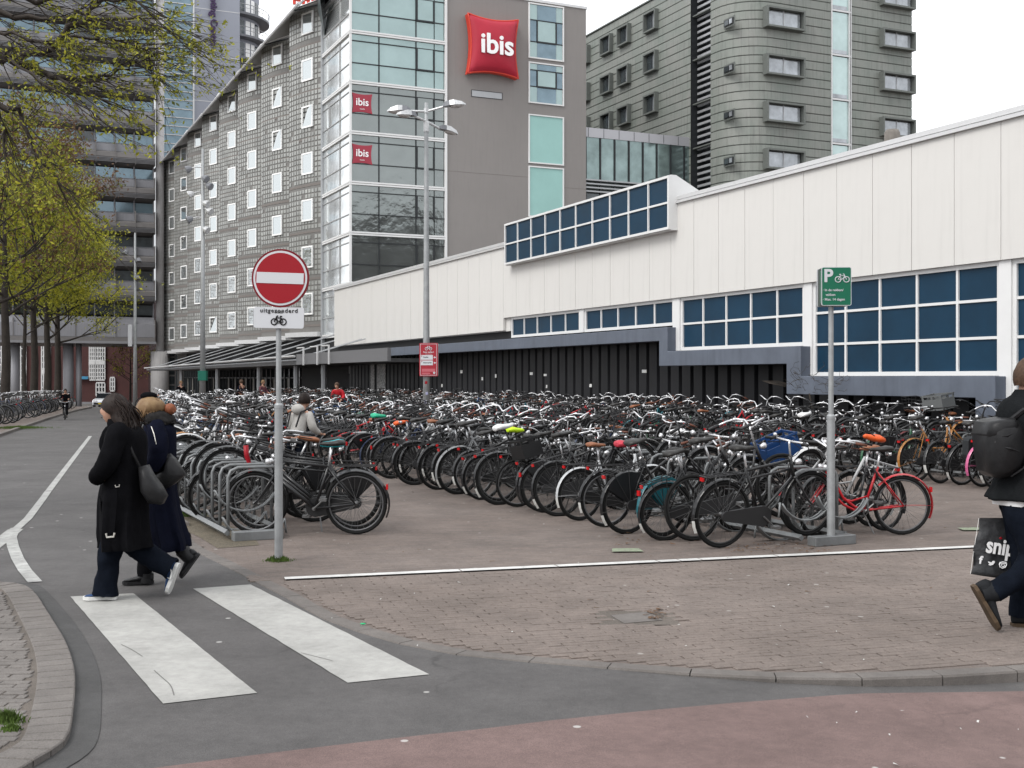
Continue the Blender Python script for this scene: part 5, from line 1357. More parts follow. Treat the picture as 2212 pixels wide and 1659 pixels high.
# bicycles under the trees on the far left
lf = []
for i in range(46):
    y = 31 + i*.95 + rb_.uniform(-.2,.2); x = interp(KL, y) - rb_.uniform(.9, 1.3); hd = radians(-12 + rb_.uniform(-14,14)) + (pi if i % 3 == 0 else 0)
    o_ = dict(kind=rb_.choice(STYLES), col=rb_.choice(['black','black','black','darkblue','black','grey']), rim=rb_.choice('sb'), bars='oma', bc=rb_.choice('ck'), grip='b', saddle='black', guard=True, patch=rb_.random() < .4, lean=rb_.uniform(-.1,.1), sc=1)
    if hd > 2: x -= .0
    loc = Vector((x - (1.0 if hd < 2 else -.0), y, .02+drop(y)))
    if i < 22:
        bike(loc, hd, o_['lean'], 0, o_['kind'], o_['col'], o_['rim'], 'oma', o_['bc'], 'b', 'black', True, o_['patch'], None, None, True, False, .0, 1, True,
             ('%s bicycle parked under the trees across the road, %s from the left edge' % (o_['col'].replace('dark','dark '), ORD[i] if i else 'first')) if i < 12 else '%s bicycle parked under the trees across the road, farther back' % o_['col'].replace('dark','dark '), 'bicycles parked under the trees', 2 if i < 12 else 1)
    else: lf.append((loc, hd, o_, 0))
farmass('distant_bicycles', lf, 'far line of dark bicycles beyond the trees along the left kerb', 'bicycles')
# ------------------------------------------------------------ signs and lamp posts
POLE = mat('galvanised_pole', (.30,.31,.315), .5, metal=.35, var=.14, vs=7, streak=.1)
SRED = mat('road_sign_red', (.26,.003,.010), .4, spec=.25); SDRED = mat('road_sign_dark_red', (.14,.003,.008), .4, spec=.25); SWH = mat('road_sign_white', (.50,.51,.53), .4, spec=.3); SBK = mat('road_sign_black', (.012,.012,.012), .4)
SGR = mat('parking_green', (.006,.115,.062), .3); SGD = mat('parking_box_side', (.05,.065,.06), .5, var=.3, vs=8)
def disc(r, y0, y1, n=48, cx=0, cz=0):
    mb = MB(); mb.prism([(cx+r*cos(2*pi*k/n), cz+r*sin(2*pi*k/n)) for k in range(n)], y0, y1, 1); return mb
def pole(parent, r0, zj, r1, ztop):
    mb = MB(); mb.tube([(0,0,-.05),(0,0,zj)], r0, 14); mb.tube([(0,0,zj),(0,0,zj+.03),(0,0,zj+.05)], [r0*1.08,r0*1.08,r1*1.1], 14); mb.tube([(0,0,zj+.04),(0,0,ztop)], r1, 12)
    return autosmooth(mb.build('pole', POLE, parent))
def picto(m, parent, cx, cz, w, y, flip=1, name='bicycle_symbol', th=.06):
    """a small flat bicycle drawn in line work, wheel distance .62 of the width"""
    mb = MB(); R = w*.2; r = w*th*.5
    def ln(*p): mb.tube([(cx+flip*a*w, y, cz+b*w) for a, b in p], r, 4)
    for sx in (-.3, .3):
        mb.tube([(cx+sx*w+R*cos(2*pi*k/20), y, cz-.1*w+R*sin(2*pi*k/20)) for k in range(20)], r, 4, closed=True)
    ln((-.3,-.1),(-.17,.16),(-.13,.27),(-.04,.29)); ln((-.17,.16),(.13,.16),(.02,-.1),(-.19,.13)); ln((.02,-.1),(.3,-.1),(.13,.16),(.16,.25)); ln((.08,.26),(.22,.26))
    return mb.build(name, m, parent)
p = G(602,1213); s_ = F/p.y
ne = empty('no_entry_sign', (p.x, p.y, .01), 0, 'round red no entry sign with uitgezonderd bicycle plate on a grey pole', 'road sign')
def z_(y): return EH + (HZ-y)/s_
pole(ne, .040, z_(884), .026, z_(560))
zc_ = z_(604); hd = empty('sign_disc', (.025, -.045, zc_)); hd.parent = ne; hd.rotation_euler = (0, radians(2.2), radians(-4))
R_ = .279
for nm, r, y0, m in (('rim', R_, 0, SDRED), ('ring', R_*.935, -.003, SWH), ('face', R_*.865, -.006, SRED)): disc(r, y0-.003, y0+.012 if nm == 'rim' else y0).build(nm, m, hd)
MB().box(-.228, .228, -.0125, -.009, -.052, .052).build('bar', SWH, hd)
pl = empty('plate', (.01, -.045, z_(689))); pl.parent = ne; pl.rotation_euler = (0, radians(1.2), radians(-4))
def rrect(w, h, r, y0, y1, n=5):
    pts = []
    for cx, cz, a in ((w/2-r, h/2-r, 0), (-w/2+r, h/2-r, 90), (-w/2+r, -h/2+r, 180), (w/2-r, -h/2+r, 270)):
        for k in range(n+1): q = radians(a+90*k/n); pts.append((cx+r*cos(q), cz+r*sin(q)))
    return MB().prism(pts, y0, y1, 1)
rrect(.485, .20, .022, 0, .008).build('board', SWH, pl); rrect(.485, .19, .022, .05, .06).build('rear_board', ALU, pl).location.x = -.02
text('lettering', 'uitgezonderd', .056, SBK, pl, (0, -.003, .066), ext=.001, offset=.0012, space=1.22)
picto(SBK, pl, 0, -.025, .145, -.003, th=.085)
for dz in (.05, -.05): MB().box(-.04, .04, .0, .09, dz-.012, dz+.012).build('clamp', POLE, pl)
# parking sign
p = G(1795,1177); s_ = F/p.y
ps = empty('parking_sign', (p.x, p.y, .0), 0, 'green P bicycle parking sign box on a grey pole at the rack end', 'sign')
pole(ps, .043, z_(905), .028, z_(600))
bx = empty('sign_box', (.042, 0, z_(619.5))); bx.parent = ps; bx.rotation_euler = (0,0,radians(-3))
for y, nm in ((-.07, 'board'), (.16, 'rear_board')):
    rrect(.31, .405, .02, y, y+.012).build(nm, SWH, bx); rrect(.297, .392, .015, y-.0015 if y < 0 else y+.013, y if y < 0 else y+.014).build('face', SGR, bx)
mb = MB(); mb.box(-.145, -.135, -.057, .159, -.195, .195); mb.box(.135, .145, -.057, .159, -.195, .195); mb.box(-.13,.13,-.055,.158,.18,.19); mb.build('side', SGD, bx)
MB().box(-.15,-.12,-.02,.03,-.17,.17).build('inner_frame', SGR, bx)
text('letter', 'P', .185, SWH, bx, (-.085, -.074, .105), ext=.001, offset=.006)
picto(SWH, bx, .06, .085, .145, -.0745, -1, th=.07)
for i, tx_ in enumerate(('\u00b7 In de rekken/', '   vakken', '\u00b7 Max. 14 dagen')): text('lettering', tx_, .036, SWH, bx, (-.142, -.074, -.04-.049*i), ext=.0008, align='LEFT', offset=.0006)
# tall lamp post with four heads and the red panel
LMP = mat('lamp_alu', (.50,.505,.51), .4, metal=.4, var=.2, vs=12); LMD = mat('lamp_dark', (.17,.175,.19), .5); LMB = mat('lamp_bowl', (.42,.39,.37), .2)
def head(parent, loc, rz, sc=1, tilt=0):
    h = empty('lamp_head', loc, rz); h.parent = parent; h.scale = (sc, sc, sc); h.rotation_euler = (0, tilt, rz)
    mb = MB(); R = lambda x, w, z0, z1, k=.7: [(x,-w,z0),(x,w,z0),(x,w*k,z1),(x,-w*k,z1)]
    mb.loft([R(.20,.14,0,.15), R(.34,.17,-.01,.15), R(.56,.12,-.02,.08), R(.66,.05,-.03,.01)]); mb.build('canopy', LMP, h)
    mb = MB(); mb.loft([R(-.02,.06,0,.07), R(.06,.11,-.01,.13), R(.195,.13,0,.15)]); mb.build('gear_box', LMD, h)
    mb = MB(); mb.ball((.40,0,-.02), (.22,.13,.07), 10, 6); mb.build('bowl', LMB, h, True)
    return h
Yl = 35.0; s_ = F/Yl; xl = (921-CXP)/s_
lp1 = empty('street_lamp', (xl, Yl, 0), 0, 'tall lamp post with four heads rising from the bicycles, red panel on it', 'lamp post')
mb = MB(); mb.tube([(0,0,-.1),(0,0,3.0),(0,0,z_(300)),(0,0,z_(222))], [.105,.095,.062,.055], 12); mb.build('pole', POLE, lp1, True)
mb = MB(); mb.tube([(0,0,z_(285)),(0,0,z_(262))], .085, 8); mb.tube([(0,0,z_(244)),(0,0,z_(234))], .075, 8); mb.build('collar', LMP, lp1)
za, zb_ = z_(241), z_(262)
MB().tube([(-.55,0,za+.02),(0,0,za),(.55,-.1,za+.13)], .035, 8).build('arm', LMP, lp1); MB().tube([(-.38,-.35,zb_+.10),(0,0,zb_),(.38,.30,zb_-.16)], .04, 8).build('arm', LMP, lp1)
head(lp1, (-.50,0,za+.02), pi, 1.0, 0); head(lp1, (.52,-.1,za+.12), radians(-5), 1.0, radians(-6)); head(lp1, (-.30,-.28,zb_+.08), radians(215), .95); head(lp1, (.36,.30,zb_-.16), radians(30), .95, radians(8))
PNR = mat('panel_red', (.30,.018,.03), .35, var=.08, vs=5); PNP = mat('panel_pale_red', (.42,.10,.12), .45)
bp = empty('info_panel', (xl+.08, Yl-.16, z_(777)), radians(-8), 'red bicycle information panel strapped to the tall lamp post', 'sign')
rrect(.56, .98, .03, -.02, .0).build('board', PNR, bp); rrect(.56, .96, .03, .22, .25).build('rear_board', ALU, bp).location.x = -.03
MB().box(-.27, -.24, .0, .22, -.46, .46).build('side', ALU, bp)
f = MB()
for a in ((-.25,.25,.455,.465),(-.25,.25,-.465,-.455),(-.25,-.24,-.455,.455),(.24,.25,-.455,.455)): f.box(a[0],a[1],-.023,-.0205,a[2],a[3])
f.build('border_line', SWH, bp)
picto(SWH, bp, 0, .34, .20, -.024, th=.08)
text('lettering', 'Fiets stallen?', .065, SWH, bp, (0,-.022,.22), ext=.001, offset=.001); text('lettering', 'Bicycle parking', .03, SWH, bp, (0,-.022,.165), ext=.001)
for zz, t1_, t2_ in ((.065, 'Fietsflat', '\u2190'), (-.095, 'Stationsplein', '\u2191')):
    MB().box(-.235, .13, -.0235, -.0205, zz-.07, zz+.07).build('white_strip', SWH, bp); text('lettering', t1_, .05, SBK, bp, (-.16,-.025,zz+.005), ext=.001, align='LEFT', offset=.001)
    text('letter', 'P', .05, SRED, bp, (-.205,-.025,zz+.03), ext=.001, offset=.002); MB().add([(.15,-.022,zz),(.185,-.022,zz+.035),(.185,-.022,zz+.012),(.225,-.022,zz+.012),(.225,-.022,zz-.012),(.185,-.022,zz-.012),(.185,-.022,zz-.035)], [tuple(range(7))]).build('arrow', SWH, bp)
MB().box(-.20,.20,-.0235,-.0205,-.36,-.27).build('text_block', PNP, bp); MB().box(-.20,.05,-.0235,-.0205,-.43,-.385).build('text_block', PNP, bp); disc(.035,-.025,-.0205,16,.17,-.39).build('round_logo', FC['silver'], bp)
STP = mat('sticker_mix', (.6,.6,.62), .6, tint=(.1,.1,.3), vs=30)
for x, z, m in ((.0,1.62,SRED),(.02,1.3,STP),(-.02,1.05,STP)): MB().box(x-.035,x+.035,-.107,-.098,z-.04,z+.04).build('sticker', m, lp1)
# lamp post with round spots
Yl = 65.0; s_ = F/Yl; xl = (438-CXP)/s_
lp2 = empty('street_lamp', (xl, Yl, drop(Yl)), 0, 'very tall mast with clusters of round spotlights in front of the serrated hotel side', 'lamp post')
zo = -drop(Yl)
MB().tube([(0,0,0),(0,0,6),(0,0,z_(322)+zo)], [.17,.13,.07], 12).build('pole', POLE, lp2, True)
for x, y in ((410,366),(441,386),(450,402),(414,420),(443,440),(450,456),(412,474),(443,496)):
    dx = (x-436)/s_; zz = z_(y)+zo; MB().tube([(0,0,zz+.1),(dx*.5,-.1,zz+.12),(dx,-.2,zz)], .035, 6).build('arm', LMP, lp2)
    q = radians(-60 if dx < 0 else 60); mb = MB(); a = Vector((dx,-.2,zz)); dv = Vector((.25*(-1 if dx < 0 else 1),-.1,-.12))
    mb.tube([a-dv*.4, a, a+dv*.6, a+dv*.75], [.10,.17,.22,.20], 10); mb.build('spotlight', LMD if y % 4 else LMP, lp2)
MB().box(-.22,.22,-.2,.2,z_(822)+zo,z_(801)+zo).build('switch_box', mat('box_green', (.01,.13,.09), .5), lp2)
Yl = 76.0; s_ = F/Yl; xl = (292-CXP)/s_; zo = -drop(Yl)
lp3 = empty('street_lamp', (xl, Yl, drop(Yl)), 0, 'thin grey lamp mast in front of the office block, left of the spotlight mast', 'lamp post')
MB().tube([(0,0,0),(0,0,4),(0,0,z_(503)+zo)], [.16,.11,.06], 10).build('pole', POLE, lp3, True)
for dx, zz in ((-.5, z_(545)), (.25, z_(562)), (.2, z_(600))):
    mb = MB(); mb.tube([(0,0,zz+zo+.1),(dx,-.1,zz+zo)], .03, 5); mb.tube([(dx,-.1,zz+zo+.1),(dx*1.2,-.2,zz+zo-.15)], [.12,.2], 8); mb.build('spotlight', LMD, lp3)
MB().box(-.4,-.15,-.2,-.1,4.0,5.4).build('small_plate', SWH, lp3)
# ------------------------------------------------------------ trees
BARK = mat('bark', (.030,.025,.021), .9, var=.3, vs=3, bump=.8, bs=18, dist=.03)
BARKN = mat('bark_near', (.040,.033,.028), .9, var=.25, vs=6, bump=.6, bs=40)
LF = [mat('leaf_'+n, c, .6, var=.25, vs=.7, rnd=0) for n, c in (('yellow_green', (.42,.40,.04)), ('olive', (.27,.275,.03)), ('dark', (.12,.135,.02)), ('bud_brown', (.13,.075,.04)))]
def leafmat(m):
    nt = m.node_tree; b = nt.nodes['Principled BSDF']; o = nt.nodes['Material Output']; tr = nt.nodes.new('ShaderNodeBsdfTranslucent'); mx_ = nt.nodes.new('ShaderNodeMixShader'); mx_.inputs[0].default_value = .35
    src = b.inputs['Base Color'].links[0].from_socket if b.inputs['Base Color'].links else None
    if src: nt.links.new(src, tr.inputs[0])
    nt.links.new(b.outputs[0], mx_.inputs[1]); nt.links.new(tr.outputs[0], mx_.inputs[2]); nt.links.new(mx_.outputs[0], o.inputs[0])
for m in LF: leafmat(m)
def leaf(mb, p, s, r):
    a = Vector((r.uniform(-1,1), r.uniform(-1,1), r.uniform(-1,1))).normalized(); b = a.cross(Vector((r.uniform(-1,1), r.uniform(-1,1), r.uniform(-1,1)))).normalized()
    mb.add([p-a*s, p+b*s*.45, p+a*s, p-b*s*.45], [(0,1,2,3)])
def tree(loc, H, R, trunk, label, seed, cols=(0,0,1,1,2), z0=.28, nl=9000, ls=.11, group=None, lean=(0,0)):
    r = random.Random(seed); t = empty('tree', loc, 0, label, 'tree', group)
    mb = MB(); tips = []
    top = Vector((lean[0], lean[1], H*.55)); 
    mb.tube([(0,0,-.3),(0,0,.3),(r.uniform(-.1,.1),0,H*.2),(lean[0]*.5,lean[1]*.5,H*.38),top,(lean[0]*1.3,lean[1]*1.3,H*.85)], [trunk*1.3,trunk,trunk*.85,trunk*.7,trunk*.5,trunk*.12], 9)
    tb = mb.build('trunk', BARK, t, True)
    bm_ = MB()
    def br(p, d, L, rad, dep):
        pts = [p]; dd = d.copy()
        for i in range(4):
            dd = (dd + Vector((r.uniform(-.22,.22), r.uniform(-.22,.22), r.uniform(-.05,.2)))).normalized(); pts.append(pts[-1] + dd*L/4)
        bm_.tube(pts, [rad*(1-.18*i) for i in range(5)], 4 if dep else 5, cap=False)
        if dep >= 2: tips.extend(pts[1:]); return
        if dep: tips.extend(pts[2:])
        for k in range(4 if dep == 0 else 3):
            q = pts[r.choice((2,3,4))]; nd = (dd + Vector((r.uniform(-.9,.9), r.uniform(-.9,.9), r.uniform(-.35,.7)))).normalized()
            br(q, nd, L*r.uniform(.5,.72), rad*.5, dep+1)
    n0 = 15
    for i in range(n0):
        zz = H*(z0 + (.9-z0)*i/n0); q = i*2.4 + r.uniform(-.4,.4); k = 1-.55*abs((i/n0)-.35)
        f_ = zz/H; base = Vector((lean[0]*f_, lean[1]*f_, zz))
        br(base, Vector((cos(q), sin(q), r.uniform(.15,.7))), R*k*r.uniform(.6,.85), trunk*.32*(1-.6*i/n0), 0)
    bm_.build('branches', BARK, t, True)
    lm = MB()
    for i in range(nl):
        p = r.choice(tips) + Vector((r.gauss(0,.28), r.gauss(0,.28), r.gauss(0,.24))); lm.mi = r.choice(range(len(cols))); leaf(lm, p, ls*r.uniform(.6,1.3), r)
    o = lm.build('crown', [LF[c] for c in cols], t); o['kind'] = 'stuff'
    return t
TG = 'trees along the left side of the road'
for k, (px, Y, H, R, tr_, cols, nl, lab) in enumerate((
    (10, 56, 13.6, 5.4, .24, (3,3,3,2), 9000, 'brown budding tree at the left edge of the photo'),
    (54, 63, 12.0, 4.6, .13, (0,1,1,2), 11000, 'thin trunked fresh green tree, second from the left edge'),
    (72, 68, 14.0, 5.2, .24, (0,0,1,1), 14000, 'yellow green spring tree in the middle of the roadside row'),
    (101, 76, 13.0, 4.8, .26, (0,1,1,2), 12000, 'thick trunked yellow green tree, fourth in the roadside row'),
    (124, 84, 13.5, 4.8, .27, (0,1,2,2), 7000, 'dark trunked tree at the far end of the roadside row'),
    (-30, 48, 13.5, 4.2, .3, (1,1,2,3), 6000, 'tree with its trunk just outside the left edge'))):
    tree((( px-CXP)/F*Y, Y, drop(Y)), H, R, tr_, lab, 20+k, cols, .34, int(nl*1.35), .095, TG)
tree(((282-CXP)/F*140, 140, drop(140)), 8.5, 3.6, .16, 'small sparse young tree in front of the brick building beyond the underpass', 44, (0,1,3), .35, 1200, .13)
# big branch of the near tree reaching in from the left
nt_ = empty('tree', (-9.2, 14.5, 0), 0, 'near tree just outside the left edge whose budding branches hang into the sky', 'tree')
r = random.Random(9); NB = MB(); tips = []
def zp(x, y, dy=0): 
    q = AT(x/2.967, y/2.967, 15.0+dy); return q - Vector((-9.2, 14.5, 0))
MB().tube([(0,0,-.2),(0,0,.5),(.1,0,3.0),(.3,.1,5.0),(.9,.3,6.3),(1.2,.4,8.5)], [.34,.27,.24,.2,.14,.05], 12).build('trunk', BARKN, nt_, True)
def limb(pts, r0, r1, tw=1.0, fall=0):
    P_ = [pts[0]]; 
    for a, b in zip(pts, pts[1:]):
        for i in range(1, 4): P_.append(a.lerp(b, i/3) + Vector((r.gauss(0,.02), r.gauss(0,.06), r.gauss(0,.02))))
    n = len(P_); NB.tube(P_, [r0+(r1-r0)*i/(n-1) for i in range(n)], 6)
    for i in range(2, n):
        d = (P_[i]-P_[i-1]).normalized()
        for k in range(int(tw*(2 if r.random() < .75 else 1))): twig(P_[i-1].lerp(P_[i], r.random()), d, r.uniform(.5,1.25), .010, 0, fall)
def twig(p, d, L, rad, dep, fall):
    dd = (d + Vector((r.uniform(-.3,.75), r.uniform(-.7,.7), r.uniform(-.75,.45)-fall*.3))).normalized(); pts = [p]
    for i in range(5):
        dd = (dd + Vector((r.uniform(-.12,.2), r.uniform(-.15,.15), r.uniform(-.16,.14)-.03*fall))).normalized(); pts.append(pts[-1]+dd*L/5)
    NB.tube(pts, [rad*(1-.17*i) for i in range(6)], 3, cap=False)
    tips.extend(pts[2:])
    if dep < 2:
        for k in range(3): twig(pts[r.choice((1,2,3,4))], dd, L*r.uniform(.4,.65), rad*.55, dep+1, fall)
st_ = Vector((.3,.1,5.0))
limb([Vector((.2,0,3.9)), zp(-250,330), zp(0,350), zp(110,400), zp(200,430), zp(330,490), zp(520,520), zp(700,500)], .10, .02)
limb([zp(60,375), zp(270,330), zp(420,235), zp(560,110), zp(640,0), zp(720,-120)], .055, .025)
limb([Vector((.1,0,3.0)), zp(-200,560), zp(40,690), zp(120,710), zp(170,830), zp(210,960), zp(330,1090), zp(450,1230)], .05, .008, .7, .6)
limb([zp(-20,680), zp(20,790), zp(45,900)], .02, .008, 1)
limb([Vector((.5,.1,5.6)), zp(-200,60,.5), zp(100,110,.5), zp(350,110,.6), zp(600,90,.6), zp(900,140,.7), zp(1080,190,.7)], .055, .008)
limb([zp(330,490), zp(480,560,-.3), zp(700,640,-.4), zp(830,700,-.5)], .02, .006, .9, .3)
limb([zp(480,515), zp(700,470,.4), zp(860,420,.5), zp(980,330,.6)], .022, .006)
limb([zp(420,235,.2), zp(640,250,.2), zp(850,290,.2), zp(1000,400,.2)], .022, .006)
limb([Vector((.8,.2,6.2)), zp(-100,-80,-.6), zp(200,-40,-.6), zp(500,-30,-.6), zp(800,-20,-.6), zp(1000,60,-.6)], .05, .008)
limb([zp(60,375,-.2), zp(250,520,-.6), zp(420,620,-.8), zp(600,760,-.8)], .02, .005, .7, .4)
limb([zp(-150,160,-1), zp(100,230,-1), zp(350,290,-1.1)], .03, .008, 1)
NB.build('branches', BARKN, nt_, True)
lm = MB()
tips = [t for t in tips if r.random() < .45]
for i in range(5500):
    p = r.choice(tips) + Vector((r.gauss(0,.025), r.gauss(0,.025), r.gauss(0,.025))); lm.mi = r.choice((0,1,1,2)); leaf(lm, p, .028*r.uniform(.6,1.5), r)
lm.build('leaves', LF, nt_)['kind'] = 'stuff'
# ------------------------------------------------------------ people
SKIN = mat('skin', (.42,.24,.17), .5, var=.05, vs=12); COAT = mat(spec=0.03, name='black_wool', col=(.005,.005,.006), rough=.85, var=.25, vs=14, bump=.3, bs=120)
NAVY = mat(spec=0.03, name='navy_wool', col=(.005,.006,.013), rough=.8, var=.2, vs=10, bump=.3, bs=90); JEANS = mat(spec=0.03, name='dark_denim', col=(.006,.008,.013), rough=.8, var=.25, vs=12, bump=.3, bs=150)
HAIRD = mat(spec=0.18, name='dark_hair', col=(.016,.010,.008), rough=.5, var=.5, vs=60); HAIRB = mat(spec=0.18, name='blonde_hair', col=(.46,.31,.16), rough=.5, var=.5, vs=13, tint=(.13,.07,.035)); HAIRM = mat(spec=0.18, name='brown_hair', col=(.06,.035,.022), rough=.5, var=.4, vs=50)
LEA = mat(spec=0.18, name='black_leather', col=(.016,.016,.017), rough=.38, var=.2, vs=14, bump=.15, bs=30); GLEA = mat(spec=0.18, name='grey_leather', col=(.018,.018,.019), rough=.42, var=.3, vs=6, bump=.2, bs=25)
SHOEB = mat(spec=0.03, name='blue_suede', col=(.035,.065,.14), rough=.8, var=.15, vs=20); SOLEW = mat('white_sole', (.6,.6,.58), .6); SUEDE = mat(spec=0.03, name='boot_black', col=(.02,.021,.023), rough=.7, var=.2, vs=20); SOLEB = mat('brown_sole', (.075,.05,.03), .8, var=.3, vs=15)
JACK = mat(spec=0.03, name='black_jacket', col=(.010,.011,.012), rough=.8, var=.25, vs=9, bump=.4, bs=60); CREAM = mat(spec=0.03, name='cream_fleece', col=(.42,.405,.38), rough=.85, var=.08, vs=8, bump=.3, bs=60)
REDJ = mat('red_jacket', (.40,.012,.02), .6, var=.1, vs=6); OLIV = mat(spec=0.03, name='olive_cloth', col=(.07,.068,.03), rough=.8); MAUV = mat(spec=0.03, name='mauve_cloth', col=(.12,.05,.06), rough=.8); LBLUE = mat(spec=0.03, name='light_denim', col=(.16,.25,.33), rough=.8)
def skin(name, V, E_, Rr, m, parent, sub=2):
    me = bpy.data.meshes.new(name); me.from_pydata([tuple(v) for v in V], E_, []); o = bpy.data.objects.new(name, me); COL.objects.link(o)
    md = o.modifiers.new('skin', 'SKIN'); md.use_smooth_shade = True; md.branch_smoothing = .6
    for i, r_ in enumerate(Rr): me.skin_vertices[0].data[i].radius = r_ if isinstance(r_, tuple) else (r_, r_)
    me.skin_vertices[0].data[0].use_root = True
    s = o.modifiers.new('sub', 'SUBSURF'); s.levels = sub; s.render_levels = sub
    dg = bpy.context.evaluated_depsgraph_get(); nm = bpy.data.meshes.new_from_object(o.evaluated_get(dg)); bpy.data.objects.remove(o)
    nm.materials.clear(); nm.materials.append(m); nm.polygons.foreach_set('use_smooth', [True]*len(nm.polygons))
    o2 = link(name, nm, parent); return o2
def drape(name, rings, m, parent, fold=.012, nf=7, n=36, seed=0, cap=True, back=None):
    """rings: (cx, cy, z, half x, half y); folds grow towards the hem"""
    mb = MB(); R_ = []; L = len(rings)
    # smooth the ring list
    def cr(a, b, c, d, t): return tuple(.5*((2*b[i]) + (-a[i]+c[i])*t + (2*a[i]-5*b[i]+4*c[i]-d[i])*t*t + (-a[i]+3*b[i]-3*c[i]+d[i])*t**3) for i in range(5))
    fine = []
    for i in range(L-1):
        for k in range(4): fine.append((cr(rings[max(i-1,0)], rings[i], rings[i+1], rings[min(i+2,L-1)], k/4), (i+k/4)/(L-1)))
    fine.append((rings[-1], 1))
    for (cx, cy, z, hx, hy), u in fine:
        ring = []
        for k in range(n):
            q = 2*pi*k/n; f_ = 1 + fold/max(hx, .05)*u*u*1.6*(sin(nf*q+seed)+.5*sin((nf*2+1)*q+2*seed)) + .02*noise.noise(Vector((cos(q)*3, sin(q)*3, z*4+seed)))
            ring.append((cx+hx*cos(q)*f_, cy+hy*sin(q)*f_, z))
        R_.append(ring)
    c = Vector((sum(p_[0] for p_ in R_[-1])/n, sum(p_[1] for p_ in R_[-1])/n, R_[-1][0][2]))
    if cap: R_.append([tuple(c+(Vector(p_)-c)*.9+Vector((0,0,.02))) for p_ in R_[-1]]); R_.append([tuple(c+(Vector(p_)-c)*.3+Vector((0,0,.06))) for p_ in R_[-2]])
    mb.loft(R_, cap); o = mb.build(name, m, parent, True); wrinkle(o, .007, 8, seed, (1,1,.35)); return autosmooth(o, 50)
def wrinkle(o, amp=.012, fr=9, seed=0, stretch=(1,1,.6)):
    me = o.data; me.update(); 
    for v in me.vertices:
        p_ = Vector((v.co.x*stretch[0], v.co.y*stretch[1], v.co.z*stretch[2]))*fr + Vector((seed, seed*2, 0))
        a_ = noise.noise(p_); b_ = noise.noise(p_*2.3+Vector((7,3,1))); v.co += v.normal*amp*((1-abs(a_)*2.2)*.6 + b_*.5 - .3)
    me.update(); return o
def tubecloth(name, pts, rad, m, parent, n=22, amp=.010, fr=10, seed=0, sub=6, open_end=True):
    """sleeve or trouser leg with a clean cut cuff"""
    P_ = []; Rd = []; L = len(pts)
    def cr(a, b, c, d, t): return (b*2 + (c-a)*t + (a*2-b*5+c*4-d)*t*t + (b*3-a-c*3+d)*t**3)*.5
    rad = [r_ if isinstance(r_, tuple) else (r_, r_) for r_ in rad]
    for i in range(L-1):
        for k in range(sub):
            t = k/sub; P_.append(cr(pts[max(i-1,0)], pts[i], pts[i+1], pts[min(i+2,L-1)], t)); Rd.append(tuple(rad[i][j]+(rad[i+1][j]-rad[i][j])*t for j in (0,1)))
    P_.append(pts[-1]); Rd.append(rad[-1]); mb = MB(); rings = []; Y_ = Vector((0,1,0))
    for i, p_ in enumerate(P_):
        t = (P_[min(i+1,len(P_)-1)]-P_[max(i-1,0)]).normalized(); A_ = Y_.cross(t).normalized(); B_ = t.cross(A_).normalized()
        rings.append([p_ + A_*Rd[i][0]*cos(2*pi*k/n) + B_*Rd[i][1]*sin(2*pi*k/n) for k in range(n)])
    t = (P_[-1]-P_[-2]).normalized(); c = P_[-1]; rings.append([c - t*.02 + (q-c)*.86 for q in rings[-1]]); rings.append([c - t*.05 + (q-c)*.3 for q in rings[-2]])
    mb.loft(rings); o = mb.build(name, m, parent, True); wrinkle(o, amp, fr, seed); return autosmooth(o, 50)
def strands(name, parent, roots, m, n, L, r0, down, seed=0, curl=.02, spread=.02):
    rr = random.Random(seed); mb = MB()
    for k in range(n):
        a_, b_ = roots(rr); pts = [a_]; 
        for i in range(1, 6): pts.append(a_.lerp(b_, i/5) + Vector((rr.gauss(0,curl*.4), rr.gauss(0,curl*.4), 0))*(i/5) + (down(i/5) if down else Vector()))
        mb.tube(pts, [r0, r0, r0*.9, r0*.8, r0*.6, r0*.2], 4)
    return mb.build(name, m, parent, True)
def hand_chain(V, E_, Rr, w, h, dirv, side, s=1.0):
    """palm and five fingers growing from wrist index w to direction dirv, slightly curled"""
    n = len(V); d = dirv.normalized(); up = Vector((0,0,1)) if abs(d.z) < .8 else Vector((1,0,0)); sd = d.cross(up).normalized(); nr = sd.cross(d).normalized()*side
    p = V[w] + d*.05*s; V.append(p); Rr.append((.038*s,.018*s)); E_.append((w, n)); palm = n
    for k, (o, L) in enumerate(((-.03,.065),(-.011,.078),(.009,.073),(.028,.058))):
        a = p + sd*o*s + d*.045*s; V.append(a); Rr.append(.0095*s); E_.append((palm, len(V)-1))
        b = a + (d*.8-nr*.35)*L*.55*s; V.append(b); Rr.append(.0085*s); E_.append((len(V)-2, len(V)-1))
        c = b + (d*.3-nr*.9)*L*.45*s; V.append(c); Rr.append(.007*s); E_.append((len(V)-2, len(V)-1))
    a = V[w] + d*.03*s + sd*(-.035)*s; V.append(a); Rr.append(.011*s); E_.append((palm, len(V)-1))
    V.append(a + (d*.7-sd*.6)*.04*s); Rr.append(.009*s); E_.append((len(V)-2, len(V)-1))
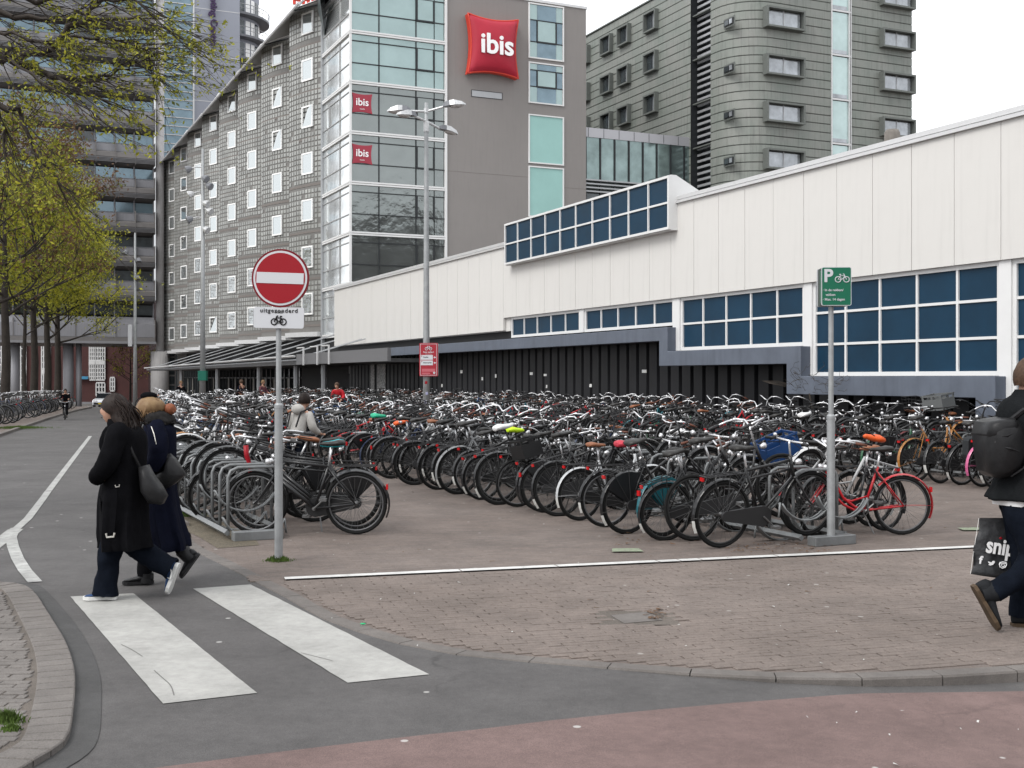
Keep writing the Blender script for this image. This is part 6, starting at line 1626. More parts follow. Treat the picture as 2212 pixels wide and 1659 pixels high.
def build_head(parent, c, face, r=1.0, skinm=None, name='head'):
    """head with brow, nose, lips, chin and ears; face = heading angle of the nose"""
    mb = MB(); n, m = 20, 16; vs = []
    for j in range(m+1):
        t = pi*j/m
        for i in range(n):
            q = 2*pi*i/n; x, y, z = sin(t)*cos(q), sin(t)*sin(q), cos(t)
            X, Y, Z = x*.098, y*.077, z*.118
            if z < 0: X *= 1-.12*(-z); Y *= 1-.34*(-z)**1.2; X += .012*(-z)
            if x > 0:
                wn = max(0, 1-abs(y)/.22)*max(0, 1-abs(z+.10)/.26); X += .026*wn*x
                X -= .008*math.exp(-((z-.12)/.12)**2)*math.exp(-((abs(y)-.36)/.18)**2)
                X += .007*math.exp(-((z+.52)/.10)**2)*math.exp(-(y/.3)**2) + .010*math.exp(-((z+.83)/.14)**2)*math.exp(-(y/.35)**2)
                X += .005*math.exp(-((z-.30)/.10)**2)
            vs.append((X*r, Y*r, Z*r))
    M_ = Matrix.Translation(c) @ Matrix.Rotation(face, 4, 'Z')
    mb.add([M_ @ Vector(v) for v in vs], [(j*n+i, (j+1)*n+i, (j+1)*n+(i+1)%n, j*n+(i+1)%n) for j in range(m) for i in range(n)])
    for s in (-1, 1): mb.ball(tuple(M_ @ Vector((-.005*r, s*.079*r, -.01*r))), (.018*r,.010*r,.028*r), 6, 5)
    return mb
def joinhead(body, mb):
    """weld the head shell into the body mesh so that the body stays one mesh"""
    me = body.data; bm = bmesh.new(); bm.from_mesh(me); tmp = mb.mesh('tmp', SKIN, True); bm.from_mesh(tmp); bm.to_mesh(me); bm.free()
    me.polygons.foreach_set('use_smooth', [True]*len(me.polygons)); bpy.data.meshes.remove(tmp)
def eyes(parent, c, face, r=1.0):
    M_ = Matrix.Translation(c) @ Matrix.Rotation(face, 4, 'Z'); mb = MB()
    for s in (-1, 1): mb.ball(tuple(M_ @ Vector((.086*r, s*.031*r, .012*r))), .010*r, 6, 4); mb.tube([M_ @ Vector((.094*r, s*.018*r, .036*r)), M_ @ Vector((.090*r, s*.045*r, .036*r))], .003*r, 4)
    mb.tube([M_ @ Vector((.099*r,-.020*r,-.062*r)), M_ @ Vector((.103*r,0,-.060*r)), M_ @ Vector((.099*r,.020*r,-.062*r))], .004*r, 4)
    mb.build('face_features', HAIRD, parent)
def haircap(name, parent, c, face, m, r=1.0, length=.0, vol=1.12, fr=.35, seed=0):
    mb = MB(); n, k_ = 26, 14; vs = []; M_ = Matrix.Translation(c) @ Matrix.Rotation(face, 4, 'Z')
    for j in range(k_+1):
        t = pi*.62*j/k_
        for i in range(n):
            q = 2*pi*i/n; x, y, z = sin(t)*cos(q), sin(t)*sin(q), cos(t)
            cut = t if x < fr*.5 else t*(1-.42*max(0, (x-fr*.5)))
            x, y, z = sin(cut)*cos(q), sin(cut)*sin(q), cos(cut)
            f_ = vol*(1+.035*sin(q*9+seed)+.03*noise.noise(Vector((x*5, y*5, z*5+seed))))
            vs.append(M_ @ Vector((x*.100*f_*r-.006*r, y*.083*f_*r, z*.118*f_*r+.004*r)))
    mb.add(vs, [(j*n+i, (j+1)*n+i, (j+1)*n+(i+1)%n, j*n+(i+1)%n) for j in range(k_) for i in range(n)])
    return mb.build(name, m, parent, True)
def shoe(name, heel, toe, m, sm, parent, hgt=.09, w=.042, up=Vector((0,0,1)), sole=.022, extra=None):
    """shoe from heel to toe points (on the sole line)"""
    heel, toe = Vector(heel), Vector(toe); d = (toe-heel); L = d.length; d.normalize(); sd = d.cross(up).normalized(); u = sd.cross(d).normalized()
    def ring(f_, ww, z0, z1, n=10): 
        c = heel + d*L*f_; return [c + sd*ww*cos(2*pi*k/n) + u*(z0 + (z1-z0)*(.5+.5*sin(2*pi*k/n))) for k in range(n)]
    mb = MB(); mb.loft([ring(.0,w*.6,sole,hgt*.9), ring(.06,w*.85,sole,hgt*1.05), ring(.28,w*.95,sole,hgt), ring(.5,w,sole,hgt*.72), ring(.75,w*1.12,sole,hgt*.52), ring(.93,w*.85,sole,hgt*.42), ring(1.0,w*.4,sole,hgt*.3)])
    o = mb.build(name, m, parent, True)
    pts = [(0,-.55),(.0,.55),(.1,.85),(.35,.8),(.6,.98),(.8,1.12),(.93,.85),(1,.35),(1,-.35),(.93,-.85),(.8,-1.12),(.6,-.98),(.35,-.8),(.1,-.85)]
    mb = MB(); n = len(pts)
    mb.add([heel+d*L*(f_*1.03-.015)+sd*ww*w*1.05 for f_, ww in pts] + [heel+d*L*(f_*1.03-.015)+sd*ww*w*1.05+u*(sole*1.2) for f_, ww in pts], [tuple(range(n)), tuple(range(n, 2*n))[::-1]] + [(i, n+i, n+(i+1)%n, (i+1)%n) for i in range(n)])
    mb.build('sole', sm, o); return o
# ---- woman in the long black coat (measured in the picture plane at her distance)
Y1 = 9.47
w1 = empty('person', (-3.2, Y1, 0), 0, 'woman with long dark hair, black belted coat and blue trainers striding over the zebra', 'person', 'people crossing the road')
def Z1(x, y, dy=0, Yp=Y1, o=None):
    q = AT((280+x/2.37)/1.4756, (1240+y/2.37)/1.4756, Yp); 
    return q + Vector((0, dy, 0)) - (o or Vector((-3.2, Y1, 0)))
hc = Z1(200, 160); fa = pi*1.0 + radians(18)
V = [Z1(260,760), Z1(265,560), Z1(275,350), Z1(245,270), Z1(215,220), Z1(205,160),  # pelvis chest neck head
     Z1(270,330,-.17), Z1(235,520,-.24), Z1(120,660,-.18),  Z1(280,330,.17), Z1(250,520,.22), Z1(125,640,.10),
     Z1(235,820,-.08), Z1(200,1180,-.09), Z1(165,1500,-.09), Z1(280,820,.08), Z1(420,1240,.09), Z1(600,1400,.09)]
E_ = [(0,1),(1,2),(2,3),(3,4),(4,5),(2,6),(6,7),(7,8),(2,9),(9,10),(10,11),(0,12),(12,13),(13,14),(0,15),(15,16),(16,17)]
Rr = [(.14,.11),(.13,.10),(.10,.08),.055,.052,.07,.055,.045,.034,.055,.045,.034,.085,.06,.04,.085,.06,.04]
hand_chain(V, E_, Rr, 8, 0, Vector((.6,.5,-.1)), -1, .8); hand_chain(V, E_, Rr, 11, 0, Vector((.7,-.2,-.1)), 1, .8)
b_ = skin('body', V, E_, Rr, SKIN, w1, 1); joinhead(b_, build_head(w1, hc, fa, .95)); eyes(w1, hc, fa, .95)
haircap('hair', w1, hc, fa, HAIRD, .97, vol=1.16, fr=.5)
def hx(x, y, hwpx, d, dy=0): q = Z1(x, y, dy); return (q.x, q.y, q.z, hwpx/2.37/1.4756/269, d)
hairl = [hx(225,130,75,.095), hx(248,190,78,.10), hx(275,250,80,.12), hx(305,310,72,.13), hx(335,360,52,.12), hx(350,400,30,.08)]
o = drape('long_hair', hairl[::1], HAIRD, w1, .010, 11, 40, 2)
def lh(rr):
    u = rr.random(); s_ = rr.choice((-1,1)); x0 = 175+120*u; a_ = Z1(x0, 70+30*abs(u-.5)+rr.uniform(0,60), s_*rr.uniform(.02,.08)); b_ = Z1(250+rr.gauss(60,32), 340+rr.uniform(-40,45), s_*rr.uniform(.04,.14)); return a_, b_
strands('hair_strands', w1, lh, HAIRD, 190, .3, .0055, lambda t: Vector((.035*sin(pi*t),0,.03*sin(pi*t))), 3, .03)
coat = [hx(250,250,62,.08), hx(268,275,90,.15), hx(283,330,135,.215), hx(285,430,150,.23), hx(282,560,150,.215), hx(275,700,160,.20), hx(272,800,172,.225), hx(270,950,178,.25), hx(275,1080,178,.27), hx(286,1160,176,.285), hx(290,1192,176,.285)]
drape('coat', coat, COAT, w1, .016, 6, 48, 1)
drape('collar', [hx(205,222,48,.075), hx(215,250,66,.10), hx(235,285,80,.12), hx(245,310,70,.12)], COAT, w1, .006, 5, 30)
for s, dy, nm in ((-1,-.23,'sleeve'), (1,.2,'sleeve')):
    V = [Z1(285,320,dy*.75), Z1(262,430,dy), Z1(225,545,dy*1.1), Z1(160,620,dy*.95), Z1(118,662,dy*.7)]
    tubecloth(nm, [V[0].lerp(Z1(290,270,0), .3)]+V, [.05,.085,.085,.08,.07,.062], COAT, w1, amp=.012, seed=3)
# coat flap, belt with two buckles
mb = MB(); pts = [Z1(118,800,-.10), Z1(100,900,-.06), Z1(108,960,-.06), Z1(90,1128,-.07), Z1(150,1130,-.14), Z1(165,980,-.19), Z1(160,830,-.20)]
mb.add([p_ for p_ in pts] + [p_+Vector((.012,.03,0)) for p_ in pts], [tuple(range(7)), tuple(range(7,14))[::-1]] + [(i, 7+i, 7+(i+1)%7, (i+1)%7) for i in range(7)]); mb.build('coat_flap', COAT, w1)
BUC = mat('buckle', (.65,.63,.58), .3, metal=.6)
def arcbuck(cx, cy, w, h, dy, r_): 
    mb = MB(); mb.tube([Z1(cx-w,cy-h,dy),Z1(cx-w*.8,cy+h,dy),Z1(cx+w*.8,cy+h*.7,dy),Z1(cx+w,cy-h*1.3,dy)], r_, 6); mb.build('buckle', BUC, w1)
arcbuck(265,1068,31,14,-.30,.0085); arcbuck(297,712,16,8,-.235,.004)
mb = MB(); mb.loft([[Z1(x+dx, y, -.27-dd) for dx, dd in ((-22,0),(22,0),(22,.012),(-22,.012))] for x, y in ((290,730),(285,850),(275,960),(268,1055))]); mb.build('belt_end', COAT, w1)
# trousers
tubecloth('trouser_leg', [Z1(235,1120,-.09), Z1(190,1250,-.10), Z1(182,1350,-.10), Z1(172,1450,-.10), Z1(163,1535,-.10)], [(.10,.11),(.088,.10),(.083,.09),(.090,.095),(.100,.10)], JEANS, w1, amp=.014, seed=1)
tubecloth('trouser_leg', [Z1(260,1130,.09), Z1(350,1205,.09), Z1(450,1280,.10), Z1(540,1340,.10), Z1(612,1378,.10)], [(.10,.11),(.10,.10),(.088,.095),(.088,.095),(.090,.098)], JEANS, w1, amp=.014, seed=2)
hl, te = Z1(248,1578,-.10), Z1(14,1572,-.13); hl.z = te.z = .004 - 0
sh = shoe('trainer', hl, te, SHOEB, SOLEW, w1, .085, .045, sole=.024)
def swoosh(par, pts, r_): 
    mb = MB(); mb.tube(pts, r_, 5); mb.build('shoe_mark', SOLEW, par)
swoosh(sh, [Z1(110,1548,-.150), Z1(130,1556,-.152), Z1(160,1550,-.150)], [.010,.008,.002])
sh2 = shoe('trainer', Z1(668,1338,.10), Z1(592,1560,.08), SHOEB, SOLEW, w1, .095, .045, up=Vector((-.9,0,-.32)), sole=.024)
swoosh(sh2, [Z1(592,1430,.03), Z1(615,1440,.03), Z1(622,1400,.04), Z1(612,1365,.05)], [.002,.011,.009,.003])
# her tote bag
tb_ = empty('shoulder_bag', (-3.2, Y1, 0), 0, 'slouchy black leather tote hanging behind the woman in the black coat', 'bag')
def bagmesh(nm, pts, dep, m, par, dy=0, Yp=Y1, o=None, puff=.05):
    mb = MB(); f0 = [Z1(x, y, dy-dep, Yp, o) for x, y in pts]; f1 = [Z1(x, y, dy+dep, Yp, o) for x, y in pts]; n = len(pts)
    c0 = sum(f0, Vector())/n + Vector((0,-puff,0)); c1 = sum(f1, Vector())/n + Vector((0,puff,0))
    h0 = [a.lerp(c0, .45)+Vector((0,-puff*.6,0)) for a in f0]; h1 = [a.lerp(c1, .45)+Vector((0,puff*.6,0)) for a in f1]
    mb.add(f0+f1+h0+h1+[c0,c1], [(i, n+i, n+(i+1)%n, (i+1)%n) for i in range(n)] + [(i, (i+1)%n, 2*n+(i+1)%n, 2*n+i) for i in range(n)] + [(2*n+i, 2*n+(i+1)%n, 4*n) for i in range(n)] + [(n+i, 3*n+i, 3*n+(i+1)%n, n+(i+1)%n) for i in range(n)] + [(3*n+(i+1)%n, 3*n+i, 4*n+1) for i in range(n)])
    o_ = mb.build(nm, m, par, True); return o_
bagmesh('bag_body', [(425,580),(480,565),(520,640),(580,720),(622,798),(590,860),(500,850),(440,760)], .05, GLEA, tb_, -.10)
mb = MB(); mb.tube([Z1(440,600,-.12), Z1(390,470,-.17), Z1(350,350,-.18), Z1(320,310,-.05)], .012, 5); mb.build('strap', LEA, tb_)
# ---- blonde woman behind her
Y2 = 10.15; O2 = Vector((-2.75, Y2, 0))
w2 = empty('person', O2, 0, 'blonde woman with black scarf, navy coat and black ankle boots walking behind the black coat', 'person', 'people crossing the road')
def Z2(x, y, dy=0): return Z1(x, y, dy, Y2, O2)
def h2(x, y, hw, d, dy=0): q = Z2(x, y, dy); return (q.x, q.y, q.z, hw/2.37/1.4756/(F/Y2), d)
hc2 = Z2(455,160); fa2 = pi + radians(15)
V = [Z2(520,800), Z2(535,600), Z2(545,330), Z2(520,250), Z2(490,210), Z2(470,160), Z2(545,310,-.17), Z2(570,470,-.2), Z2(520,590,-.2), Z2(545,310,.17), Z2(520,500,.2), Z2(420,600,.1),
     Z2(500,850,-.08), Z2(470,1180,-.08), Z2(440,1400,-.08), Z2(560,850,.08), Z2(630,1120,.08), Z2(720,1270,.08)]
b_ = skin('body', V, [(0,1),(1,2),(2,3),(3,4),(4,5),(2,6),(6,7),(7,8),(2,9),(9,10),(10,11),(0,12),(12,13),(13,14),(0,15),(15,16),(16,17)], [(.14,.11),(.13,.10),(.10,.08),.055,.05,.07,.05,.042,.034,.05,.042,.034,.085,.06,.04,.085,.06,.04], SKIN, w2, 1)
joinhead(b_, build_head(w2, hc2, fa2, .95)); eyes(w2, hc2, fa2, .95)
drape('hair', [h2(470,62,30,.04), h2(475,80,75,.085), h2(478,110,100,.11), h2(472,150,108,.118), h2(455,190,92,.11), h2(440,225,66,.09), h2(425,240,40,.06)], HAIRB, w2, .012, 9, 40, 3)
mb = MB(); mb.ball(tuple(Z2(612,152,.02)), (.055,.05,.05), 12, 9); mb.build('hair_bun', mat(spec=0.18, name='auburn_hair', col=(.20,.07,.035), rough=.5, var=.3, vs=50), w2, True)
mb = MB(); mb.ball(tuple(Z2(455,52,.02)), (.075,.06,.035), 12, 8); mb.build('hair_clip', COAT, w2, True)
def sh_(rr):
    q = rr.uniform(0, 2*pi); a_ = Z2(478+rr.gauss(0,22), 66+rr.uniform(0,26), rr.uniform(-.05,.05)); f_ = rr.uniform(.9,1.15); b_ = Z2(468+100*cos(q)*f_, 190+rr.uniform(-25,50), .115*sin(q)*f_); return a_, b_
strands('hair_strands', w2, sh_, HAIRB, 230, .3, .007, None, 5, .05)
for k_, (dx, dz) in enumerate(((0,0),(14,-12),(-12,-10),(20,8),(4,16),(-16,8))):
    mb = MB(); q = [Z2(612+dx+16*cos(a)*1.2, 152+dz+16*sin(a), .02+.02*sin(a*2+k_)) for a in [i*pi/4 for i in range(8)]]; mb.tube(q, .016, 6, closed=True); mb.build('hair_lock', _mc.get('auburn_hair') or mat(name='auburn_hair', col=(.20,.07,.035), rough=.5, var=.3, vs=50, spec=.18), w2, True)
for k_ in range(4):
    drape('scarf_fold', [h2(520+k_*4,175+k_*22,70+k_*12,.09+.015*k_), h2(524+k_*4,187+k_*22,88+k_*11,.115+.013*k_), h2(526+k_*4,199+k_*22,76+k_*12,.10+.013*k_)], _mc.get('black_scarf') or mat(name='black_scarf', col=(.02,.019,.019), rough=.8, var=.5, vs=12, bump=.5, bs=40, spec=.06), w2, .012, 4+k_, 36, 5+k_)
drape('scarf', [h2(520,165,60,.08), h2(525,185,92,.13), h2(530,215,112,.15), h2(540,245,115,.15), h2(540,270,90,.12)], mat(spec=0.03, name='black_scarf', col=(.02,.019,.019), rough=.8, var=.5, vs=12, bump=.5, bs=40), w2, .012, 5, 36, 5)
drape('coat', [h2(530,250,70,.10), h2(540,280,105,.19), h2(548,350,112,.215), h2(548,480,108,.21), h2(545,620,105,.20), h2(545,760,112,.22), h2(555,900,125,.24), h2(585,1050,130,.26), h2(612,1150,132,.27), h2(612,1205,136,.27)], NAVY, w2, .015, 6, 44, 4)
V = [Z2(560,300,-.16), Z2(590,400,-.22), Z2(585,500,-.24), Z2(545,590,-.24)]
tubecloth('sleeve', [Z2(560,262,-.10)]+V, [.05,.08,.082,.078,.066], NAVY, w2, amp=.012, seed=4)
mb = MB(); mb.tube([Z2(545,275,-.245), Z2(575,325,-.285), Z2(592,380,-.305), Z2(603,430,-.30)], .0035, 5); mb.build('zip', BUC, w2)
V = [Z2(640,1130,.08), Z2(680,1200,.08), Z2(715,1262,.08)]
tubecloth('trouser_leg', V, [.075,.062,.055], COAT, w2, amp=.008)
V = [Z2(500,1150,-.08), Z2(462,1290,-.08), Z2(450,1400,-.08)]
tubecloth('trouser_leg', V, [.08,.068,.058], COAT, w2, amp=.008)
V = [Z2(690,1225,.08), Z2(735,1275,.08), Z2(770,1300,.08)]
tubecloth('boot_shaft', V, [.064,.060,.052], LEA, w2, amp=.004)
shoe('boot', Z2(826,1262,.08), Z2(696,1440,.07), LEA, LEA, w2, .10, .043, up=Vector((-.8,0,-.25)))
hl, te = Z2(515,1478,-.08), Z2(295,1474,-.10); hl.z = te.z = .003
shoe('boot', hl, te, LEA, LEA, w2, .10, .045)
tubecloth('boot_shaft', [Z2(466,1378,-.08), Z2(464,1410,-.08), Z2(466,1450,-.08)], [.062,.058,.056], LEA, w2, amp=.003)
gb = empty('shoulder_bag', O2, 0, 'large grey leather bag on the arm of the blonde woman', 'bag')
bagmesh('bag_body', [(655,480),(700,520),(770,630),(760,650),(700,700),(620,750),(590,680),(560,640),(620,600)], .05, GLEA, gb, -.16, Y2, O2, .05)
mb = MB(); mb.tube([Z2(645,520,-.2), Z2(640,440,-.24), Z2(625,400,-.2)], [.03,.022,.012], 6); mb.build('strap', GLEA, gb)
# ---- simple full figure for the others
def figure(loc, rz, label, top, legs, hair, H=1.72, bend=0, armf=.3, stride=.15, group=None, hat=None, bike_=False, hoodc=None):
    k = H/1.75; e = empty('person', loc, rz, label, 'person', group); e.scale = (k, k, k)
    ca, sa = cos(bend), sin(bend); hipz = .93
    def T(x, y, z): dz = z-hipz; return Vector((x*ca + dz*sa, y, hipz + dz*ca - x*sa)) if z > hipz else Vector((x, y, z))
    P_, N_, Hd = T(0,0,1.28), T(0,0,1.46), T(.03,0,1.60)
    hands = [T(.12+armf*.5, s*.2, 1.02+armf*.25) for s in (-1,1)]
    V = [Vector((0,0,hipz)), T(0,0,1.10), P_, T(0,0,1.40), N_, Hd]; E_ = [(i,i+1) for i in range(5)]; Rr = [(.13,.10),(.12,.09),(.13,.10),(.07,.06),.052,.06]
    for s, hnd in zip((-1,1), hands):
        n = len(V); V += [T(0,s*.17,1.38), T(.02+armf*.12,s*.23,1.14), hnd]; E_ += [(3,n),(n,n+1),(n+1,n+2)]; Rr += [.05,.04,.03]
        hand_chain(V, E_, Rr, n+2, 0, (hnd-V[n+1]), s)
    lg = []
    for s in (-1,1):
        n = len(V); ft = s*stride; V += [Vector((0,s*.09,.88)), Vector((ft*.5+.04,s*.09,.48)), Vector((ft,s*.09,.09))]; E_ += [(0,n),(n,n+1),(n+1,n+2)]; Rr += [.08,.055,.038]; lg.append(V[n:n+3])
    b_ = skin('body', V, E_, Rr, SKIN, e, 1); joinhead(b_, build_head(e, Hd, 0, 1)); eyes(e, Hd, 0)
    haircap('hair', e, Hd, 0, hair, 1.03, vol=1.12)
    JV = [T(0,0,.86 if not bend else .94), T(0,0,1.1), T(0,0,1.30), T(0,0,1.43)]; JE = [(0,1),(1,2),(2,3)]; JR = [(.175,.14),(.16,.125),(.175,.135),(.08,.075)]
    for s, hnd in zip((-1,1), hands):
        n = len(JV); a = T(0,s*.18,1.37); el = T(.02+armf*.12,s*.245,1.14); JV += [a, el, el.lerp(hnd, .9)]; JE += [(2,n),(n,n+1),(n+1,n+2)]; JR += [.085,.07,.055]
    wrinkle(skin('jacket', JV, JE, JR, top, e, 2), .012, 9, 1)
    TV = [Vector((0,0,.95))]; TE = []; TR = [(.15,.12)]
    for a, b2, c2 in lg: n = len(TV); TV += [a, b2, c2+Vector((0,0,.03))]; TE += [(0,n),(n,n+1),(n+1,n+2)]; TR += [.105,.08,.065]
    wrinkle(skin('trousers', TV, TE, TR, legs, e, 2), .008, 9, 2)
    for a, b2, c2 in lg: shoe('shoe', (c2.x-.06,c2.y,0), (c2.x+.19,c2.y,0), LEA, LEA, e)
    if hoodc: mb = MB(); mb.ball(tuple(T(-.10,0,1.42)), (.10,.12,.09), 12, 8); mb.build('hood', hoodc, e, True)
    return e, T
s_ = 145.0; Yw = F/s_
e, T = figure(((640-CXP)/s_, Yw, 0), radians(60), 'person in a cream hooded jacket with black backpack straps standing among the bicycles', CREAM, JEANS, HAIRD, 1.58, .28, .4, .08, hoodc=CREAM)
for s in (-1, 1): mb = MB(); mb.tube([T(.16,s*.10,1.30), T(.02,s*.11,1.455), T(-.14,s*.11,1.36), T(-.17,s*.09,1.1)], .016, 5); mb.build('strap', LEA, e)
figure(((733-CXP)/56.7, 45, 0), radians(-100), 'person in a bright red jacket bending over the bicycles before the black wall', REDJ, JEANS, HAIRM, 1.68, .45, .5, .05)
figure(((524-CXP)/42.5, 60, drop(60)), radians(150), 'person in a dark blue jacket walking past the hotel entrance', NAVY, OLIV, HAIRM, 1.75, .1, .2, .2, 'pedestrians near the hotel entrance')
figure(((563-CXP)/42.5, 60.5, drop(60)), radians(-30), 'person in a mauve coat walking right of the dark blue jacket near the hotel entrance', MAUV, JEANS, HAIRB, 1.72, .0, .2, .2, 'pedestrians near the hotel entrance')
figure(((399-CXP)/40, 63, drop(63)), radians(-60), 'dark dressed person at the left end of the hotel entrance', COAT, COAT, HAIRB, 1.7, .0, .2, .1, 'pedestrians near the hotel entrance')
# cyclist on the road, small and dark, riding towards the camera
def cyclist(loc, rz, label, k, top, legs):
    b = bike(Vector(loc), rz, 0, 0, 'oma', 'black', 'b', 'mid', 'c', 'b', 'black', True, False, None, None, True, False, 0, k*1.0, True, 'dark bicycle ridden by the ' + label[1], None, 2)
    e, T = figure(Vector(loc) + Vector((cos(rz)*.28*k, sin(rz)*.28*k, .12*k)), rz, label[0], top, legs, HAIRD, 1.72*k, .18, .75, .14)
    return e
cyclist(((142-CXP)/51, 50, drop(50)+.0), radians(-72), ('small dark dressed cyclist riding towards the camera on the left of the road', 'small distant cyclist'), .72, COAT, COAT)
figure(((262-CXP)/180, F/180, 0), radians(-80), 'person with a black cap and light blue jeans mostly hidden behind the woman in black', COAT, LBLUE, HAIRD, 1.47, .05, -.1, .05)
# ---- man with the rolled backpack at the right edge
Y3 = 8.25; O3 = Vector((3.45, Y3, 0))
mn = empty('person', O3, 0, 'man in black jacket and dark jeans, brown soles walking out at the right edge', 'person')
def Z3(x, y, dy=0): return AT((2900+x/1.885)/1.4756, (1140+y/1.885)/1.4756, Y3) + Vector((0,dy,0)) - O3
sc3 = 1/1.885/1.4756/(F/Y3)
def h3(x, y, hw, d, dy=0): q = Z3(x, y, dy); return (q.x, q.y, q.z, hw*sc3, d)
hc3 = Z3(732,125); fa3 = radians(20)
V = [Z3(680,900), Z3(690,640), Z3(695,330), Z3(700,240), Z3(708,180), Z3(712,125), Z3(690,320,-.2), Z3(720,560,-.27), Z3(740,780,-.27), Z3(700,320,.2), Z3(760,560,.25), Z3(800,740,.2),
     Z3(660,940,-.10), Z3(700,1180,-.10), Z3(560,1335,-.10), Z3(480,1385,-.10), Z3(700,940,.10), Z3(725,1260,.10), Z3(700,1560,.10)]
E_ = [(0,1),(1,2),(2,3),(3,4),(4,5),(2,6),(6,7),(7,8),(2,9),(9,10),(10,11),(0,12),(12,13),(13,14),(14,15),(0,16),(16,17),(17,18)]
Rr = [(.15,.12),(.15,.11),(.12,.09),.065,.06,.07,.06,.05,.037,.06,.05,.037,.08,.05,.04,.035,.08,.055,.04]
hand_chain(V, E_, Rr, 8, 0, Vector((0,0,-1)), -1, 1.08); hand_chain(V, E_, Rr, 11, 0, Vector((.3,0,-1)), 1, 1.08)
b_ = skin('body', V, E_, Rr, SKIN, mn, 1); joinhead(b_, build_head(mn, hc3, fa3, 1.04)); eyes(mn, hc3, fa3, 1.04); haircap('hair', mn, hc3, fa3, HAIRM, 1.08, vol=1.16)
drape('hair', [h3(712,45,40,.05), h3(714,80,56,.09), h3(712,130,56,.095), h3(712,175,40,.07)], HAIRM, mn, .004, 9, 24)
drape('jacket', [h3(690,190,52,.08), h3(690,225,75,.11), h3(690,270,120,.2), h3(690,360,150,.245), h3(690,520,140,.235), h3(688,680,140,.22), h3(680,770,165,.225), h3(672,835,200,.235), h3(672,850,190,.22)], JACK, mn, .012, 6, 44, 6)
tubecloth('sleeve', [Z3(695,255,-.1), Z3(690,310,-.2), Z3(715,430,-.27), Z3(725,570,-.29), Z3(738,760,-.28)], [.05,.09,.088,.08,.066], JACK, mn, amp=.014, seed=6)
drape('shirt_hem', [h3(672,835,168,.20), h3(672,880,158,.195)], mat('white_cotton', (.6,.6,.6), .8), mn, .004, 5, 40)
mb = MB(); mb.box(-.012,.012,-.002,.0,-.01,.01); q = Z3(625,838,-.235)
tubecloth('trouser_leg', [Z3(672,860,-.05), Z3(668,950,-.09), Z3(690,1080,-.10), Z3(700,1180,-.10), Z3(650,1270,-.10), Z3(560,1335,-.10), Z3(470,1398,-.10)], [(.17,.13),(.14,.125),(.105,.105),(.092,.09),(.085,.085),(.076,.078),(.072,.075)], JEANS, mn, amp=.015, seed=7)
tubecloth('trouser_leg', [Z3(690,880,.06), Z3(715,1000,.10), Z3(722,1250,.10), Z3(712,1400,.10), Z3(702,1570,.10)], [(.15,.12),.12,.09,.08,.078], JEANS, mn, amp=.012, seed=8)
tubecloth('boot_shaft', [Z3(490,1385,-.10), Z3(440,1398,-.10), Z3(395,1408,-.10)], [.072,.068,.055], SUEDE, mn, amp=.004)
shoe('boot', Z3(340,1362,-.10), Z3(484,1618,-.10), SUEDE, SOLEB, mn, .125, .05, up=Vector((.85,0,.48)), sole=.022)
hl, te = Z3(650,1630,.10), Z3(860,1630,.08); hl.z = te.z = .0
shoe('boot', hl, te, SUEDE, SOLEB, mn, .12, .05); skin('boot_shaft', [Z3(700,1510,.10), Z3(705,1590,.10)], [(0,1)], [.066,.06], SUEDE, mn, 2)
bk_ = empty('backpack', O3, 0, 'black backpack with a flap on the back of the man at right edge', 'backpack')
def bag3(nm, pts, dep, m, dy, puff, par): 
    mb = MB(); f0 = [Z3(x, y, dy-dep) for x, y in pts]; f1 = [Z3(x, y, dy+dep) for x, y in pts]; n = len(pts)
    c0 = sum(f0, Vector())/n + Vector((0,-puff,0)); h0 = [a.lerp(c0, .3)+Vector((0,-puff*.75,0)) for a in f0]
    c1 = sum(f1, Vector())/n
    mb.add(f0+f1+h0+[c0,c1], [(i, n+i, n+(i+1)%n, (i+1)%n) for i in range(n)] + [(i, (i+1)%n, 2*n+(i+1)%n, 2*n+i) for i in range(n)] + [(2*n+i, 2*n+(i+1)%n, 3*n) for i in range(n)] + [(n+(i+1)%n, n+i, 3*n+1) for i in range(n)])
    return mb.build(nm, m, par, True)
bag3('bag_body', [(400,455),(408,560),(430,680),(470,712),(540,700),(600,660),(640,580),(650,470),(600,380),(560,362),(480,370),(415,400)], .13, LEA, -.05, .05, bk_)
fl = bag3('flap', [(398,462),(420,385),(470,368),(560,355),(590,400),(575,440),(510,488),(440,480)], .145, LEA, -.05, .035, bk_)
mb = MB(); mb.tube([Z3(440,470,-.22), Z3(437,500,-.225), Z3(444,515,-.22)], .008, 6); mb.build('clasp', BLK, bk_)
mb = MB(); mb.tube([Z3(440,520,-.205), Z3(520,535,-.235), Z3(648,575,-.21)], .008, 6); mb.tube([Z3(648,575,-.21), Z3(600,650,-.225), Z3(540,700,-.19)], .007, 6); mb.build('pocket_seam', LEA, bk_)
mb = MB(); mb.tube([Z3(560,365,-.15), Z3(610,310,-.2), Z3(690,290,-.24), Z3(740,380,-.27)], .018, 6); mb.build('strap', LEA, bk_)
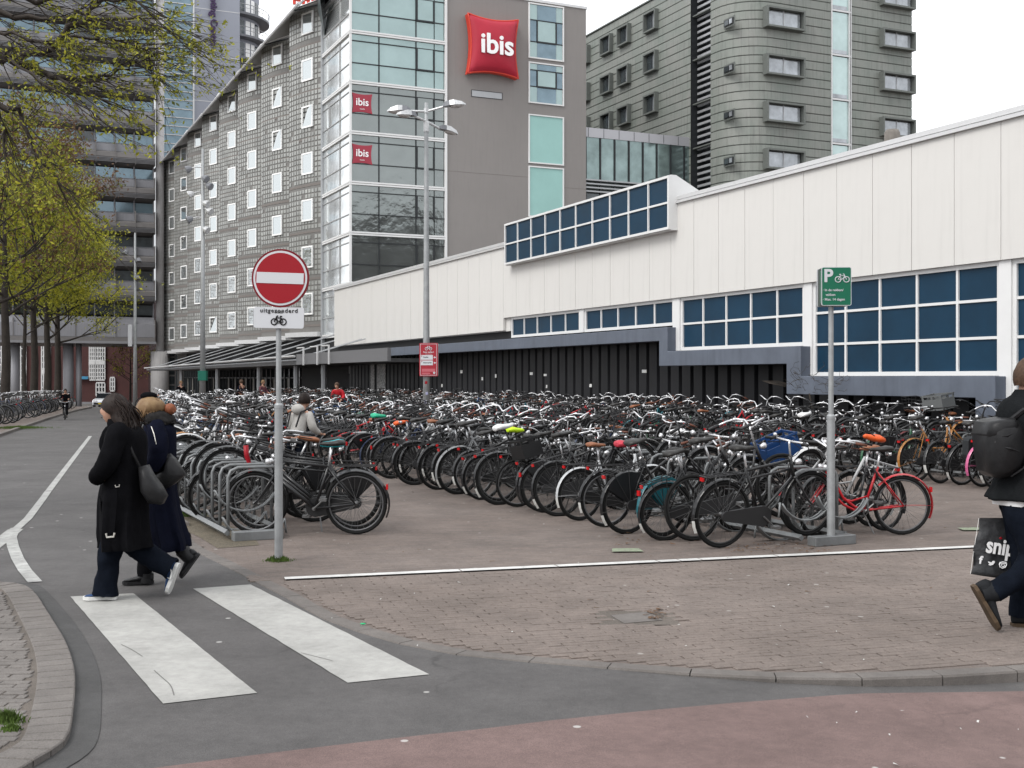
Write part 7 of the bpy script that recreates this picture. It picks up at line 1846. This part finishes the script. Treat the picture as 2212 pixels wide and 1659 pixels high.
# his carrier bag
cb = empty('carrier_bag', O3, 0, 'black plastic carrier bag printed snipes in white with three small white icons', 'bag')
PLB = mat('bag_plastic', (.028,.029,.031), .32, var=.35, vs=5, bump=.5, bs=9, dist=.04)
pts = [(470,980),(720,985),(735,1100),(730,1360),(640,1375),(540,1365),(452,1350),(416,1322),(432,1250),(440,1170)]
mb = MB(); n = len(pts)
NX, NZ = 14, 16; vs = []
for side_ in (-1, 1):
    for j in range(NZ+1):
        v = j/NZ; xl = 470 + (-54)*v**1.2 + (8*sin(v*9)); xr = 722+10*v; yy = 980 + (1322+40*0-980)*v
        for i in range(NX+1):
            u = i/NX; x = xl+(xr-xl)*u; y = yy + 40*u*v
            th = (.012+.035*v)*(1-abs(2*u-1)**3) + .008*noise.noise(Vector((u*5, v*5, side_*3)))
            vs.append(Z3(x, y, .16+side_*th))
N1 = (NX+1)*(NZ+1)
fs = [(s0+j*(NX+1)+i, s0+j*(NX+1)+i+1, s0+(j+1)*(NX+1)+i+1, s0+(j+1)*(NX+1)+i) for s0 in (0, N1) for j in range(NZ) for i in range(NX)]
fs += [(NZ*(NX+1)+i, NZ*(NX+1)+i+1, N1+NZ*(NX+1)+i+1, N1+NZ*(NX+1)+i) for i in range(NX)] + [(j*(NX+1), (j+1)*(NX+1), N1+(j+1)*(NX+1), N1+j*(NX+1)) for j in range(NZ)]
mb.add(vs, fs); mb.build('bag_body', PLB, cb, True)
mb = MB(); mb.tube([Z3(470,980,.16), Z3(440,1170,.16), Z3(418,1322,.16)], .0022, 4); mb.build('bag_edge', SOLEW, cb)
q = Z3(497,1140,.105); o = text('lettering', 'snipes', .158, WHS, cb, q, rot=(pi/2, radians(9), 0), ext=.001, align='LEFT', offset=.0045, sx=.8)
mb = MB(); mb.ball(tuple(Z3(583,1097,.102)), (.011,.003,.009), 8, 5); mb.build('red_dot', SRED, cb)
text('letter', 'f', .075, WHS, cb, Z3(463,1232,.11), rot=(pi/2, radians(8), 0), ext=.001, offset=.003)
def flat(nm, pts, par): mb = MB(); mb.add([Z3(x, y, .108) for x, y in pts], [tuple(range(len(pts)))]); mb.build(nm, WHS, par)
flat('bird_icon', [(508,1238),(520,1243),(530,1244),(534,1236),(544,1235),(551,1240),(545,1250),(538,1260),(522,1264),(508,1258),(517,1254),(509,1246)], cb)
mb = MB(); pp_ = [(580,1246),(596,1242),(618,1246),(620,1258),(612,1274),(594,1280),(580,1272),(576,1256)]; mb.tube([Z3(x, y, .106) for x, y in pp_], .0045, 5, closed=True); mb.tube([Z3(598+9*cos(a*pi/4), 1262+9*sin(a*pi/4), .106) for a in range(8)], .003, 4, closed=True); mb.tube([Z3(580,1252,.106), Z3(618,1252,.106)], .003, 4); mb.build('camera_icon', WHS, cb)
# ------------------------------------------------------------ far car
CW = mat('car_white', (.55,.56,.58), .25, coat=.5); CGL = mat('car_glass', (.01,.012,.014), .08, spec=.6)
Yc = 120; s_ = F/Yc; cx = (227-CXP)/s_
cr = empty('parked_car', (cx, Yc, drop(Yc)), radians(-90+8), 'small white and black car seen end on far down the road', 'car')
def prof(z0, pts, hw): return [(x, -hw, z) for x, z in pts], [(x, hw, z) for x, z in pts]
body = [(-2.0,.35),(-2.0,.8),(-1.7,.95),(1.0,.98),(1.9,.85),(2.05,.6),(2.0,.3)]
mb = MB(); mb.prism(body, -.85, .85, 1); bevel(mb.build('body', CW, cr), .08, 2)
mb = MB(); mb.loft([[(-1.75,-.76,.95),(-1.3,-.62,1.45),(-1.3,.62,1.45),(-1.75,.76,.95)],[(.95,-.76,.97),(.3,-.62,1.47),(.3,.62,1.47),(.95,.76,.97)]]); mb.build('cabin', CGL, cr)
MB().box(-1.2,.2,-.58,.58,1.46,1.50).build('roof', CW, cr)
MB().box(1.98,2.07,-.7,.7,.38,.58).build('grille', DARK, cr); MB().box(2.05,2.08,-.26,.26,.42,.52).build('number_plate', mat('plate_yellow', (.5,.38,.03), .5), cr)
for s in (-1,1):
    MB().box(1.9,2.06,s*.6-.17,s*.6+.17,.66,.80).build('headlight', LAMPW, cr)
    for x in (-1.3,1.3): mb = MB(); mb.tube([(x,s*.72,.31),(x,s*.88,.31)], .32, 14); mb.build('wheel', TYRE, cr)
# ------------------------------------------------------------ weeds, grass, litter
GRS = mat('grass_green', (.05,.085,.013), .8, var=.4, vs=20); r = random.Random(4)
def tuft(p, n, rad, h, label=None, m=GRS):
    mb = MB()
    for i in range(n):
        q = r.uniform(0,2*pi); d = abs(r.gauss(0,rad*.5)); x, y = p.x+d*cos(q), p.y+d*sin(q)*.7; l = h*r.uniform(.4,1.1)*(1-.5*d/rad); w = .003
        tx, ty = x+r.uniform(-.5,.5)*l, y+r.uniform(-.5,.5)*l
        mb.add([(x-w,y,p.z),(x+w,y,p.z),((x+tx)/2+w,(y+ty)/2,p.z+l*.6),((x+tx)/2-w,(y+ty)/2,p.z+l*.6),(tx,ty,p.z+l)], [(0,1,2,3),(3,2,4)])
    return mb.build('grass', m, kind='stuff')
tag(tuft(G(601,1213)+Vector((0,0,.005)), 900, .11, .07), 'moss and grass tuft round the foot of the no entry pole', 'grass')
tag(tuft(G(405,1115)+Vector((0,0,.005)), 1500, .22, .06), 'low green weeds beside the roadside rack', 'grass')
tag(tuft(G(15,1560,.03), 500, .09, .07), 'grass tuft growing in the joints of the island paving', 'grass')
tag(tuft(G(24,1578,.03), 260, .06, .04), 'small weed in the island paving', 'grass')
tag(tuft(G(40,925,.03), 3000, 1.1, .10), 'bright grass patch at the far left kerb', 'grass')
LEAFB = mat('dead_leaf', (.10,.055,.03), .8, var=.3, vs=30); BIT = mat('litter_white', (.5,.5,.48), .7)
def litter(nm, n, area, m, s0, s1, cat, label, z=.012):
    mb = MB(); k = 0
    while k < n:
        x, y = r.uniform(area[0], area[2]), r.uniform(area[1], area[3]); p = G(x, y); a = r.uniform(0, pi); s = r.uniform(s0, s1); w = s*r.uniform(.25,.7); ca, sa = cos(a), sin(a)
        zz = z; mb.add([(p.x-s*ca+w*sa, p.y-s*sa-w*ca, zz), (p.x+s*ca, p.y+s*sa, zz+r.uniform(0,s*.4)), (p.x+s*ca*.6-w*sa, p.y+s*sa*.6+w*ca, zz+.003), (p.x-s*ca, p.y-s*sa, zz+r.uniform(0,s*.3))], [(0,1,2,3)]); k += 1
    return tag(mb.build(nm, m, kind='stuff'), label, cat)
litter('fallen_leaves', 90, (1560,1175,1800,1195), LEAFB, .012, .035, 'leaves', 'brown dead leaves by the foot of the middle rack')
litter('fallen_leaves', 60, (1320,1140,1560,1180), LEAFB, .012, .04, 'leaves', 'scattered dead leaves and twigs beside the middle rack')
litter('fallen_leaves', 45, (1395,1318,1440,1340), LEAFB, .01, .03, 'leaves', 'rusty leaves caught at the edge of the concrete slab')
litter('fallen_leaves', 60, (700,1000,2100,1330), LEAFB, .008, .03, 'leaves', 'scattered dark twigs and leaves over the brick plaza')
litter('litter', 70, (640,1050,2180,1440), BIT, .006, .016, 'litter', 'tiny white scraps of litter over the brick plaza')
litter('litter', 40, (0,1500,2200,1650), BIT, .006, .02, 'litter', 'pale scraps on the red cycle path and grey asphalt', -.055+.03)
mb = MB(); p = G(784,1351); mb.ball((p.x,p.y,.012), (.022,.012,.006), 8, 4); tag(mb.build('bottle_cap', mat('bright_green', (.0,.35,.13), .4)), 'flattened bright green scrap lying on the pavement by the kerb', 'litter')
for x, y, lab in ((1350,1191,'worn green stencil painted on the plaza beside the white line'), (2098,1145,'worn green stencil painted on the plaza behind the carrier bag')):
    p = G(x, y); mb = MB(); mb.add([(p.x-.14,p.y-.12,.0155),(p.x+.18,p.y-.1,.0155),(p.x+.15,p.y+.12,.0155),(p.x-.12,p.y+.1,.0155)], [(0,1,2,3)])
    mb.build('ground_stencil', mat('stencil_green', (.13,.12,.105), .8, tint=(.27,.34,.22), vs=30, detail=8), kind='structure')
# cracks and scuffs on the zebra, pipe behind: thin dark tyre marks
SCUF = mat('scuff_dark', (.14,.135,.13), .8)
for pts in ([(262,1392),(285,1403),(308,1418)], [(333,1448),(352,1465),(370,1480),(376,1502)], [(650,1410),(690,1420),(718,1427)]):
    mb = MB(); L = [G(*p_) for p_ in pts]; L = smoothline(L, 2); l, rr_ = offs(L, .003), offs(L, -.003); n = len(L)
    mb.add([(p_.x, p_.y, roadz(p_.x,p_.y)+.0065) for p_ in l+rr_], [(n+i, n+i+1, i+1, i) for i in range(n-1)]); mb.build('tyre_scuff', SCUF, kind='structure')
# red chain lock on the rack, blue reflector cloth
rc = MB(); q = Vector((G(540,1155).x, 13.9, 0)); pts = []
for x, y in ((531,962),(533,985),(541,1008),(540,1025)): pts.append(AT(x, y, 13.7))
rc.tube(pts, [.03,.03,.022,.02], 8); tag(rc.build('chain_lock', SRED, smooth=True), 'thick red fabric chain lock hanging on the roadside rack', 'lock')
